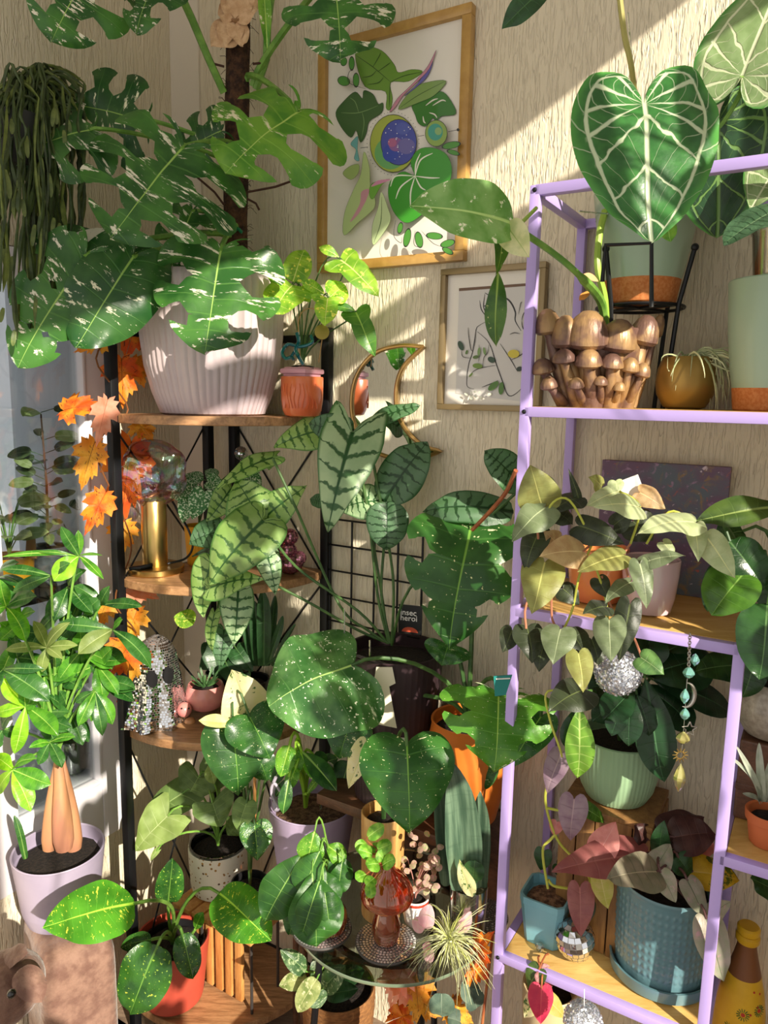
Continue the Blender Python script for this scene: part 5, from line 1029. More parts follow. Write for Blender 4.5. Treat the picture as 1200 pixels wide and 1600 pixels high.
leaves(cut, [(572, 1330, 556, 1316, 22, yy - .02, 0), (575, 1308, 600, 1290, 24, yy - .02, 0), (582, 1335, 560, 1328, 24, yy - .03, -.01), (590, 1328, 612, 1318, 24, yy - .03, 0), (600, 1345, 590, 1330, 20, yy - .04, 0), (592, 1350, 572, 1352, 24, yy - .05, -.02), (598, 1352, 618, 1342, 24, yy - .05, -.01), (572, 1366, 556, 1374, 20, yy - .05, -.02), (585, 1372, 572, 1384, 20, yy - .06, -.02), (578, 1380, 580, 1404, 18, yy - .06, -.02), (590, 1330, 582, 1318, 18, yy, 0)], L_ROUND, 'round', crown=cr, pm=M_STEMR, pr=.0013, np_=10, ns=4, bow=.1, cup=.3)
pk = thing('pink_variegated_cutting', A(640, 1415, 1.42), 'tiny pink and cream leaved trailing plant in a white cup behind the amber vase', 'plant')
wp = AZ(648, 1440, GZ); wp.z = GZ
pot(pk, wp, .03, .022, .06, M_WHITE, depth=.8); MB().lathe(wp + Vector((0, 0, .052)), [(.0295, 0), (.0305, .004), (.0295, .008)], 24, cap=False).out('rim_band', mat('red_band', 'c0402c', .4), pk); soil(pk, wp + Vector((0, 0, .048)), .025)
rg = random.Random(21); pcr = wp + Vector((0, 0, .055))
for i in range(58):
    x, y = rg.gauss(662, 17), rg.gauss(1352, 24)
    if not (628 < x < 694 and 1304 < y < 1402): continue
    b = A(x, y, wp.y - rg.uniform(-.02, .07)); a = rg.uniform(0, 6.28); e = b + Vector((math.cos(a) * .014, -.004, math.sin(a) * .014)); leaf(pk, 'round', rg.choice([L_PINKT, L_PINKT, L_PINKG]), b, e, .0125, np_=8, ns=3, cup=.3)
    if i % 3 == 0: petiole(pk, pcr, b, .0009, mat('pink_stem', 'c08a80', .5), .1)
# drooping cutting in amber bulb vase
vb2 = ca + Vector((0, 0, .007)) + UR * .02
av = thing('amber_bulb_vase', vb2, 'amber glass bulb vase half hidden by drooping leaves', 'vase')
MB().lathe(vb2, [(.018, 0), (.03, .006), (.036, .026), (.033, .045), (.02, .062), (.013, .08), (.015, .098)], 32, cap=False).out('bulb', M_AMB, av); MB().lathe(vb2, [(.001, .003), (.028, .007), (.034, .026), (.031, .044), (.001, .044)], 24).out('water', thinglass('amber_water', 'd8602a', .1), av)
dc = thing('drooping_cutting', vb2 + Vector((0, 0, .09)), 'limp deep green leafy cutting hanging over the amber bulb vase', 'plant')
L_DROOP = leafmat('droop_leaf', '1c4f20', '2a6626', .4, .28, vein=('4a8a3c', 9, .06, .5), rib=('7fb458', .014), bump=.0012)
cr = vb2 + Vector((0, 0, .095)); yy = vb2.y
leaves(dc, [(474, 1332, 414, 1440, 66, yy - .05, -.04, dict(roll=-12)), (488, 1362, 494, 1480, 88, yy - .08, -.05), (505, 1360, 520, 1418, 44, yy - .06, -.03), (492, 1298, 478, 1350, 44, yy - .04, -.02, dict(m=L_POTH)), (515, 1338, 545, 1385, 44, yy - .03, -.02), (500, 1330, 470, 1400, 60, yy - .06, -.03), (510, 1320, 540, 1345, 34, yy - .02, -.01, dict(m=L_POTH)), (478, 1390, 452, 1460, 50, yy - .07, -.02), (535, 1345, 528, 1398, 34, yy - .05, -.02), (480, 1345, 440, 1420, 48, yy - .03, -.03), (500, 1375, 470, 1465, 44, yy - .1, -.03), (505, 1378, 515, 1455, 46, yy - .09, -.03), (470, 1340, 425, 1400, 46, yy - .01, -.02)], L_DROOP, 'lance', crown=cr, pm=M_STEMG, pr=.002, np_=20, ns=6, wave=.07, cup=.25, bow=.6)
# bamboo pot with the dark speckled leaf
M_BAMB = wood('bamboo', 'c08c4c', 'd9ac6c', (30, 30, 2), .45, .2)
p = onshelf(596, GZ + .001, .265); zr = AW(592, 1266, .265).z; hh = zr - p.z
bp = thing('bamboo_pot_plant', p, 'big dark speckled leaf with cream wedge in a fluted bamboo pot', 'plant')
pot(bp, p, .046, .042, hh, M_BAMB, seg=96, rf=lambda th_, z: 1 + .015 * math.sin(th_ * 30), depth=.9); soil(bp, p + Vector((0, 0, hh * .915)), .04)
cr = p + Vector((0, 0, hh * .92)); yy = p.y
leaves(bp, [(636, 1166, 640, 1302, 158, yy - .13, -.06, dict(m=L_THAI, np_=28, ns=9, fold=-.2, curl=.12, wave=.06)), (572, 1166, 545, 1232, 38, yy - .06, -.02, dict(m=L_CREAM))], L_THAI, 'heart', crown=cr, pm=M_STEMD, pr=.004)
# snake plant cutting in a clear glass
p = onshelf(729, GZ + .001, .25)
vs_ = thing('clear_vase', p, 'tall clear glass vase holding snake plant leaves beside lilac post', 'vase')
MB().lathe(p, [(.001, .004), (.030, .004), (.032, .0), (.034, .004), (.0365, .06), (.038, .135), (.0365, .135), (.034, .06), (.032, .01), (.001, .01)], 36, cap=False).out('glass', M_CLEAR, vs_); MB().lathe(p, [(.001, .011), (.031, .011), (.034, .09), (.001, .09)], 28).out('water', thinglass('water', 'dfe8dc', .06), vs_)
g = NT('snake_leaf'); ps_ = g.n('SeparateXYZ', None, i0=g.n('UVMap', {'uv_map': 'xy'}).outputs[0]).outputs; bn = g.noise(g.n('CombineXYZ', None, X=g.math('MULTIPLY', ps_[0], 30.0), Y=g.math('MULTIPLY', ps_[1], 2.0)).outputs[0], 1.0, 3.0)
bn2 = g.noise(g.n('CombineXYZ', None, X=g.math('MULTIPLY', ps_[0], 3.0), Y=g.math('MULTIPLY', ps_[1], 30.0)).outputs[0], 1.0, 3.0)
g.bsdf(Base_Color=g.mix(g.math('MULTIPLY', g.ramp(bn2, .5, .7), .35), g.mix(g.ramp(bn, .35, .7), srgb('3a5240'), srgb('647c64')), srgb('2c4434')), Roughness=.3); L_SNAKE = g.m
sk = thing('snake_plant_cutting', p + Vector((0, 0, .01)), 'three grey green snake plant leaves standing in the clear vase', 'plant')
yy = p.y
leaves(sk, [(728, 1388, 708, 1192, 60, yy - .02, .0), (706, 1380, 686, 1148, 44, yy + .02, .02), (746, 1385, 750, 1236, 34, yy + .01, .01)], L_SNAKE, 'sword', fold=.25, curl=.02, np_=20, ns=6, cup=0)
leaf(sk, 'lance', L_CREAM, A(718, 1344, yy - .045), A(738, 1402, yy - .045), .034, roll=35)
leaf(sk, 'ovate', L_DARK, A(742, 1345, yy - .04), A(738, 1380, yy - .04), .04)
# air plant and pink butterflies
ap = AZ(702, 1492, GZ + .02); apc = thing('air_plant', Vector((ap.x, ap.y, GZ)), 'pale spiky air plant ball at the glass table edge', 'plant')
rg = random.Random(9); M_AIR = mat('air_plant', 'cfd0a4', .6, col2='b9bd8c', cscale=30); M_AIR2 = mat('air_plant_lime', 'b8bf6a', .6)
ac = A(702, 1470, ap.y - .01); MB().ball(ac, .01, 10, 8).out('core', M_AIR, apc)
for i in range(190):
    d = Vector((rg.gauss(0, 1), rg.gauss(-.2, 1), rg.gauss(.05, .9))).normalized(); L = rg.uniform(.05, .095); c1 = ac + d * L * .6 + Vector((0, 0, .016)); e = ac + d * L + Vector((rg.uniform(-.03, .03), rg.uniform(-.02, .02), rg.uniform(-.06, .0)))
    if e.z < GZ + .002 and (Vector((e.x, e.y, 0)) - Vector((GC.x, GC.y, 0))).length < GR: e.z = GZ + .002 + rg.random() * .004; c1.z = max(c1.z, GZ + .006)
    MB().tube(bez(ac, c1, e, 5), [.0011, .001, .0009, .0007, .0005, .0002], 3, False).out('leaf', rg.choice([M_AIR, M_AIR, M_AIR2]), apc)
M_PINKF = leafmat('pink_petal', 'e6b4b8', 'f0ccc8', .5, .4)
for lb, L in (('pale pink paper butterfly left of the air plant', [(664, 1450, 644, 1438, 26), (664, 1450, 672, 1412, 26)]), ('pale pink paper butterfly right above the air plant', [(722, 1455, 736, 1424, 20), (722, 1455, 714, 1440, 16)]), ('pale pink paper butterfly below the amber vase coaster', [(672, 1480, 668, 1505, 18), (672, 1480, 660, 1478, 14)])):
    b = A(L[0][0], L[0][1], ap.y - .0); f = thing('paper_butterfly', b, lb, 'ornament')
    for q in L: leaf(f, 'ovate', M_PINKF, A(q[0], q[1], ap.y), A(q[2], q[3], ap.y + .01), PX(q[4], b), name='wing', np_=10, ns=4)

# ------------------------------------------------------------------ below the glass
bk = AZ(528, 1640, .06); bk.z = 0
ba = thing('basket_aglaonema', bk, 'silvery patterned leafy plant in a coiled rope basket below the glass table', 'plant')
M_ROPE = mat('rope', '9a6a3c', .85, bump=.002, bscale=120, col2='7a5230', cscale=60, stretch=(1, 1, 3))
zr = max(.12, AZ(528, 1568, .24).z); pot(ba, bk, .085, .075, .24, M_ROPE, seg=48, prof=[(.068, 0)] + [(lerp(.076, .088, i / 24) + (.002 if i % 2 else -.001), .005 + .23 * i / 24) for i in range(25)] + [(.087, .24)], depth=.9); soil(ba, bk + Vector((0, 0, .22)), .078)
L_AGL = leafmat('aglaonema', '2f5030', '3f6438', .35, .25, var=('8aa078', .52, 12, 5, .08), rib=('6a8a5a', .016)); L_AGLL = leafmat('aglaonema_light', '6f8a4a', 'a9b878', .35, .3, var=('d0d4a4', .55, 10, 4, .06), rib=('c0c890', .016))
cr = bk + Vector((0, 0, .22)); yy = bk.y
leaves(ba, [(478, 1518, 438, 1484, 30, yy - .08, 0), (480, 1530, 436, 1540, 28, yy - .09, -.02, dict(m=L_AGLL)), (495, 1530, 465, 1582, 34, yy - .12, -.03, dict(m=L_AGLL)), (505, 1545, 540, 1508, 36, yy - .10, 0), (510, 1555, 560, 1545, 30, yy - .08, 0, dict(m=L_DARK)), (500, 1540, 492, 1492, 30, yy - .06, .02), (492, 1550, 500, 1575, 34, yy - .12, -.02), (520, 1540, 570, 1515, 34, yy, 0, dict(m=L_DARK)), (490, 1530, 520, 1480, 34, yy, 0, dict(m=L_DARK))], L_AGL, 'ovate', crown=cr, pm=M_STEMG, pr=.0022)
wr = thing('autumn_wreath', T(.86, .36, .0), 'autumn bunch of pink and orange maple leaves with eucalyptus under the glass', 'wreath')
wy = 1.30
for bx, by, tx, ty, w, mm_ in ((640, 1540, 588, 1530, 60, L_MAP3), (630, 1510, 610, 1575, 56, L_MAP3), (648, 1520, 655, 1592, 60, L_MAP2), (650, 1560, 690, 1590, 56, L_MAP2), (700, 1575, 740, 1600, 50, L_MAP2), (745, 1490, 772, 1455, 50, L_MAP), (735, 1510, 765, 1530, 50, L_MAP), (640, 1585, 600, 1600, 60, L_MAP)):
    b = A(bx, by, wy); leaf(wr, 'maple', mm_, b, A(tx, ty, wy - .02), PX(w * 1.15, b), cup=.1, wave=.06)
L_EUC = leafmat('eucalyptus', '44584e', '55685a', .55, .15, rib=('6a7a6a', .03))
for bx, by, tx, ty, w in ((690, 1552, 690, 1588, 40), (722, 1535, 745, 1560, 38), (745, 1575, 735, 1545, 34), (700, 1590, 725, 1600, 30)): leaf(wr, 'round', L_EUC, A(bx, by, wy - .02), A(tx, ty, wy - .02), PX(w, A(bx, by, wy)), np_=12)
tube(wr, crom([A(x, y, wy) for x, y in ((620, 1520), (650, 1560), (700, 1570), (745, 1500), (770, 1460))], 4) + [T(.93, .345, .02)], .003, M_STEMR, 'twig')
og = thing('orange_pouf', T(.78, .46, 0), 'orange velvet pouf at the bottom edge under the glass table', 'pouf')
MB().add(*softbox(T(.74, .44, .15), .11, .09, .15, 8, 5)).out('body', mat('orange_velvet', 'c9741f', .8, sheen=.5, bump=.001, bscale=80), og); MB().lathe(T(.74, .44, .297), [(.012, 0), (.011, .006), (.001, .008)], 16).out('button', M_ORANGE, og)

# ================================================================== RIGHT: lilac shelving
Z1, Z2, Z3, Z4 = LZ
# ---- sculpted mushroom pot with variegated philodendron
g = NT('bronze_mushroom'); tcn = g.n('TexCoord').outputs['Object']; gn = g.noise(g.n('Mapping', None, Vector=tcn, Scale=(1, 1, .25)).outputs[0], 150.0, 3.0); gb = g.noise(tcn, 26.0, 3.0)
b_ = g.bsdf(Base_Color=g.mix(g.ramp(gb, .4, .62), srgb('6f5248'), srgb('a5835a')), Roughness=.42, Metallic=.25); g.t.links.new(g.n('Bump', None, Strength=.7, Distance=.002, Height=gn).outputs[0], b_.inputs['Normal']); M_MUSH = g.m
p = onshelf(932, Z1, .165)
mp_ = thing('mushroom_pot_plant', p, 'variegated philodendron in a bronze pot sculpted as clustered mushrooms', 'plant')
pot(mp_, p, .085, .05, .13, M_MUSH, prof=[(.052, 0), (.058, .01), (.068, .05), (.080, .10), (.082, .13)], depth=.8); soil(mp_, p + Vector((0, 0, .105)), .076)
CAPS = [(857, 506, 19, 27), (884, 522, 20, 34), (917, 520, 30, 40), (963, 528, 27, 34), (1003, 520, 21, 32), (1024, 512, 10, 24), (849, 574, 16, 17), (881, 558, 16, 15), (919, 562, 19, 20), (955, 566, 17, 16), (983, 572, 13, 16), (858, 600, 12, 14), (967, 605, 9, 10), (1002, 580, 12, 16), (938, 596, 10, 10), (900, 600, 11, 12)]
for i, (cx, cy, rx, ry) in enumerate(CAPS):
    u = (cx - 932) / 98; d = math.sqrt(max(0, 1 - min(1, u * u))); Yc = p.y - .075 * d - (.018 if i > 5 else 0)
    c = A(cx, cy + ry * .35, Yc); r = PX(rx * 1.12, c); h = PX(ry * 1.5, c); lean = Vector((u * .25, -.25 * d, 1))
    nrd = 15 + i % 4
    MB().lathe(c, [(r * .25, -h * .16), (r * .8, -h * .14), (r, -.02 * h), (r * .97, h * .14), (r * .86, h * .38), (r * .62, h * .62), (r * .3, h * .77), (.0005, h * .8)], 32, lambda th_, k_, n_: 1 + (.03 * math.sin(th_ * nrd) if k_ > 0 else 0), lean, False).out('mushroom_cap', M_MUSH, mp_)
    bt = A(lerp(cx, 932, .38) , 636, p.y - .052 * d - .004); bt.z = max(bt.z, Z1 + .002)
    MB().tube(crom([c, c.lerp(bt, .5) + Vector((0, -.006, 0)), bt], 5), [r * .42, r * .40, r * .42, r * .45, r * .5, r * .52, r * .54, r * .55, r * .56, r * .58, r * .6], 12).out('mushroom_stem', M_MUSH, mp_)
L_VPH = leafmat('variegated_philo', '4f8a3f', '7aa868', .25, .3, var=('e0e6cc', .585, 9, 3.5, .06), rib=('a9cc88', .02)); L_VPHD = leafmat('variegated_philo_dark', '2c5a24', '44752c', .28, .28, var=('c9d690', .62, 10, 3, .05), rib=('8ab058', .02))
leaves(mp_, [(800, 350, 640, 322, 98, 1.12, -.06, dict(m=L_VPH, fold=.35, roll=-8, np_=24, ns=8)), (792, 352, 826, 402, 50, 1.12, -.03, dict(m=leafmat('albo_cream', 'd6dcae', 'b8c890', .3, .35, rib=('9ab870', .02)), roll=25, fold=.5)), (784, 312, 774, 430, 36, 1.16, 0, dict(m=L_VPHD, shape='lance', twist=70)), (778, 425, 776, 542, 38, 1.16, -.01, dict(m=L_VPHD, shape='lance', twist=-40)), (790, 330, 772, 310, 26, 1.17, 0, dict(m=L_VPHD))], L_VPH, 'ovate')
tube(mp_, crom([p + Vector((.01, 0, .10)), A(940, 475, p.y - .03), A(905, 430, 1.18), A(860, 392, 1.16), A(800, 352, 1.12)], 6), [.0075] * 12 + [.005] * 13, M_STEMG, 'stem')
tube(mp_, crom([p + Vector((.012, 0, .10)), A(945, 470, p.y - .02), A(934, 420, p.y - .03), A(936, 370, p.y - .02), A(945, 330, p.y)], 6), .006, mat('lime_petiole', '9cbc4a', .4), 'petiole')
tube(mp_, crom([A(800, 352, 1.12), A(812, 350, 1.14), A(838, 325, 1.18)], 4), .003, mat('lime_petiole', '9cbc4a', .4), 'petiole')
leaf(mp_, 'lance', mat('dry_bract', 'c9853a', .7), A(922, 455, p.y - .05), A(905, 470, p.y - .06), .012, name='dry_bract'); leaf(mp_, 'lance', mat('dry_bract2', 'd8a070', .7), A(935, 440, p.y - .05), A(912, 428, p.y - .06), .012, name='dry_bract')
# ---- crystal anthurium in a sage pot on a black wire stand
M_SAGE = mat('sage_glaze', '9db39a', .35, coat=.25); M_TCOT = mat('terracotta_speck', 'b8682f', .7, col2='c88048', cscale=180)
zb = AW(998, 478, .10).z; p = onshelf(1000, zb, .10)
an = thing('crystal_anthurium', p, 'velvet anthurium with huge white-veined heart leaves in sage and terracotta pot', 'plant')
hh = .19; pot(an, p, .092, .06, hh, M_SAGE, prof=[(.0655, .042), (.07, .06), (.081, .12), (.091, hh)], depth=.8); MB().lathe(p, [(.001, 0), (.056, 0), (.0595, .003), (.0655, .042), (.001, .042)], 40).out('terracotta_base', M_TCOT, an); soil(an, p + Vector((0, 0, .15)), .083)
g = NT('anthurium_leaf')
def anthmat(name, base, base2, vein, tr=.2):
    g = NT(name); ps = g.n('SeparateXYZ', None, i0=g.n('UVMap', {'uv_map': 'ps'}).outputs[0]).outputs; xyu = g.n('UVMap', {'uv_map': 'xy'}).outputs[0]; xy = g.n('SeparateXYZ', None, i0=xyu).outputs; rnd = g.n('ObjectInfo').outputs['Random']
    s = g.math('MULTIPLY', g.math('ABSOLUTE', g.math('SUBTRACT', ps[1], .5)), 2.0); wob = g.math('MULTIPLY', g.math('SUBTRACT', g.noise(xyu, 7.0, 2.0), .5), .35)
    def line(v, n, w): d = g.math('ABSOLUTE', g.math('SUBTRACT', g.math('FRACT', g.math('ADD', g.math('MULTIPLY', v, n), wob)), .5)); wv = g.math('SUBTRACT', w, g.math('MULTIPLY', g.ramp(ps[0], .6, .68), w * .6)); return g.math('SUBTRACT', 1.0, g.ramp(d, g.math('MULTIPLY', wv, .45), wv))
    a = g.math('MULTIPLY', line(ps[0], 8.0, .13), g.ramp(s, .86, .78)); b = g.math('MULTIPLY', line(g.math('ADD', g.math('MULTIPLY', ps[0], 2.0), s), 5.0, .055), .55)
    ring = g.math('SUBTRACT', 1.0, g.ramp(g.math('ABSOLUTE', g.math('SUBTRACT', s, g.math('ADD', .80, g.math('MULTIPLY', wob, .15)))), .015, .035))
    r = g.math('SUBTRACT', 1.0, g.ramp(g.math('ABSOLUTE', g.math('SUBTRACT', xy[0], .5)), .008, .022)); vn = g.math('MAXIMUM', g.math('MAXIMUM', a, b), g.math('MAXIMUM', ring, r))
    c = g.mix(g.ramp(g.noise(xyu, 6.0, 3.0), .35, .65), srgb(base), srgb(base2)); c = g.mix(g.ramp(s, .86, 1.0), c, srgb('4f9440')); c = g.mix(g.math('MULTIPLY', vn, .9), c, srgb(vein))
    bs = g.n('BsdfPrincipled', None, Base_Color=c, Roughness=.32); g.t.links.new(g.n('Bump', None, Strength=.7, Distance=.0015, Height=g.math('SUBTRACT', g.math('MULTIPLY', g.noise(xyu, 28.0, 2.0), .25), vn)).outputs[0], bs.inputs['Normal'])
    tl = g.n('BsdfTranslucent', None, Color=c); g.t.links.new(g.n('MixShader', None, i0=tr, i1=bs.outputs[0], i2=tl.outputs[0]).outputs[0], g.o.inputs[0]); return g.m
L_ANT = anthmat('crystal_leaf', '2a5e2c', '3c7a38', 'cfdcb8'); L_ANTD = anthmat('crystal_leaf_dark', '1c3a22', '264a2a', '6f9450', .12); L_ANTP = anthmat('crystal_leaf_pale', '7f9a62', '94ae78', 'dfe6c0', .3)
cr = p + Vector((0, 0, .15))
leaves(an, [(1007, 163, 1018, 380, 226, 1.00, -.05, dict(m=L_ANT, np_=40, ns=14, cup=.14, wave=.02, fold=.08, face=Vector((-.05, -1, .12)))), (1122, 190, 1120, 372, 158, 1.18, .02, dict(m=L_ANTD, np_=30, ns=10, face=Vector((-.25, -1, .1)))), (1135, 108, 1098, 165, 96, 1.22, 0, dict(m=L_ANTD)), (1160, 118, 1225, -50, 150, 1.12, 0, dict(m=L_ANTP, np_=26, ns=8)), (1215, 235, 1150, 335, 80, 1.22, .0, dict(m=L_ANTP))], L_ANT, 'anth', curl=.04)
leaf(an, 'lance', L_ROUND, A(1040, 335, 1.0), A(1048, 378, 1.0), .022)
for L, r in (([cr, A(985, 300, 1.2), A(985, 200, 1.12), A(1005, 165, 1.005)], .004), ([cr, A(1060, 300, 1.22), A(1105, 230, 1.22), A(1124, 192, 1.185)], .0035), ([cr, A(1040, 250, 1.24), A(1110, 160, 1.24), A(1135, 108, 1.225)], .0035), ([cr, A(1080, 260, 1.22), A(1150, 160, 1.16), A(1160, 118, 1.12)], .0035)): tube(an, crom(L, 6), r, M_STEMG, 'petiole')
tube(an, crom([cr, A(990, 130, 1.16), A(975, 50, 1.14), A(962, -60, 1.12)], 6), .0042, mat('old_petiole', 'a8a05a', .5), 'petiole'); tube(an, [cr, A(981, 20, 1.15)], .0014, M_CLEAR, 'stake'); tube(an, [cr, A(905, 330, 1.17)], .0012, M_CLEAR, 'stake')
leaf(an, 'lance', L_DARK, A(870, -30, 1.1), A(784, 46, 1.1), .035)
ws_ = thing('wire_stand', Vector((p.x, p.y, Z1)), 'black wire plant stand under the sage anthurium pot', 'stand')
for a in (.6, 2.17, 3.74, 5.31):
    d = Vector((math.cos(a), math.sin(a), 0)); top = p + d * .100 + Vector((0, 0, .085)); MB().tube([Vector((p.x, p.y, Z1)) + d * .062, p + d * .078 - Vector((0, 0, .004)), top], .0042, 8).out('leg', M_BLACKM, ws_); MB().ball(top, .0065, 10, 8).out('knob', M_BLACKM, ws_)
MB().tube([p + Vector((math.cos(i * PI / 16), math.sin(i * PI / 16), 0)) * .074 - Vector((0, 0, .004)) for i in range(33)], .003, 6).out('ring', M_BLACKM, ws_)
for a in (.6, 2.17): d = Vector((math.cos(a), math.sin(a), 0)); MB().tube([p - d * .076 - Vector((0, 0, .004)), p + d * .076 - Vector((0, 0, .004))], .003, 6).out('cross_bar', M_BLACKM, ws_)
c1, c2, c3 = A(941, 440, 1.10), A(946, 383, 1.10), A(1018, 380, 1.08); MB().tube([c1, c2, c3, A(1018, 480, 1.08)], .0032, 8).out('front_loop', M_BLACKM, ws_)
# ---- second sage pot
p = onshelf(1206, Z1, .155)
s2 = thing('sage_pot_bullate', p, 'tall sage pot with terracotta foot and puckered dark leaf at right edge', 'plant')
pot(s2, p, .085, .06, .20, M_SAGE, prof=[(.062, .036), (.066, .06), (.074, .12), (.080, .20)], depth=.85); MB().lathe(p, [(.001, 0), (.055, 0), (.058, .003), (.062, .036), (.001, .036)], 40).out('terracotta_base', M_TCOT, s2); soil(s2, p + Vector((0, 0, .17)), .07)
MB().lathe(p + Vector((0, 0, .17)), [(.042, 0), (.052, .10), (.0535, .102), (.0535, .107), (.050, .10), (.041, .004)], 32, cap=False).out('nursery_cup', thinglass('frosted_cup', 'd8d2c8', .2, .15), s2); MB().lathe(p + Vector((0, 0, .172)), [(.001, 0), (.04, 0), (.045, .045), (.001, .045)], 24).out('moss', mat('sphagnum', 'b59a68', .9, bump=.003, bscale=90), s2)
L_BULL = leafmat('bullate_leaf', '33503a', '42624a', .4, .15, vein=('22402a', 12, .14, .7, .5), bump=.004, rib=('5a7a58', .02))
leaf(s2, 'ovate', L_BULL, A(1236, 322, 1.06), A(1130, 382, 1.04), .075, np_=24, ns=8, roll=30); petiole(s2, p + Vector((0, 0, .2)), A(1236, 322, 1.06), .004, M_STEMD)
leaf(s2, 'heart', L_ANTP, A(1220, 255, 1.14), A(1172, 330, 1.12), .08); petiole(s2, p + Vector((0, 0, .2)), A(1220, 255, 1.14), .003, M_STEMD)
# ---- gold pot with air plant
p = onshelf(1068, Z1, .14)
gp_ = thing('gold_pot_air_plant', p, 'wispy air plant spilling from a rounded gold bowl pot', 'plant')
pot(gp_, p, .042, .03, .085, mat('satin_gold', '8f7238', .4, .55), prof=[(.024, 0), (.034, .004), (.046, .025), (.049, .045), (.046, .068), (.040, .085)], depth=.7); soil(gp_, p + Vector((0, 0, .055)), .036)
rg = random.Random(4); M_TIL = mat('tillandsia', '8f9a6c', .6, col2='a9ad86', cscale=30); M_TIL2 = mat('tillandsia_light', 'c3c69a', .6)
for i in range(46):
    a = rg.gauss(-.35, 1.0) + (PI if rg.random() < .22 else 0); b = p + Vector((rg.uniform(-.012, .02), rg.uniform(-.02, 0), .075)); L = rg.uniform(.04, .085); d = Vector((math.cos(a), rg.uniform(-.9, -.1), 0)).normalized()
    MB().tube(bez(b, b + d * L * .4 + Vector((0, 0, rg.uniform(.02, .055))), b + d * L * .95 + Vector((0, 0, rg.uniform(-.05, .03))), 7, b + d * L * .9 + Vector((.0, 0, rg.uniform(-.085, .02)))), [.0022, .002, .0018, .0016, .0013, .001, .0006, .0002], 4, False).out('leaf', rg.choice([M_TIL, M_TIL2]), gp_)

# ---- canvas painting on the middle shelf
g = NT('abstract_paint'); tcn = g.n('TexCoord').outputs['Object']; n1, n2, n3 = g.noise(tcn, 16.0, 4.0), g.noise(tcn, 34.0, 4.0, .6, 1.0), g.noise(tcn, 60.0, 3.0, .6, .8)
c = g.mix(g.ramp(n1, .4, .6), srgb('6a4e68'), srgb('5a6470')); c = g.mix(g.ramp(n2, .55, .7), c, srgb('8a6e4e')); c = g.mix(g.ramp(n2, .40, .30), c, srgb('9a7a98')); c = g.mix(g.ramp(n3, .62, .74), c, srgb('b0584a')); c = g.mix(g.ramp(n3, .34, .26), c, srgb('d0bcc8')); b_ = g.bsdf(Base_Color=c, Roughness=.5); g.t.links.new(g.n('Bump', None, Strength=.5, Distance=.001, Height=n3).outputs[0], b_.inputs['Normal'])
ta, tb_ = tz(AW(936, 800, .03))[0], tz(AW(1136, 800, .03))[0]; zt = tz(AW(936, 718, .03))[1]
pa = thing('canvas_painting', T((ta + tb_) / 2, .02, Z2), 'unframed dark purple abstract canvas leaning on the wall', 'picture')
MB().box(T((ta + tb_) / 2, .022, (Z2 + zt) / 2), tb_ - ta, .016, zt - Z2, bev=.001).out('canvas', g.m, pa, False)
MB().box(T((ta + tb_) / 2, .011, (Z2 + zt) / 2), tb_ - ta - .01, .004, zt - Z2 - .01).out('stretcher', M_PINE, pa, False)
# ---- velvet heart-leaf philodendron in peach pots
M_PEACH = mat('peach_pot', 'e08a4a', .3, coat=.4, col2='d97a52', cscale=8); M_OPAL = mat('opal_pot', 'd8b8c0', .25, coat=.6, film=420)
L_MIC = leafmat('micans_light', '93a678', 'a6b58c', .42, .25, rib=('c6cf9a', .02), vein=('b4c094', 6, .05, .35), under='8a4a44', sheen=.3); L_MICO = leafmat('micans_olive', '7f8446', '8f9a58', .42, .28, rib=('c2c878', .02), vein=('9ca860', 6, .05, .35), under='9a5a44', sheen=.3)
L_MICD = leafmat('micans_dark', '26301f', '33402a', .42, .18, rib=('55663c', .02), vein=('3f4d30', 6, .05, .4), under='5a2c26', sheen=.3); L_MICG = leafmat('micans_grey', '5d6f4e', '6f8060', .42, .22, rib=('a0b08a', .02), vein=('7d8c6c', 6, .05, .4), under='7a4440', sheen=.3); L_MICT = leafmat('micans_tan', 'a08a5c', 'b0a070', .42, .3, rib=('c8bc88', .02), under='a8664a', sheen=.3)
p = onshelf(1012, Z2, .185)
mi = thing('velvet_philodendron', p, 'velvety heart-leaved philodendron trailing from two peach pots on the middle shelf', 'plant')
pot(mi, p, .050, .036, .095, M_OPAL, prof=[(.028, 0), (.037, .004), (.043, .03), (.047, .07), (.048, .095)]); soil(mi, p + Vector((0, 0, .08)), .041)
p_b = onshelf(930, Z2, .165); pot(mi, p_b, .055, .04, .10, M_PEACH, name='pot', prof=[(.032, 0), (.041, .004), (.048, .03), (.053, .075), (.054, .10)]); soil(mi, p_b + Vector((0, 0, .083)), .046)
YM = 1.13
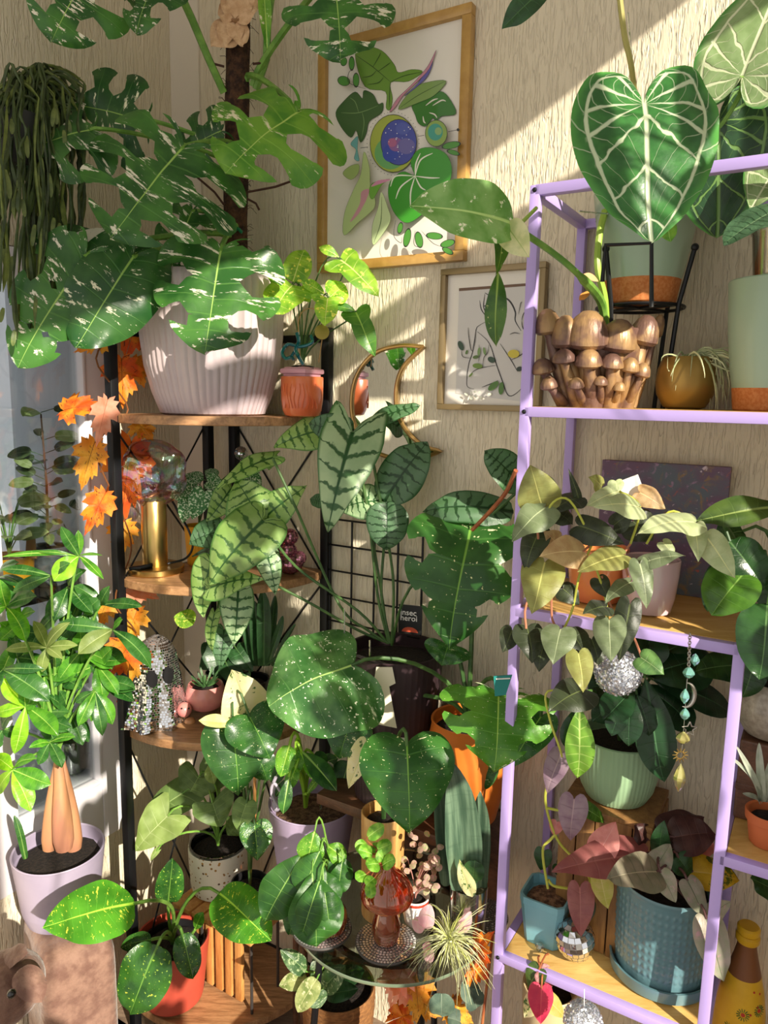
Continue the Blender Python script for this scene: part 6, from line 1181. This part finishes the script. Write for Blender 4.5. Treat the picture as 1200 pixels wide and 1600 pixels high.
MR = [(847, 790, 828, 726, 66, 0, .02, L_MICO), (851, 794, 800, 846, 60, -.01, -.02, L_MICG), (903, 778, 856, 802, 40, .02, -.01, L_MICD), (997, 792, 928, 792, 48, -.02, -.02, L_MIC), (968, 768, 914, 792, 40, .02, 0, L_MIC), (906, 822, 976, 850, 48, .0, -.02, L_MICD), (908, 862, 842, 870, 62, -.03, -.02, L_MICT), (974, 868, 902, 894, 50, -.03, -.02, L_MICO), (851, 880, 831, 960, 66, -.03, -.03, L_MICO), (842, 832, 822, 894, 44, .0, -.02, L_MICD), (985, 910, 946, 942, 34, -.03, -.01, L_MICG), (990, 815, 1020, 845, 60, .02, 0, L_MICD), (904, 780, 888, 732, 14, .02, 0, L_MICD), (1083, 816, 994, 836, 56, -.04, -.02, L_MIC), (1086, 822, 1091, 878, 32, -.03, -.02, L_MIC), (1106, 842, 1149, 904, 50, -.04, -.02, L_MIC), (1004, 880, 1071, 868, 34, -.05, -.01, L_MICG), (1000, 882, 1010, 952, 36, -.06, -.01, L_MICG), (1036, 848, 1054, 870, 26, -.03, 0, L_MIC), (962, 752, 966, 772, 26, .03, 0, L_MIC), (870, 850, 850, 830, 36, .0, 0, L_MICT), (935, 905, 950, 935, 30, .0, 0, L_MICD), (1000, 770, 1040, 795, 40, .03, 0, L_MICT), (960, 820, 990, 800, 36, .0, 0, L_MICD), (880, 920, 905, 945, 34, .0, 0, L_MICD), (855, 905, 880, 930, 40, .02, 0, L_MICD), (940, 760, 920, 745, 30, .04, 0, L_MICO), (868, 800, 895, 820, 44, .03, 0, L_MICD)]
MR += [(952, 970, 954, 1034, 50, -.05, -.02, L_MICG), (876, 984, 864, 1038, 56, -.04, -.02, L_MICG), (948, 948, 910, 960, 36, -.05, -.02, L_MICD), (904, 1022, 911, 1082, 44, -.06, -.02, L_MICO), (912, 1078, 856, 1114, 64, -.05, -.03, L_MICD), (824, 982, 832, 1036, 54, .0, -.02, L_MICD), (1002, 1028, 1038, 1054, 40, -.06, -.01, leafmat('micans_fresh', '4a7a44', '5f8f50', .4, .3, rib=('9abc80', .02), vein=('7aa468', 6, .05, .5))), (984, 946, 967, 1034, 42, -.03, -.01, L_MICD), (893, 988, 918, 1034, 46, -.02, -.02, L_MICD), (800, 985, 785, 1020, 34, .02, -.01, L_MICD), (850, 1005, 842, 1050, 36, .02, -.01, L_MICD), (925, 1000, 935, 1040, 40, .0, 0, L_MICD)]
for bx, by, tx, ty, w, dy, dt, m_ in MR:
    b = A(bx, by, YM + dy); leaf(mi, 'heart', m_, b, A(tx, ty, YM + dy + dt - .01), PX(w, b), np_=16, ns=5, cup=.3, wave=.05, curl=.1, fold=.12, roll=random.uniform(-15, 15))
M_VLIME = mat('vine_lime', 'b4b84a', .45); M_VPINK = mat('vine_pink', 'b5765a', .5)
for L, m_ in (([(925, 845), (890, 782), (860, 790), (850, 840)], M_VLIME), ([(925, 850), (905, 900), (895, 950), (880, 985)], M_VLIME), ([(925, 850), (870, 900), (862, 960), (872, 985)], M_VPINK), ([(985, 850), (975, 870), (985, 915)], M_VPINK), ([(1010, 850), (1045, 800), (1082, 815), (1105, 840)], M_VLIME), ([(940, 900), (960, 960), (985, 985), (1003, 1028)], M_VPINK), ([(925, 870), (945, 930), (950, 970)], M_VLIME), ([(890, 985), (900, 1020), (911, 1080), (856, 1080), (858, 1120), (874, 1168), (878, 1182)], M_VLIME), ([(900, 870), (850, 880), (840, 830)], M_VPINK), ([(985, 850), (1000, 792), (968, 768)], M_VLIME), ([(925, 850), (830, 930), (822, 982)], M_VPINK)):
    tube(mi, crom([A(x, y, YM - .005 * (i % 3)) for i, (x, y) in enumerate(L)], 5), .0019, m_, 'vine')
tg = tagcard('plastic_tag', 'white plastic label tilted among the velvet leaves before the canvas', [(962, 754), (996, 741), (1006, 768), (975, 782)], YM + .05, M_WHITE)
# ---- dark glossy plant in the round ceramic pot at the right edge
M_CERA = mat('speckled_stone', 'a89f90', .35, col2='8f8678', cscale=120, coat=.4)
p = onshelf(1206, Z3 + .145, .115)
bl = thing('wood_block', Vector((p.x, p.y, Z3)), 'rough brown wooden block raising the round stone pot', 'block')
MB().box(Vector((p.x, p.y, Z3 + .0725)), .09, .09, .144, bev=.004).out('block', M_DKW, bl, False); MB().box(Vector((p.x, p.y, Z3 + .06)), .092, .092, .012, bev=.002).out('groove_band', M_DKW, bl, False)
dg = thing('dark_glossy_plant', p, 'dark glossy broad-leaved plant in a round speckled stone pot at right', 'plant')
pot(dg, p, .06, .04, .10, M_CERA, prof=[(.03, 0), (.045, .006), (.062, .035), (.066, .06), (.058, .09), (.056, .10)]); soil(dg, p + Vector((0, 0, .085)), .05)
L_GLOS = leafmat('glossy_dark', '1c3c20', '28522a', .25, .2, rib=('4f7a48', .02), vein=('2f5a30', 8, .06, .4)); L_GLOM = leafmat('glossy_mid', '2c5a1c', '3f7426', .25, .25, rib=('6a9a48', .02), vein=('4a7c34', 7, .07, .5)); L_GLOL = leafmat('glossy_olive', '2f4a22', '44602c', .3, .25, rib=('7a9454', .025), vein=('4a6a34', 8, .06, .5))
cr = p + Vector((0, 0, .09))
leaves(dg, [(1228, 792, 1088, 814, 52, 1.12, -.0, dict(m=L_GLOL, shape='lance')), (1140, 846, 1194, 922, 64, 1.12, -.03), (1166, 892, 1112, 962, 84, 1.10, -.02, dict(m=L_GLOM)), (1128, 880, 1105, 956, 40, 1.16, 0), (1200, 945, 1186, 1062, 80, 1.06, -.04), (1160, 830, 1118, 840, 50, 1.18, 0), (1195, 880, 1215, 960, 60, 1.14, 0), (1185, 1020, 1160, 1090, 50, 1.16, 0), (1190, 1040, 1085, 1050, 60, 1.2, .02), (1215, 1395, 1172, 1372, 46, 1.12, 0, dict(crown=None))], L_GLOS, 'ovate', crown=cr, pm=M_STEMD, pr=.0035, np_=18, ns=6, wave=.05)
# ---- glitter balls and suncatcher
M_GLIT = mat('glitter', 'e6e8ee', .28, .85); M_GLITC = mat('glitter_core', 'b4b8c4', .4, .4)
def glitter(label, px, py, rp, Y, top):
    c = A(px, py, Y); r = PX(rp, c); o = thing('glitter_ball', c - Vector((0, 0, r)), label, 'ornament'); MB().ball(c, r * .94, 28, 18).out('ball', M_GLITC, o); rg = random.Random(px); mb = MB()
    for i in range(1500):
        z = 1 - 2 * (i + .5) / 1500; a = i * 2.39996; d = Vector((math.sqrt(1 - z * z) * math.cos(a), math.sqrt(1 - z * z) * math.sin(a), z)); n = (d + Vector((rg.gauss(0, .45), rg.gauss(0, .45), rg.gauss(0, .45)))).normalized(); x = n.orthogonal().normalized(); y = n.cross(x); q = c + d * r * rg.uniform(.94, 1.02); s_ = r * .058
        mb.add([q + x * s_, q + y * s_, q - x * s_, q - y * s_], [[0, 1, 2, 3]])
    tag(mb.out('glitter_flakes', M_GLIT, o, False), kind='stuff'); tube(o, [c + Vector((0, 0, r * .9)), top], .0007, mat('thread', 'd0d0d0', .4), 'thread', 4); return o
glitter('silver glitter ball hanging under the middle lilac shelf', 965, 1050, 36, 1.16, A(965, 985, 1.15)); glitter('silver glitter ball hanging below the lowest shelf at bottom edge', 911, 1596, 30, 1.08, A(913, 1545, 1.09))
su = thing('suncatcher_chain', A(1062, 1235, 1.07), 'silver suncatcher chain of crystals, moon, star and sun', 'suncatcher')
M_SIL = mat('silver_chain', 'a8a29a', .25, .9); M_GEM = mat('crystal_teal', '8fd0c4', .05, .55, film=380, coat=1.); M_GEM2 = mat('crystal_gold', 'c9c27a', .05, .55, film=450, coat=1.); YS = 1.068
for i in range(13): c = A(1078 - i * .15, 992 + i * 4.2, YS); d = Vector((1, 0, 0)) if i % 2 else Vector((0, 1, 0)); MB().tube([c + d * (.0022 * math.cos(k * PI / 5)) + Vector((0, 0, .0032 * math.sin(k * PI / 5))) for k in range(11)], .0007, 5).out('chain_link', M_SIL, su)
for x, y, rx, ry, m_ in ((1086, 1031, 6, 9, M_GEM), (1076, 1051, 8, 9, M_GEM), (1070, 1088, 6, 11, M_GEM), (1070, 1116, 6.5, 9, M_GEM), (1067, 1153, 9, 9.5, M_GEM2), (1062, 1215, 8, 21, M_GEM2)):
    c = A(x, y, YS); r, h = PX(rx * 1.2, c), PX(ry * 1.15, c); MB().lathe(c, [(.0003, -h), (r * .6, -h * .6), (r, -.1 * h), (r, .1 * h), (r * .6, h * .6), (.0003, h)], 8).out('crystal', m_, su, False)
c = A(1078, 1086, YS); u = PX(1, c); MB().tube([c + Vector((u * 13 * math.cos(a) - u * 6, 0, u * 20 * math.sin(a))) for a in [(-110 + i * 17) * PI / 180 for i in range(13)]], [u * 3.4 * math.sin(PI * (i + .3) / 12.6) + u * .4 for i in range(13)], 8).out('moon_charm', M_SIL, su)
c = A(1077, 1139, YS); st_ = [c + Vector((math.sin(i * PI / 5) * u * (12 if i % 2 == 0 else 5.5), 0, math.cos(i * PI / 5) * u * (12 if i % 2 == 0 else 5.5))) for i in range(11)]; MB().tube(st_, u * 1.2, 6).out('star_charm', M_SIL, su)
c = A(1063, 1180, YS); sb = MB(); sb.tube([c + Vector((math.cos(i * PI / 8) * u * 6, 0, math.sin(i * PI / 8) * u * 6)) for i in range(17)], u * 1.2, 6)
for i in range(12): d = Vector((math.cos(i * PI / 6), 0, math.sin(i * PI / 6))); sb.tube([c + d * u * 6, c + d * u * 12.5], [u * 1.5, u * .6], 6)
sb.out('sun_charm', mat('gold_charm', 'b09458', .3, .9), su); MB().tube([A(1076, 1042, YS), A(1073, 1068, YS), A(1071, 1100, YS), A(1069, 1128, YS), A(1066, 1165, YS), A(1062, 1195, YS)], .0005, 5).out('wire', M_SIL, su)
# ---- fluted green pot on a crate, dark lobed plant
p = T(0, 0, 0); zc = Z4 + .285; p = onshelf(962, zc + .001, .105)
cq = thing('wooden_crate', Vector((p.x, p.y, Z4)), 'brown slatted wooden crate lifting the fluted green pot', 'crate')
M_CRATE = wood('crate_wood', '7a5530', '9c7342', (14, 14, 2), .6, .0)
for s_ in (1, -1):
    for i in range(5): MB().box(Vector((p.x, p.y, Z4 + .138)) + UR * (-.068 + i * .034) + UL * (.075 * s_), .0315, .012, .272 + .006 * (i % 2), bev=.001).out('slat', M_CRATE, cq)
    for i in range(4): MB().box(Vector((p.x, p.y, Z4 + .138)) + UL * (-.051 + i * .034) + UR * (.082 * s_), .012, .0315, .272, bev=.001).out('slat', M_CRATE, cq)
MB().box(Vector((p.x, p.y, zc - .006)), .17, .16, .012, bev=.001).out('lid', M_CRATE, cq)
gn_ = thing('fluted_green_pot_plant', p, 'dark lobed philodendron in a fluted pale green pot on the crate', 'plant')
M_MINT = mat('mint_pot', '8fae88', .45, coat=.1)
pot(gn_, p, .078, .05, .125, M_MINT, seg=220, prof=[(.048, 0), (.057, .004), (.068, .025), (.075, .06), (.077, .095), (.077, .125)], rf=lambda th_, z: 1 + .014 * abs(math.sin(th_ * 27)), depth=.85); soil(gn_, p + Vector((0, 0, .108)), .07)
L_LOB = leafmat('lobed_dark', '172e1c', '20402a', .3, .15, rib=('3f6448', .015), vein=('24482e', 8, .05, .4)); L_LOBL = leafmat('lobed_striped', '4f8a2c', '66a038', .35, .35, vein=('94c060', 9, .09, .7), rib=('a6cc70', .02)); cr = p + Vector((0, 0, .11)); yy = p.y - .04
leaves(gn_, [(1008, 1060, 1038, 1222, 64, yy - .05, -.04), (990, 1078, 942, 1126, 52, yy - .07, -.03), (985, 1086, 982, 1166, 40, yy - .07, -.03), (1012, 1056, 1116, 1026, 90, yy, .0), (1020, 1062, 1146, 1118, 54, yy, .0), (1002, 1050, 1022, 985, 66, yy, .02), (1040, 1020, 1108, 985, 50, yy, .02), (906, 1104, 902, 1216, 46, yy - .06, -.03, dict(m=L_LOBL)), (898, 1108, 895, 1178, 48, yy - .04, -.02), (1005, 1070, 1085, 1140, 60, yy + .01, -.01), (985, 1060, 940, 1040, 70, yy, 0), (975, 1080, 930, 1090, 50, yy - .02, 0), (1030, 1010, 990, 985, 50, yy + .02, 0), (1000, 1070, 1012, 1120, 50, yy - .04, -.01), (968, 1095, 925, 1128, 40, yy - .05, -.02), (975, 1090, 955, 1150, 34, yy - .08, -.02), (995, 1085, 1015, 1150, 36, yy - .07, -.02), (960, 1070, 918, 1075, 48, yy - .01, 0), (1000, 1100, 1050, 1150, 44, yy - .03, 0)], L_LOB, 'lance', crown=cr, pm=M_STEMD, pr=.0028, np_=18, ns=5)

# ---- small terracotta pot on the right shelf
p = onshelf(1196, Z3 + .001, .215)
tp = thing('terracotta_air_plant', p, 'small terracotta pot with grey curling air plant on right shelf', 'plant')
pot(tp, p, .034, .024, .055, mat('plain_terracotta', 'c0683a', .8), prof=[(.022, 0), (.025, .003), (.031, .04), (.034, .042), (.035, .055)]); soil(tp, p + Vector((0, 0, .043)), .029)
L_GREY = leafmat('grey_air_leaf', '7f8a78', '98a08e', .6, .15)
for bx, by, tx, ty, w in ((1186, 1252, 1150, 1165, 9), (1188, 1252, 1162, 1190, 10), (1190, 1252, 1186, 1160, 12), (1192, 1252, 1205, 1185, 12), (1186, 1255, 1160, 1240, 9), (1190, 1255, 1130, 1175, 6), (1196, 1252, 1225, 1210, 10)): leaf(tp, 'strap', L_GREY, A(bx, by, p.y), A(tx, ty, p.y - .02), PX(w, p), curl=.15, np_=10, ns=3, fold=.4)

# ---- lowest shelf: turquoise square pot with vine
p = onshelf(852, Z4 + .001, .195)
tq = thing('turquoise_pot_vine', p, 'trailing velvet vine in a square turquoise plastic pot', 'plant')
M_TURQ = mat('turquoise_plastic', '7fb4c0', .4, col2='74aab8', cscale=10)
def sqpot(parent, c, a0, a1, h, m):
    vs = []
    for s_, z in ((a0, 0), (a1 * .97, h * .86), (a1, h * .86), (a1, h), (a1 - .004, h), (a0 + .006, h * .8)):
        for i in range(24):
            th_ = 2 * PI * (i + .5) / 24; k_ = (abs(math.cos(th_)) ** 7 + abs(math.sin(th_)) ** 7) ** (-1 / 7); vs.append(c + UR * (s_ * k_ * math.cos(th_)) - UL * (s_ * k_ * math.sin(th_)) + Vector((0, 0, z)))
    fs = [[i * 24 + j, i * 24 + (j + 1) % 24, (i + 1) * 24 + (j + 1) % 24, (i + 1) * 24 + j] for i in range(5) for j in range(24)] + [list(range(24))[::-1], list(range(120, 144))]
    o = mesh('pot', vs, fs, m, parent); autosmooth(o); return o
sqpot(tq, p, .034, .045, .098, M_TURQ); soil(tq, p + Vector((0, 0, .084)), .039, MATS['gritty_soil'])
L_MAUV = leafmat('mauve_leaf', '8f7484', 'a08a94', .45, .3, rib=('b8a0a4', .02), vein=('7a6272', 6, .06, .5)); L_LIME = leafmat('lime_leaf', 'b0b858', 'c4c470', .4, .4, rib=('d8d890', .02), vein=('c8cc80', 6, .06, .5)); L_PKB = leafmat('pink_bronze', '8a5a50', '9a6a5c', .4, .3, rib=('a87868', .016), vein=('94685a', 7, .06, .5)); L_PKL = leafmat('pink_leaf', 'c98a78', 'd49a88', .42, .35, rib=('d8a898', .016))
yv = p.y - .04
leaves(tq, [(876, 1180, 855, 1240, 36, yv, -.01, dict(m=L_MAUV)), (897, 1250, 892, 1314, 44, yv, -.01, dict(m=L_MAUV)), (912, 1262, 946, 1286, 26, yv, 0, dict(m=L_GLOM)), (870, 1285, 865, 1305, 24, yv, 0, dict(m=L_PKL)), (938, 1370, 950, 1420, 38, yv - .03, -.02, dict(m=L_LIME)), (906, 1388, 908, 1464, 42, yv - .02, -.03, dict(m=L_PKB)), (918, 1410, 905, 1455, 30, yv - .01, -.02, dict(m=L_MICD)), (870, 1350, 885, 1370, 24, yv + .05, 0, dict(m=L_DARK)), (850, 1330, 845, 1360, 30, yv + .06, 0, dict(m=L_DARK))], L_MAUV, 'heart', np_=14, ns=5)
for L in ([(856, 1388), (848, 1330), (862, 1310), (905, 1268), (912, 1262)], [(878, 1182), (862, 1210), (852, 1250), (870, 1310), (900, 1345), (922, 1375), (905, 1388), (868, 1385), (857, 1375)], [(922, 1375), (938, 1370)], [(852, 1262), (872, 1266)]): tube(tq, crom([A(x, y, yv) for x, y in L], 6), .0026, M_VLIME, 'vine')
# mirror egg, crystal
c = AZ(897, 1500, Z4); c = Vector((c.x, c.y, Z4 + .041)); ax = Vector((.18, 0, -1)).normalized()
me_ = thing('mirror_egg', Vector((c.x, c.y, Z4)), 'mirror tile egg ornament lying beside the turquoise pot', 'ornament')
X_ = ax.orthogonal().normalized(); Y_ = ax.cross(X_)
def egg(u, v, k=1.0): a = PI * v; r = math.sin(a) * (.037 - .006 * -math.cos(a)) * k; return c + X_ * (r * math.cos(2 * PI * u)) - Y_ * (r * math.sin(2 * PI * u)) + ax * (-math.cos(a) * .040 * k)
vs = [egg(j / 28, i / 16, .97) for i in range(17) for j in range(28)]; mesh('egg_core', vs, [[i * 28 + j, i * 28 + (j + 1) % 28, (i + 1) * 28 + (j + 1) % 28, (i + 1) * 28 + j] for i in range(16) for j in range(28)], M_GROUT, me_)
disco('mirror_tiles', me_, c, egg, [max(5, int(22 * math.sin(PI * (i + .5) / 12))) for i in range(12)], None, .1, .04)
MB().lathe(c + ax * .038, [(.004, 0), (.004, .008), (.0025, .012), (.0005, .013)], 12, None, ax).out('cap', M_SIL, me_)
cq_ = thing('glass_crystal', AZ(843, 1488, Z4), 'small clear faceted crystal on the lowest shelf', 'ornament'); c = AZ(843, 1486, Z4); MB().lathe(Vector((c.x, c.y, Z4)), [(.004, .001), (.009, .006), (.0095, .011), (.006, .016), (.001, .017)], 8).out('crystal', M_CLEAR, cq_, False); MB().lathe(Vector((c.x, c.y, Z4)), [(.003, 0), (.0045, .001), (.004, .0025)], 8).out('foot', M_CLEAR, cq_, False)
# teal dotted pot with pink-bronze plant
p = onshelf(1030, Z4 + .001, .165)
td = thing('teal_dotted_pot_plant', p, 'bronze and pink leaved plant in a large teal dotted pot with saucer', 'plant')
M_TDOT = mat('teal_glaze', '5d8088', .3, coat=.4)
def dots(th_, z): 
    if z < .1 or z > .93: return 1
    return 1 + .022 * max(0, math.sin(th_ * 24 + z * 36) * math.sin(th_ * 24 - z * 36))
pot(td, p + Vector((0, 0, .012)), .085, .08, .175, M_TDOT, seg=288, prof=[(.072, 0), (.079, .003)] + [(.080 + .005 * math.sin(i / 74 * 1.4), .004 + .165 * i / 74) for i in range(75)] + [(.0855, .171), (.0855, .175)], rf=dots, depth=.85); soil(td, p + Vector((0, 0, .162)), .078)
MB().lathe(p, [(.001, 0), (.083, 0), (.089, .004), (.091, .026), (.087, .026), (.084, .012), (.001, .012)], 56).out('saucer', M_TDOT, td)
L_BRZ = leafmat('bronze_dark', '3f2a24', '4d352c', .4, .25, rib=('5f4438', .016), vein=('553c32', 7, .06, .5)); L_OLP = leafmat('olive_pink', '6f7058', '857f6a', .4, .25, rib=('a8a488', .016), vein=('5c5f4a', 8, .07, .6)); L_YEL = leafmat('yellow_tip', 'b8a01c', 'c9b430', .4, .4, var=('4a5a1c', .52, 5, 2, .06), rib=('c8b85a', .02)); L_PGR = leafmat('grey_pink', '8a9078', 'a09a88', .4, .3, var=('b89a98', .56, 6, 3, .1), rib=('5f6a52', .02)); cr = p + Vector((0, 0, .165)); yy = p.y
leaves(td, [(1026, 1362, 948, 1374, 66, yy - .09, -.03, dict(m=L_OLP)), (1022, 1360, 1047, 1318, 40, yy - .07, .02, dict(m=L_PGR)), (1032, 1364, 1055, 1410, 36, yy - .09, -.02, dict(m=L_PGR)), (1037, 1302, 1100, 1278, 60, yy, .02, dict(m=L_BRZ)), (1054, 1308, 1120, 1304, 66, yy - .02, .0, dict(m=L_BRZ)), (1060, 1318, 1120, 1326, 52, yy - .0, .0, dict(m=L_PKL)), (1083, 1362, 1156, 1376, 56, yy - .05, -.02, dict(m=L_YEL)), (1074, 1376, 1102, 1434, 34, yy - .08, -.02, dict(m=L_PGR)), (1104, 1436, 1131, 1534, 56, yy - .11, -.03, dict(m=L_PGR)), (1106, 1436, 1142, 1408, 32, yy - .10, -.02, dict(m=L_PGR)), (1005, 1336, 862, 1362, 66, yy - .03, -.03, dict(m=L_PKB)), (935, 1335, 962, 1284, 50, yy - .03, .01, dict(m=L_PKL)), (1030, 1330, 1038, 1282, 30, yy - .02, 0, dict(m=L_DARK)), (1060, 1340, 1078, 1370, 40, yy - .05, 0, dict(m=L_DARK)), (1010, 1310, 990, 1290, 40, yy, 0, dict(m=L_BRZ)), (1050, 1350, 1090, 1330, 40, yy - .02, 0, dict(m=L_DARK))], L_OLP, 'gigas', crown=cr, pm=mat('plum_stem', '5a3a38', .5), pr=.0026, np_=18, ns=6, wave=.06, cup=.22)
# ---- yellow painted bottle
p = onshelf(1147, .413, .11)
yb = thing('painted_bottle', p, 'yellow painted ceramic bottle with flower motifs at lower right', 'bottle')
M_YB = mat('yellow_paint', 'dcae24', .45, col2='d2a21c', cscale=20); M_BROWN = mat('brown_paint', '7a4a26', .5)
zt = AW(1147, 1437, .11).z - .413; s_ = zt / .35
BPROF = [(.001, 0), (.038, 0), (.043, .004), (.044, .08), (.042, .15), (.036, .20), (.027, .245), (.020, .275)]
MB().lathe(p, [(r, z * s_) for r, z in BPROF], 40).out('body', M_YB, yb); MB().lathe(p, [(r, z * s_) for r, z in ((.0285, .238), (.0272, .245), (.0205, .277), (.0165, .30), (.0165, .312))], 36, cap=False).out('neck', M_BROWN, yb)
for z0, r_ in ((.312, .0205), (.331, .0195)): MB().lathe(p, [(.001, z0 * s_), (r_ - .002, z0 * s_), (r_, (z0 + .004) * s_), (r_, (z0 + .014) * s_), (r_ - .003, (z0 + .018) * s_), (.001, (z0 + .019) * s_)], 32).out('cap_ring', M_YB, yb)
rg = random.Random(2)
def onbottle(a, z):
    zz = z / s_
    for (r0, z0), (r1, z1) in zip(BPROF[1:], BPROF[2:]):
        if z0 <= zz <= z1 + 1e-6: r = lerp(r0, r1, (zz - z0) / (z1 - z0)); break
    else: r = .03
    return p + Vector((math.cos(a), math.sin(a), 0)) * (r + .0003) + Vector((0, 0, z)), Vector((math.cos(a), math.sin(a), .15)).normalized()
for a, z in ((-1.95, .17), (-1.5, .12), (-2.4, .13), (-1.2, .18)):
    c, n = onbottle(a, z * s_); X_ = n.cross(Vector((0, 0, 1))).normalized(); Y_ = X_.cross(n)
    for k_ in range(14): d = X_ * math.cos(k_ * 2 * PI / 14) + Y_ * math.sin(k_ * 2 * PI / 14); MB().tube([c + d * .005, c + d * .011], .0007, 4).out('painted_petal', mat('paint_green', '3f6a34', .5), yb)
    MB().lathe(c, [(.001, .0004), (.0035, .0002), (.0036, -.001)], 12, None, n).out('painted_dot', mat('paint_red', 'b5321f', .5), yb)
for i in range(8):
    c, n = onbottle(rg.uniform(-2.6, -1.0), rg.uniform(.10, .22) * s_); MB().lathe(c, [(.0005, .0004), (.002, .0002), (.0021, -.001)], 10, None, n).out('painted_dot', mat('paint_red', 'b5321f', .5), yb)
# ---- red heart leaf plant in a glass jar at the bottom
p = onshelf(846, .130, .16); hh = .33
rj = thing('red_heart_plant', p, 'plant with one red heart leaf in a pale planter below the lowest shelf', 'plant')
pot(rj, p, .055, .042, hh, mat('pale_planter', 'c9b48a', .5), depth=.92); soil(rj, p + Vector((0, 0, hh * .93)), .046); cr = p + Vector((0, 0, hh * .93)); yy = p.y
leaves(rj, [(846, 1545, 845, 1600, 40, 1.2, -.02, dict(m=leafmat('red_heart', 'b8342c', 'c2453a', .4, .3, rib=('d06a5a', .02)))), (842, 1515, 826, 1545, 36, 1.22, 0, dict(m=L_GLOL)), (846, 1518, 862, 1545, 34, 1.22, 0, dict(m=L_PKB)), (852, 1560, 882, 1590, 30, 1.2, 0, dict(m=L_LIME)), (838, 1560, 820, 1590, 30, 1.22, 0, dict(m=L_CREAM))], L_GLOL, 'heart', crown=cr, pm=M_STEMR, pr=.002)

# ================================================================== inside the glass cabinet
tI = TW - .12
def inside(px, z, t):                                  # base point at pixel column px, height z on plane t
    y = 900.0
    for _ in range(30): P = AL(px, y, t); y += (P.z - z) * FPX / (P - EYE).dot(FW)
    P = AL(px, y, t); P.z = z; return P
L_CABD = leafmat('cabinet_leaf', '33482e', '4a5f3c', .4, .3, rib=('6a8058', .02)); L_CABL = leafmat('cabinet_leaf_light', '7f9a5a', '9ab07a', .4, .35, rib=('b0c090', .02))
p = inside(112, CZ + .002, tI)
ci = thing('cabinet_seedling', p, 'leafy seedling in a clear plastic pot behind the lower cabinet glass', 'plant')
pot(ci, p, .05, .04, .095, thinglass('clear_pot', 'c8d0c8', .2), depth=.9); soil(ci, p + Vector((0, 0, .088)), .043); MB().lathe(p + Vector((0, 0, .003)), [(.036, 0), (.043, .08), (.001, .08)], 28).out('root_ball', M_SOIL, ci)
cr = p + Vector((0, 0, .09))
for i in range(9):
    a = i * 2.4; b = cr + Vector((math.cos(a) * .03, math.sin(a) * .03, .05 + .03 * (i % 4))); leaf(ci, 'lance', L_CABD, b, b + Vector((math.cos(a) * .06, math.sin(a) * .06, .02)), .026); petiole(ci, cr, b, .0015, M_STEMD)
p = inside(78, CS + .001, tI)
cg = thing('cabinet_tall_plant', p, 'leggy dark-leaved plant in a clear grey pot on the cabinet shelf', 'plant')
pot(cg, p, .05, .04, .10, mat('smoky_pot', '55595c', .2, coat=.6, col2='6f7478', cscale=60), depth=.9); soil(cg, p + Vector((0, 0, .092)), .044); cr = p + Vector((0, 0, .095)); rg = random.Random(8)
tube(cg, [cr, cr + Vector((.005, 0, .16)), cr + Vector((0, 0, .34))], [.004, .003, .002], mat('brown_stem', '6a4a34', .7), 'stem')
for i in range(26):
    h = rg.uniform(.04, .36); a = rg.uniform(0, 6.28); b = cr + Vector((math.cos(a) * .03, math.sin(a) * .03, h)); L = rg.uniform(.04, .075); leaf(cg, 'ovate', rg.choice([L_CABD, L_CABD, L_CABL]), b, b + Vector((math.cos(a) * L, math.sin(a) * L, rg.uniform(-.02, .02))), L * .55, np_=10, ns=4); tube(cg, [cr + Vector((0, 0, h - .01)), b], .001, M_STEMD, 'petiole', 5)
p = inside(18, CS + .001, tI + .03)
cy = thing('cabinet_yellow_pot', p, 'pale leaved plant in a mustard yellow pot at the far left of the cabinet shelf', 'plant')
pot(cy, p, .055, .05, .10, M_YELL, depth=.9); soil(cy, p + Vector((0, 0, .09)), .048); cr = p + Vector((0, 0, .09))
for i in range(12): a = i * 2.4; b = cr + Vector((math.cos(a) * .03, math.sin(a) * .03, .06 + .025 * (i % 5))); leaf(cy, 'ovate', L_CABL, b, b + Vector((math.cos(a) * .07, math.sin(a) * .07, .01)), .035); petiole(cy, cr, b, .0015, M_STEMG)
tg = tagcard('kraft_tag', 'brown kraft tag with a hole leaning on the smoky cabinet pot', [(42, 838), (55, 836), (58, 872), (40, 874)], AL(48, 860, tI + .08).y, mat('kraft', 'a87a50', .8))
p = inside(150, CS + .001, tI - .05)
cm = thing('cabinet_dark_pot', p, 'small dark nursery pot with round leaves at the right of the cabinet shelf', 'plant')
pot(cm, p, .04, .033, .085, M_NURS, depth=.9); soil(cm, p + Vector((0, 0, .077)), .034); cr = p + Vector((0, 0, .08))
for i in range(9): a = i * 2.4; b = cr + Vector((math.cos(a) * .03, math.sin(a) * .03, .04 + .02 * (i % 4))); leaf(cm, 'round', L_CABD, b, b + Vector((math.cos(a) * .05, math.sin(a) * .05, .01)), .035); petiole(cm, cr, b, .0013, M_STEMG)
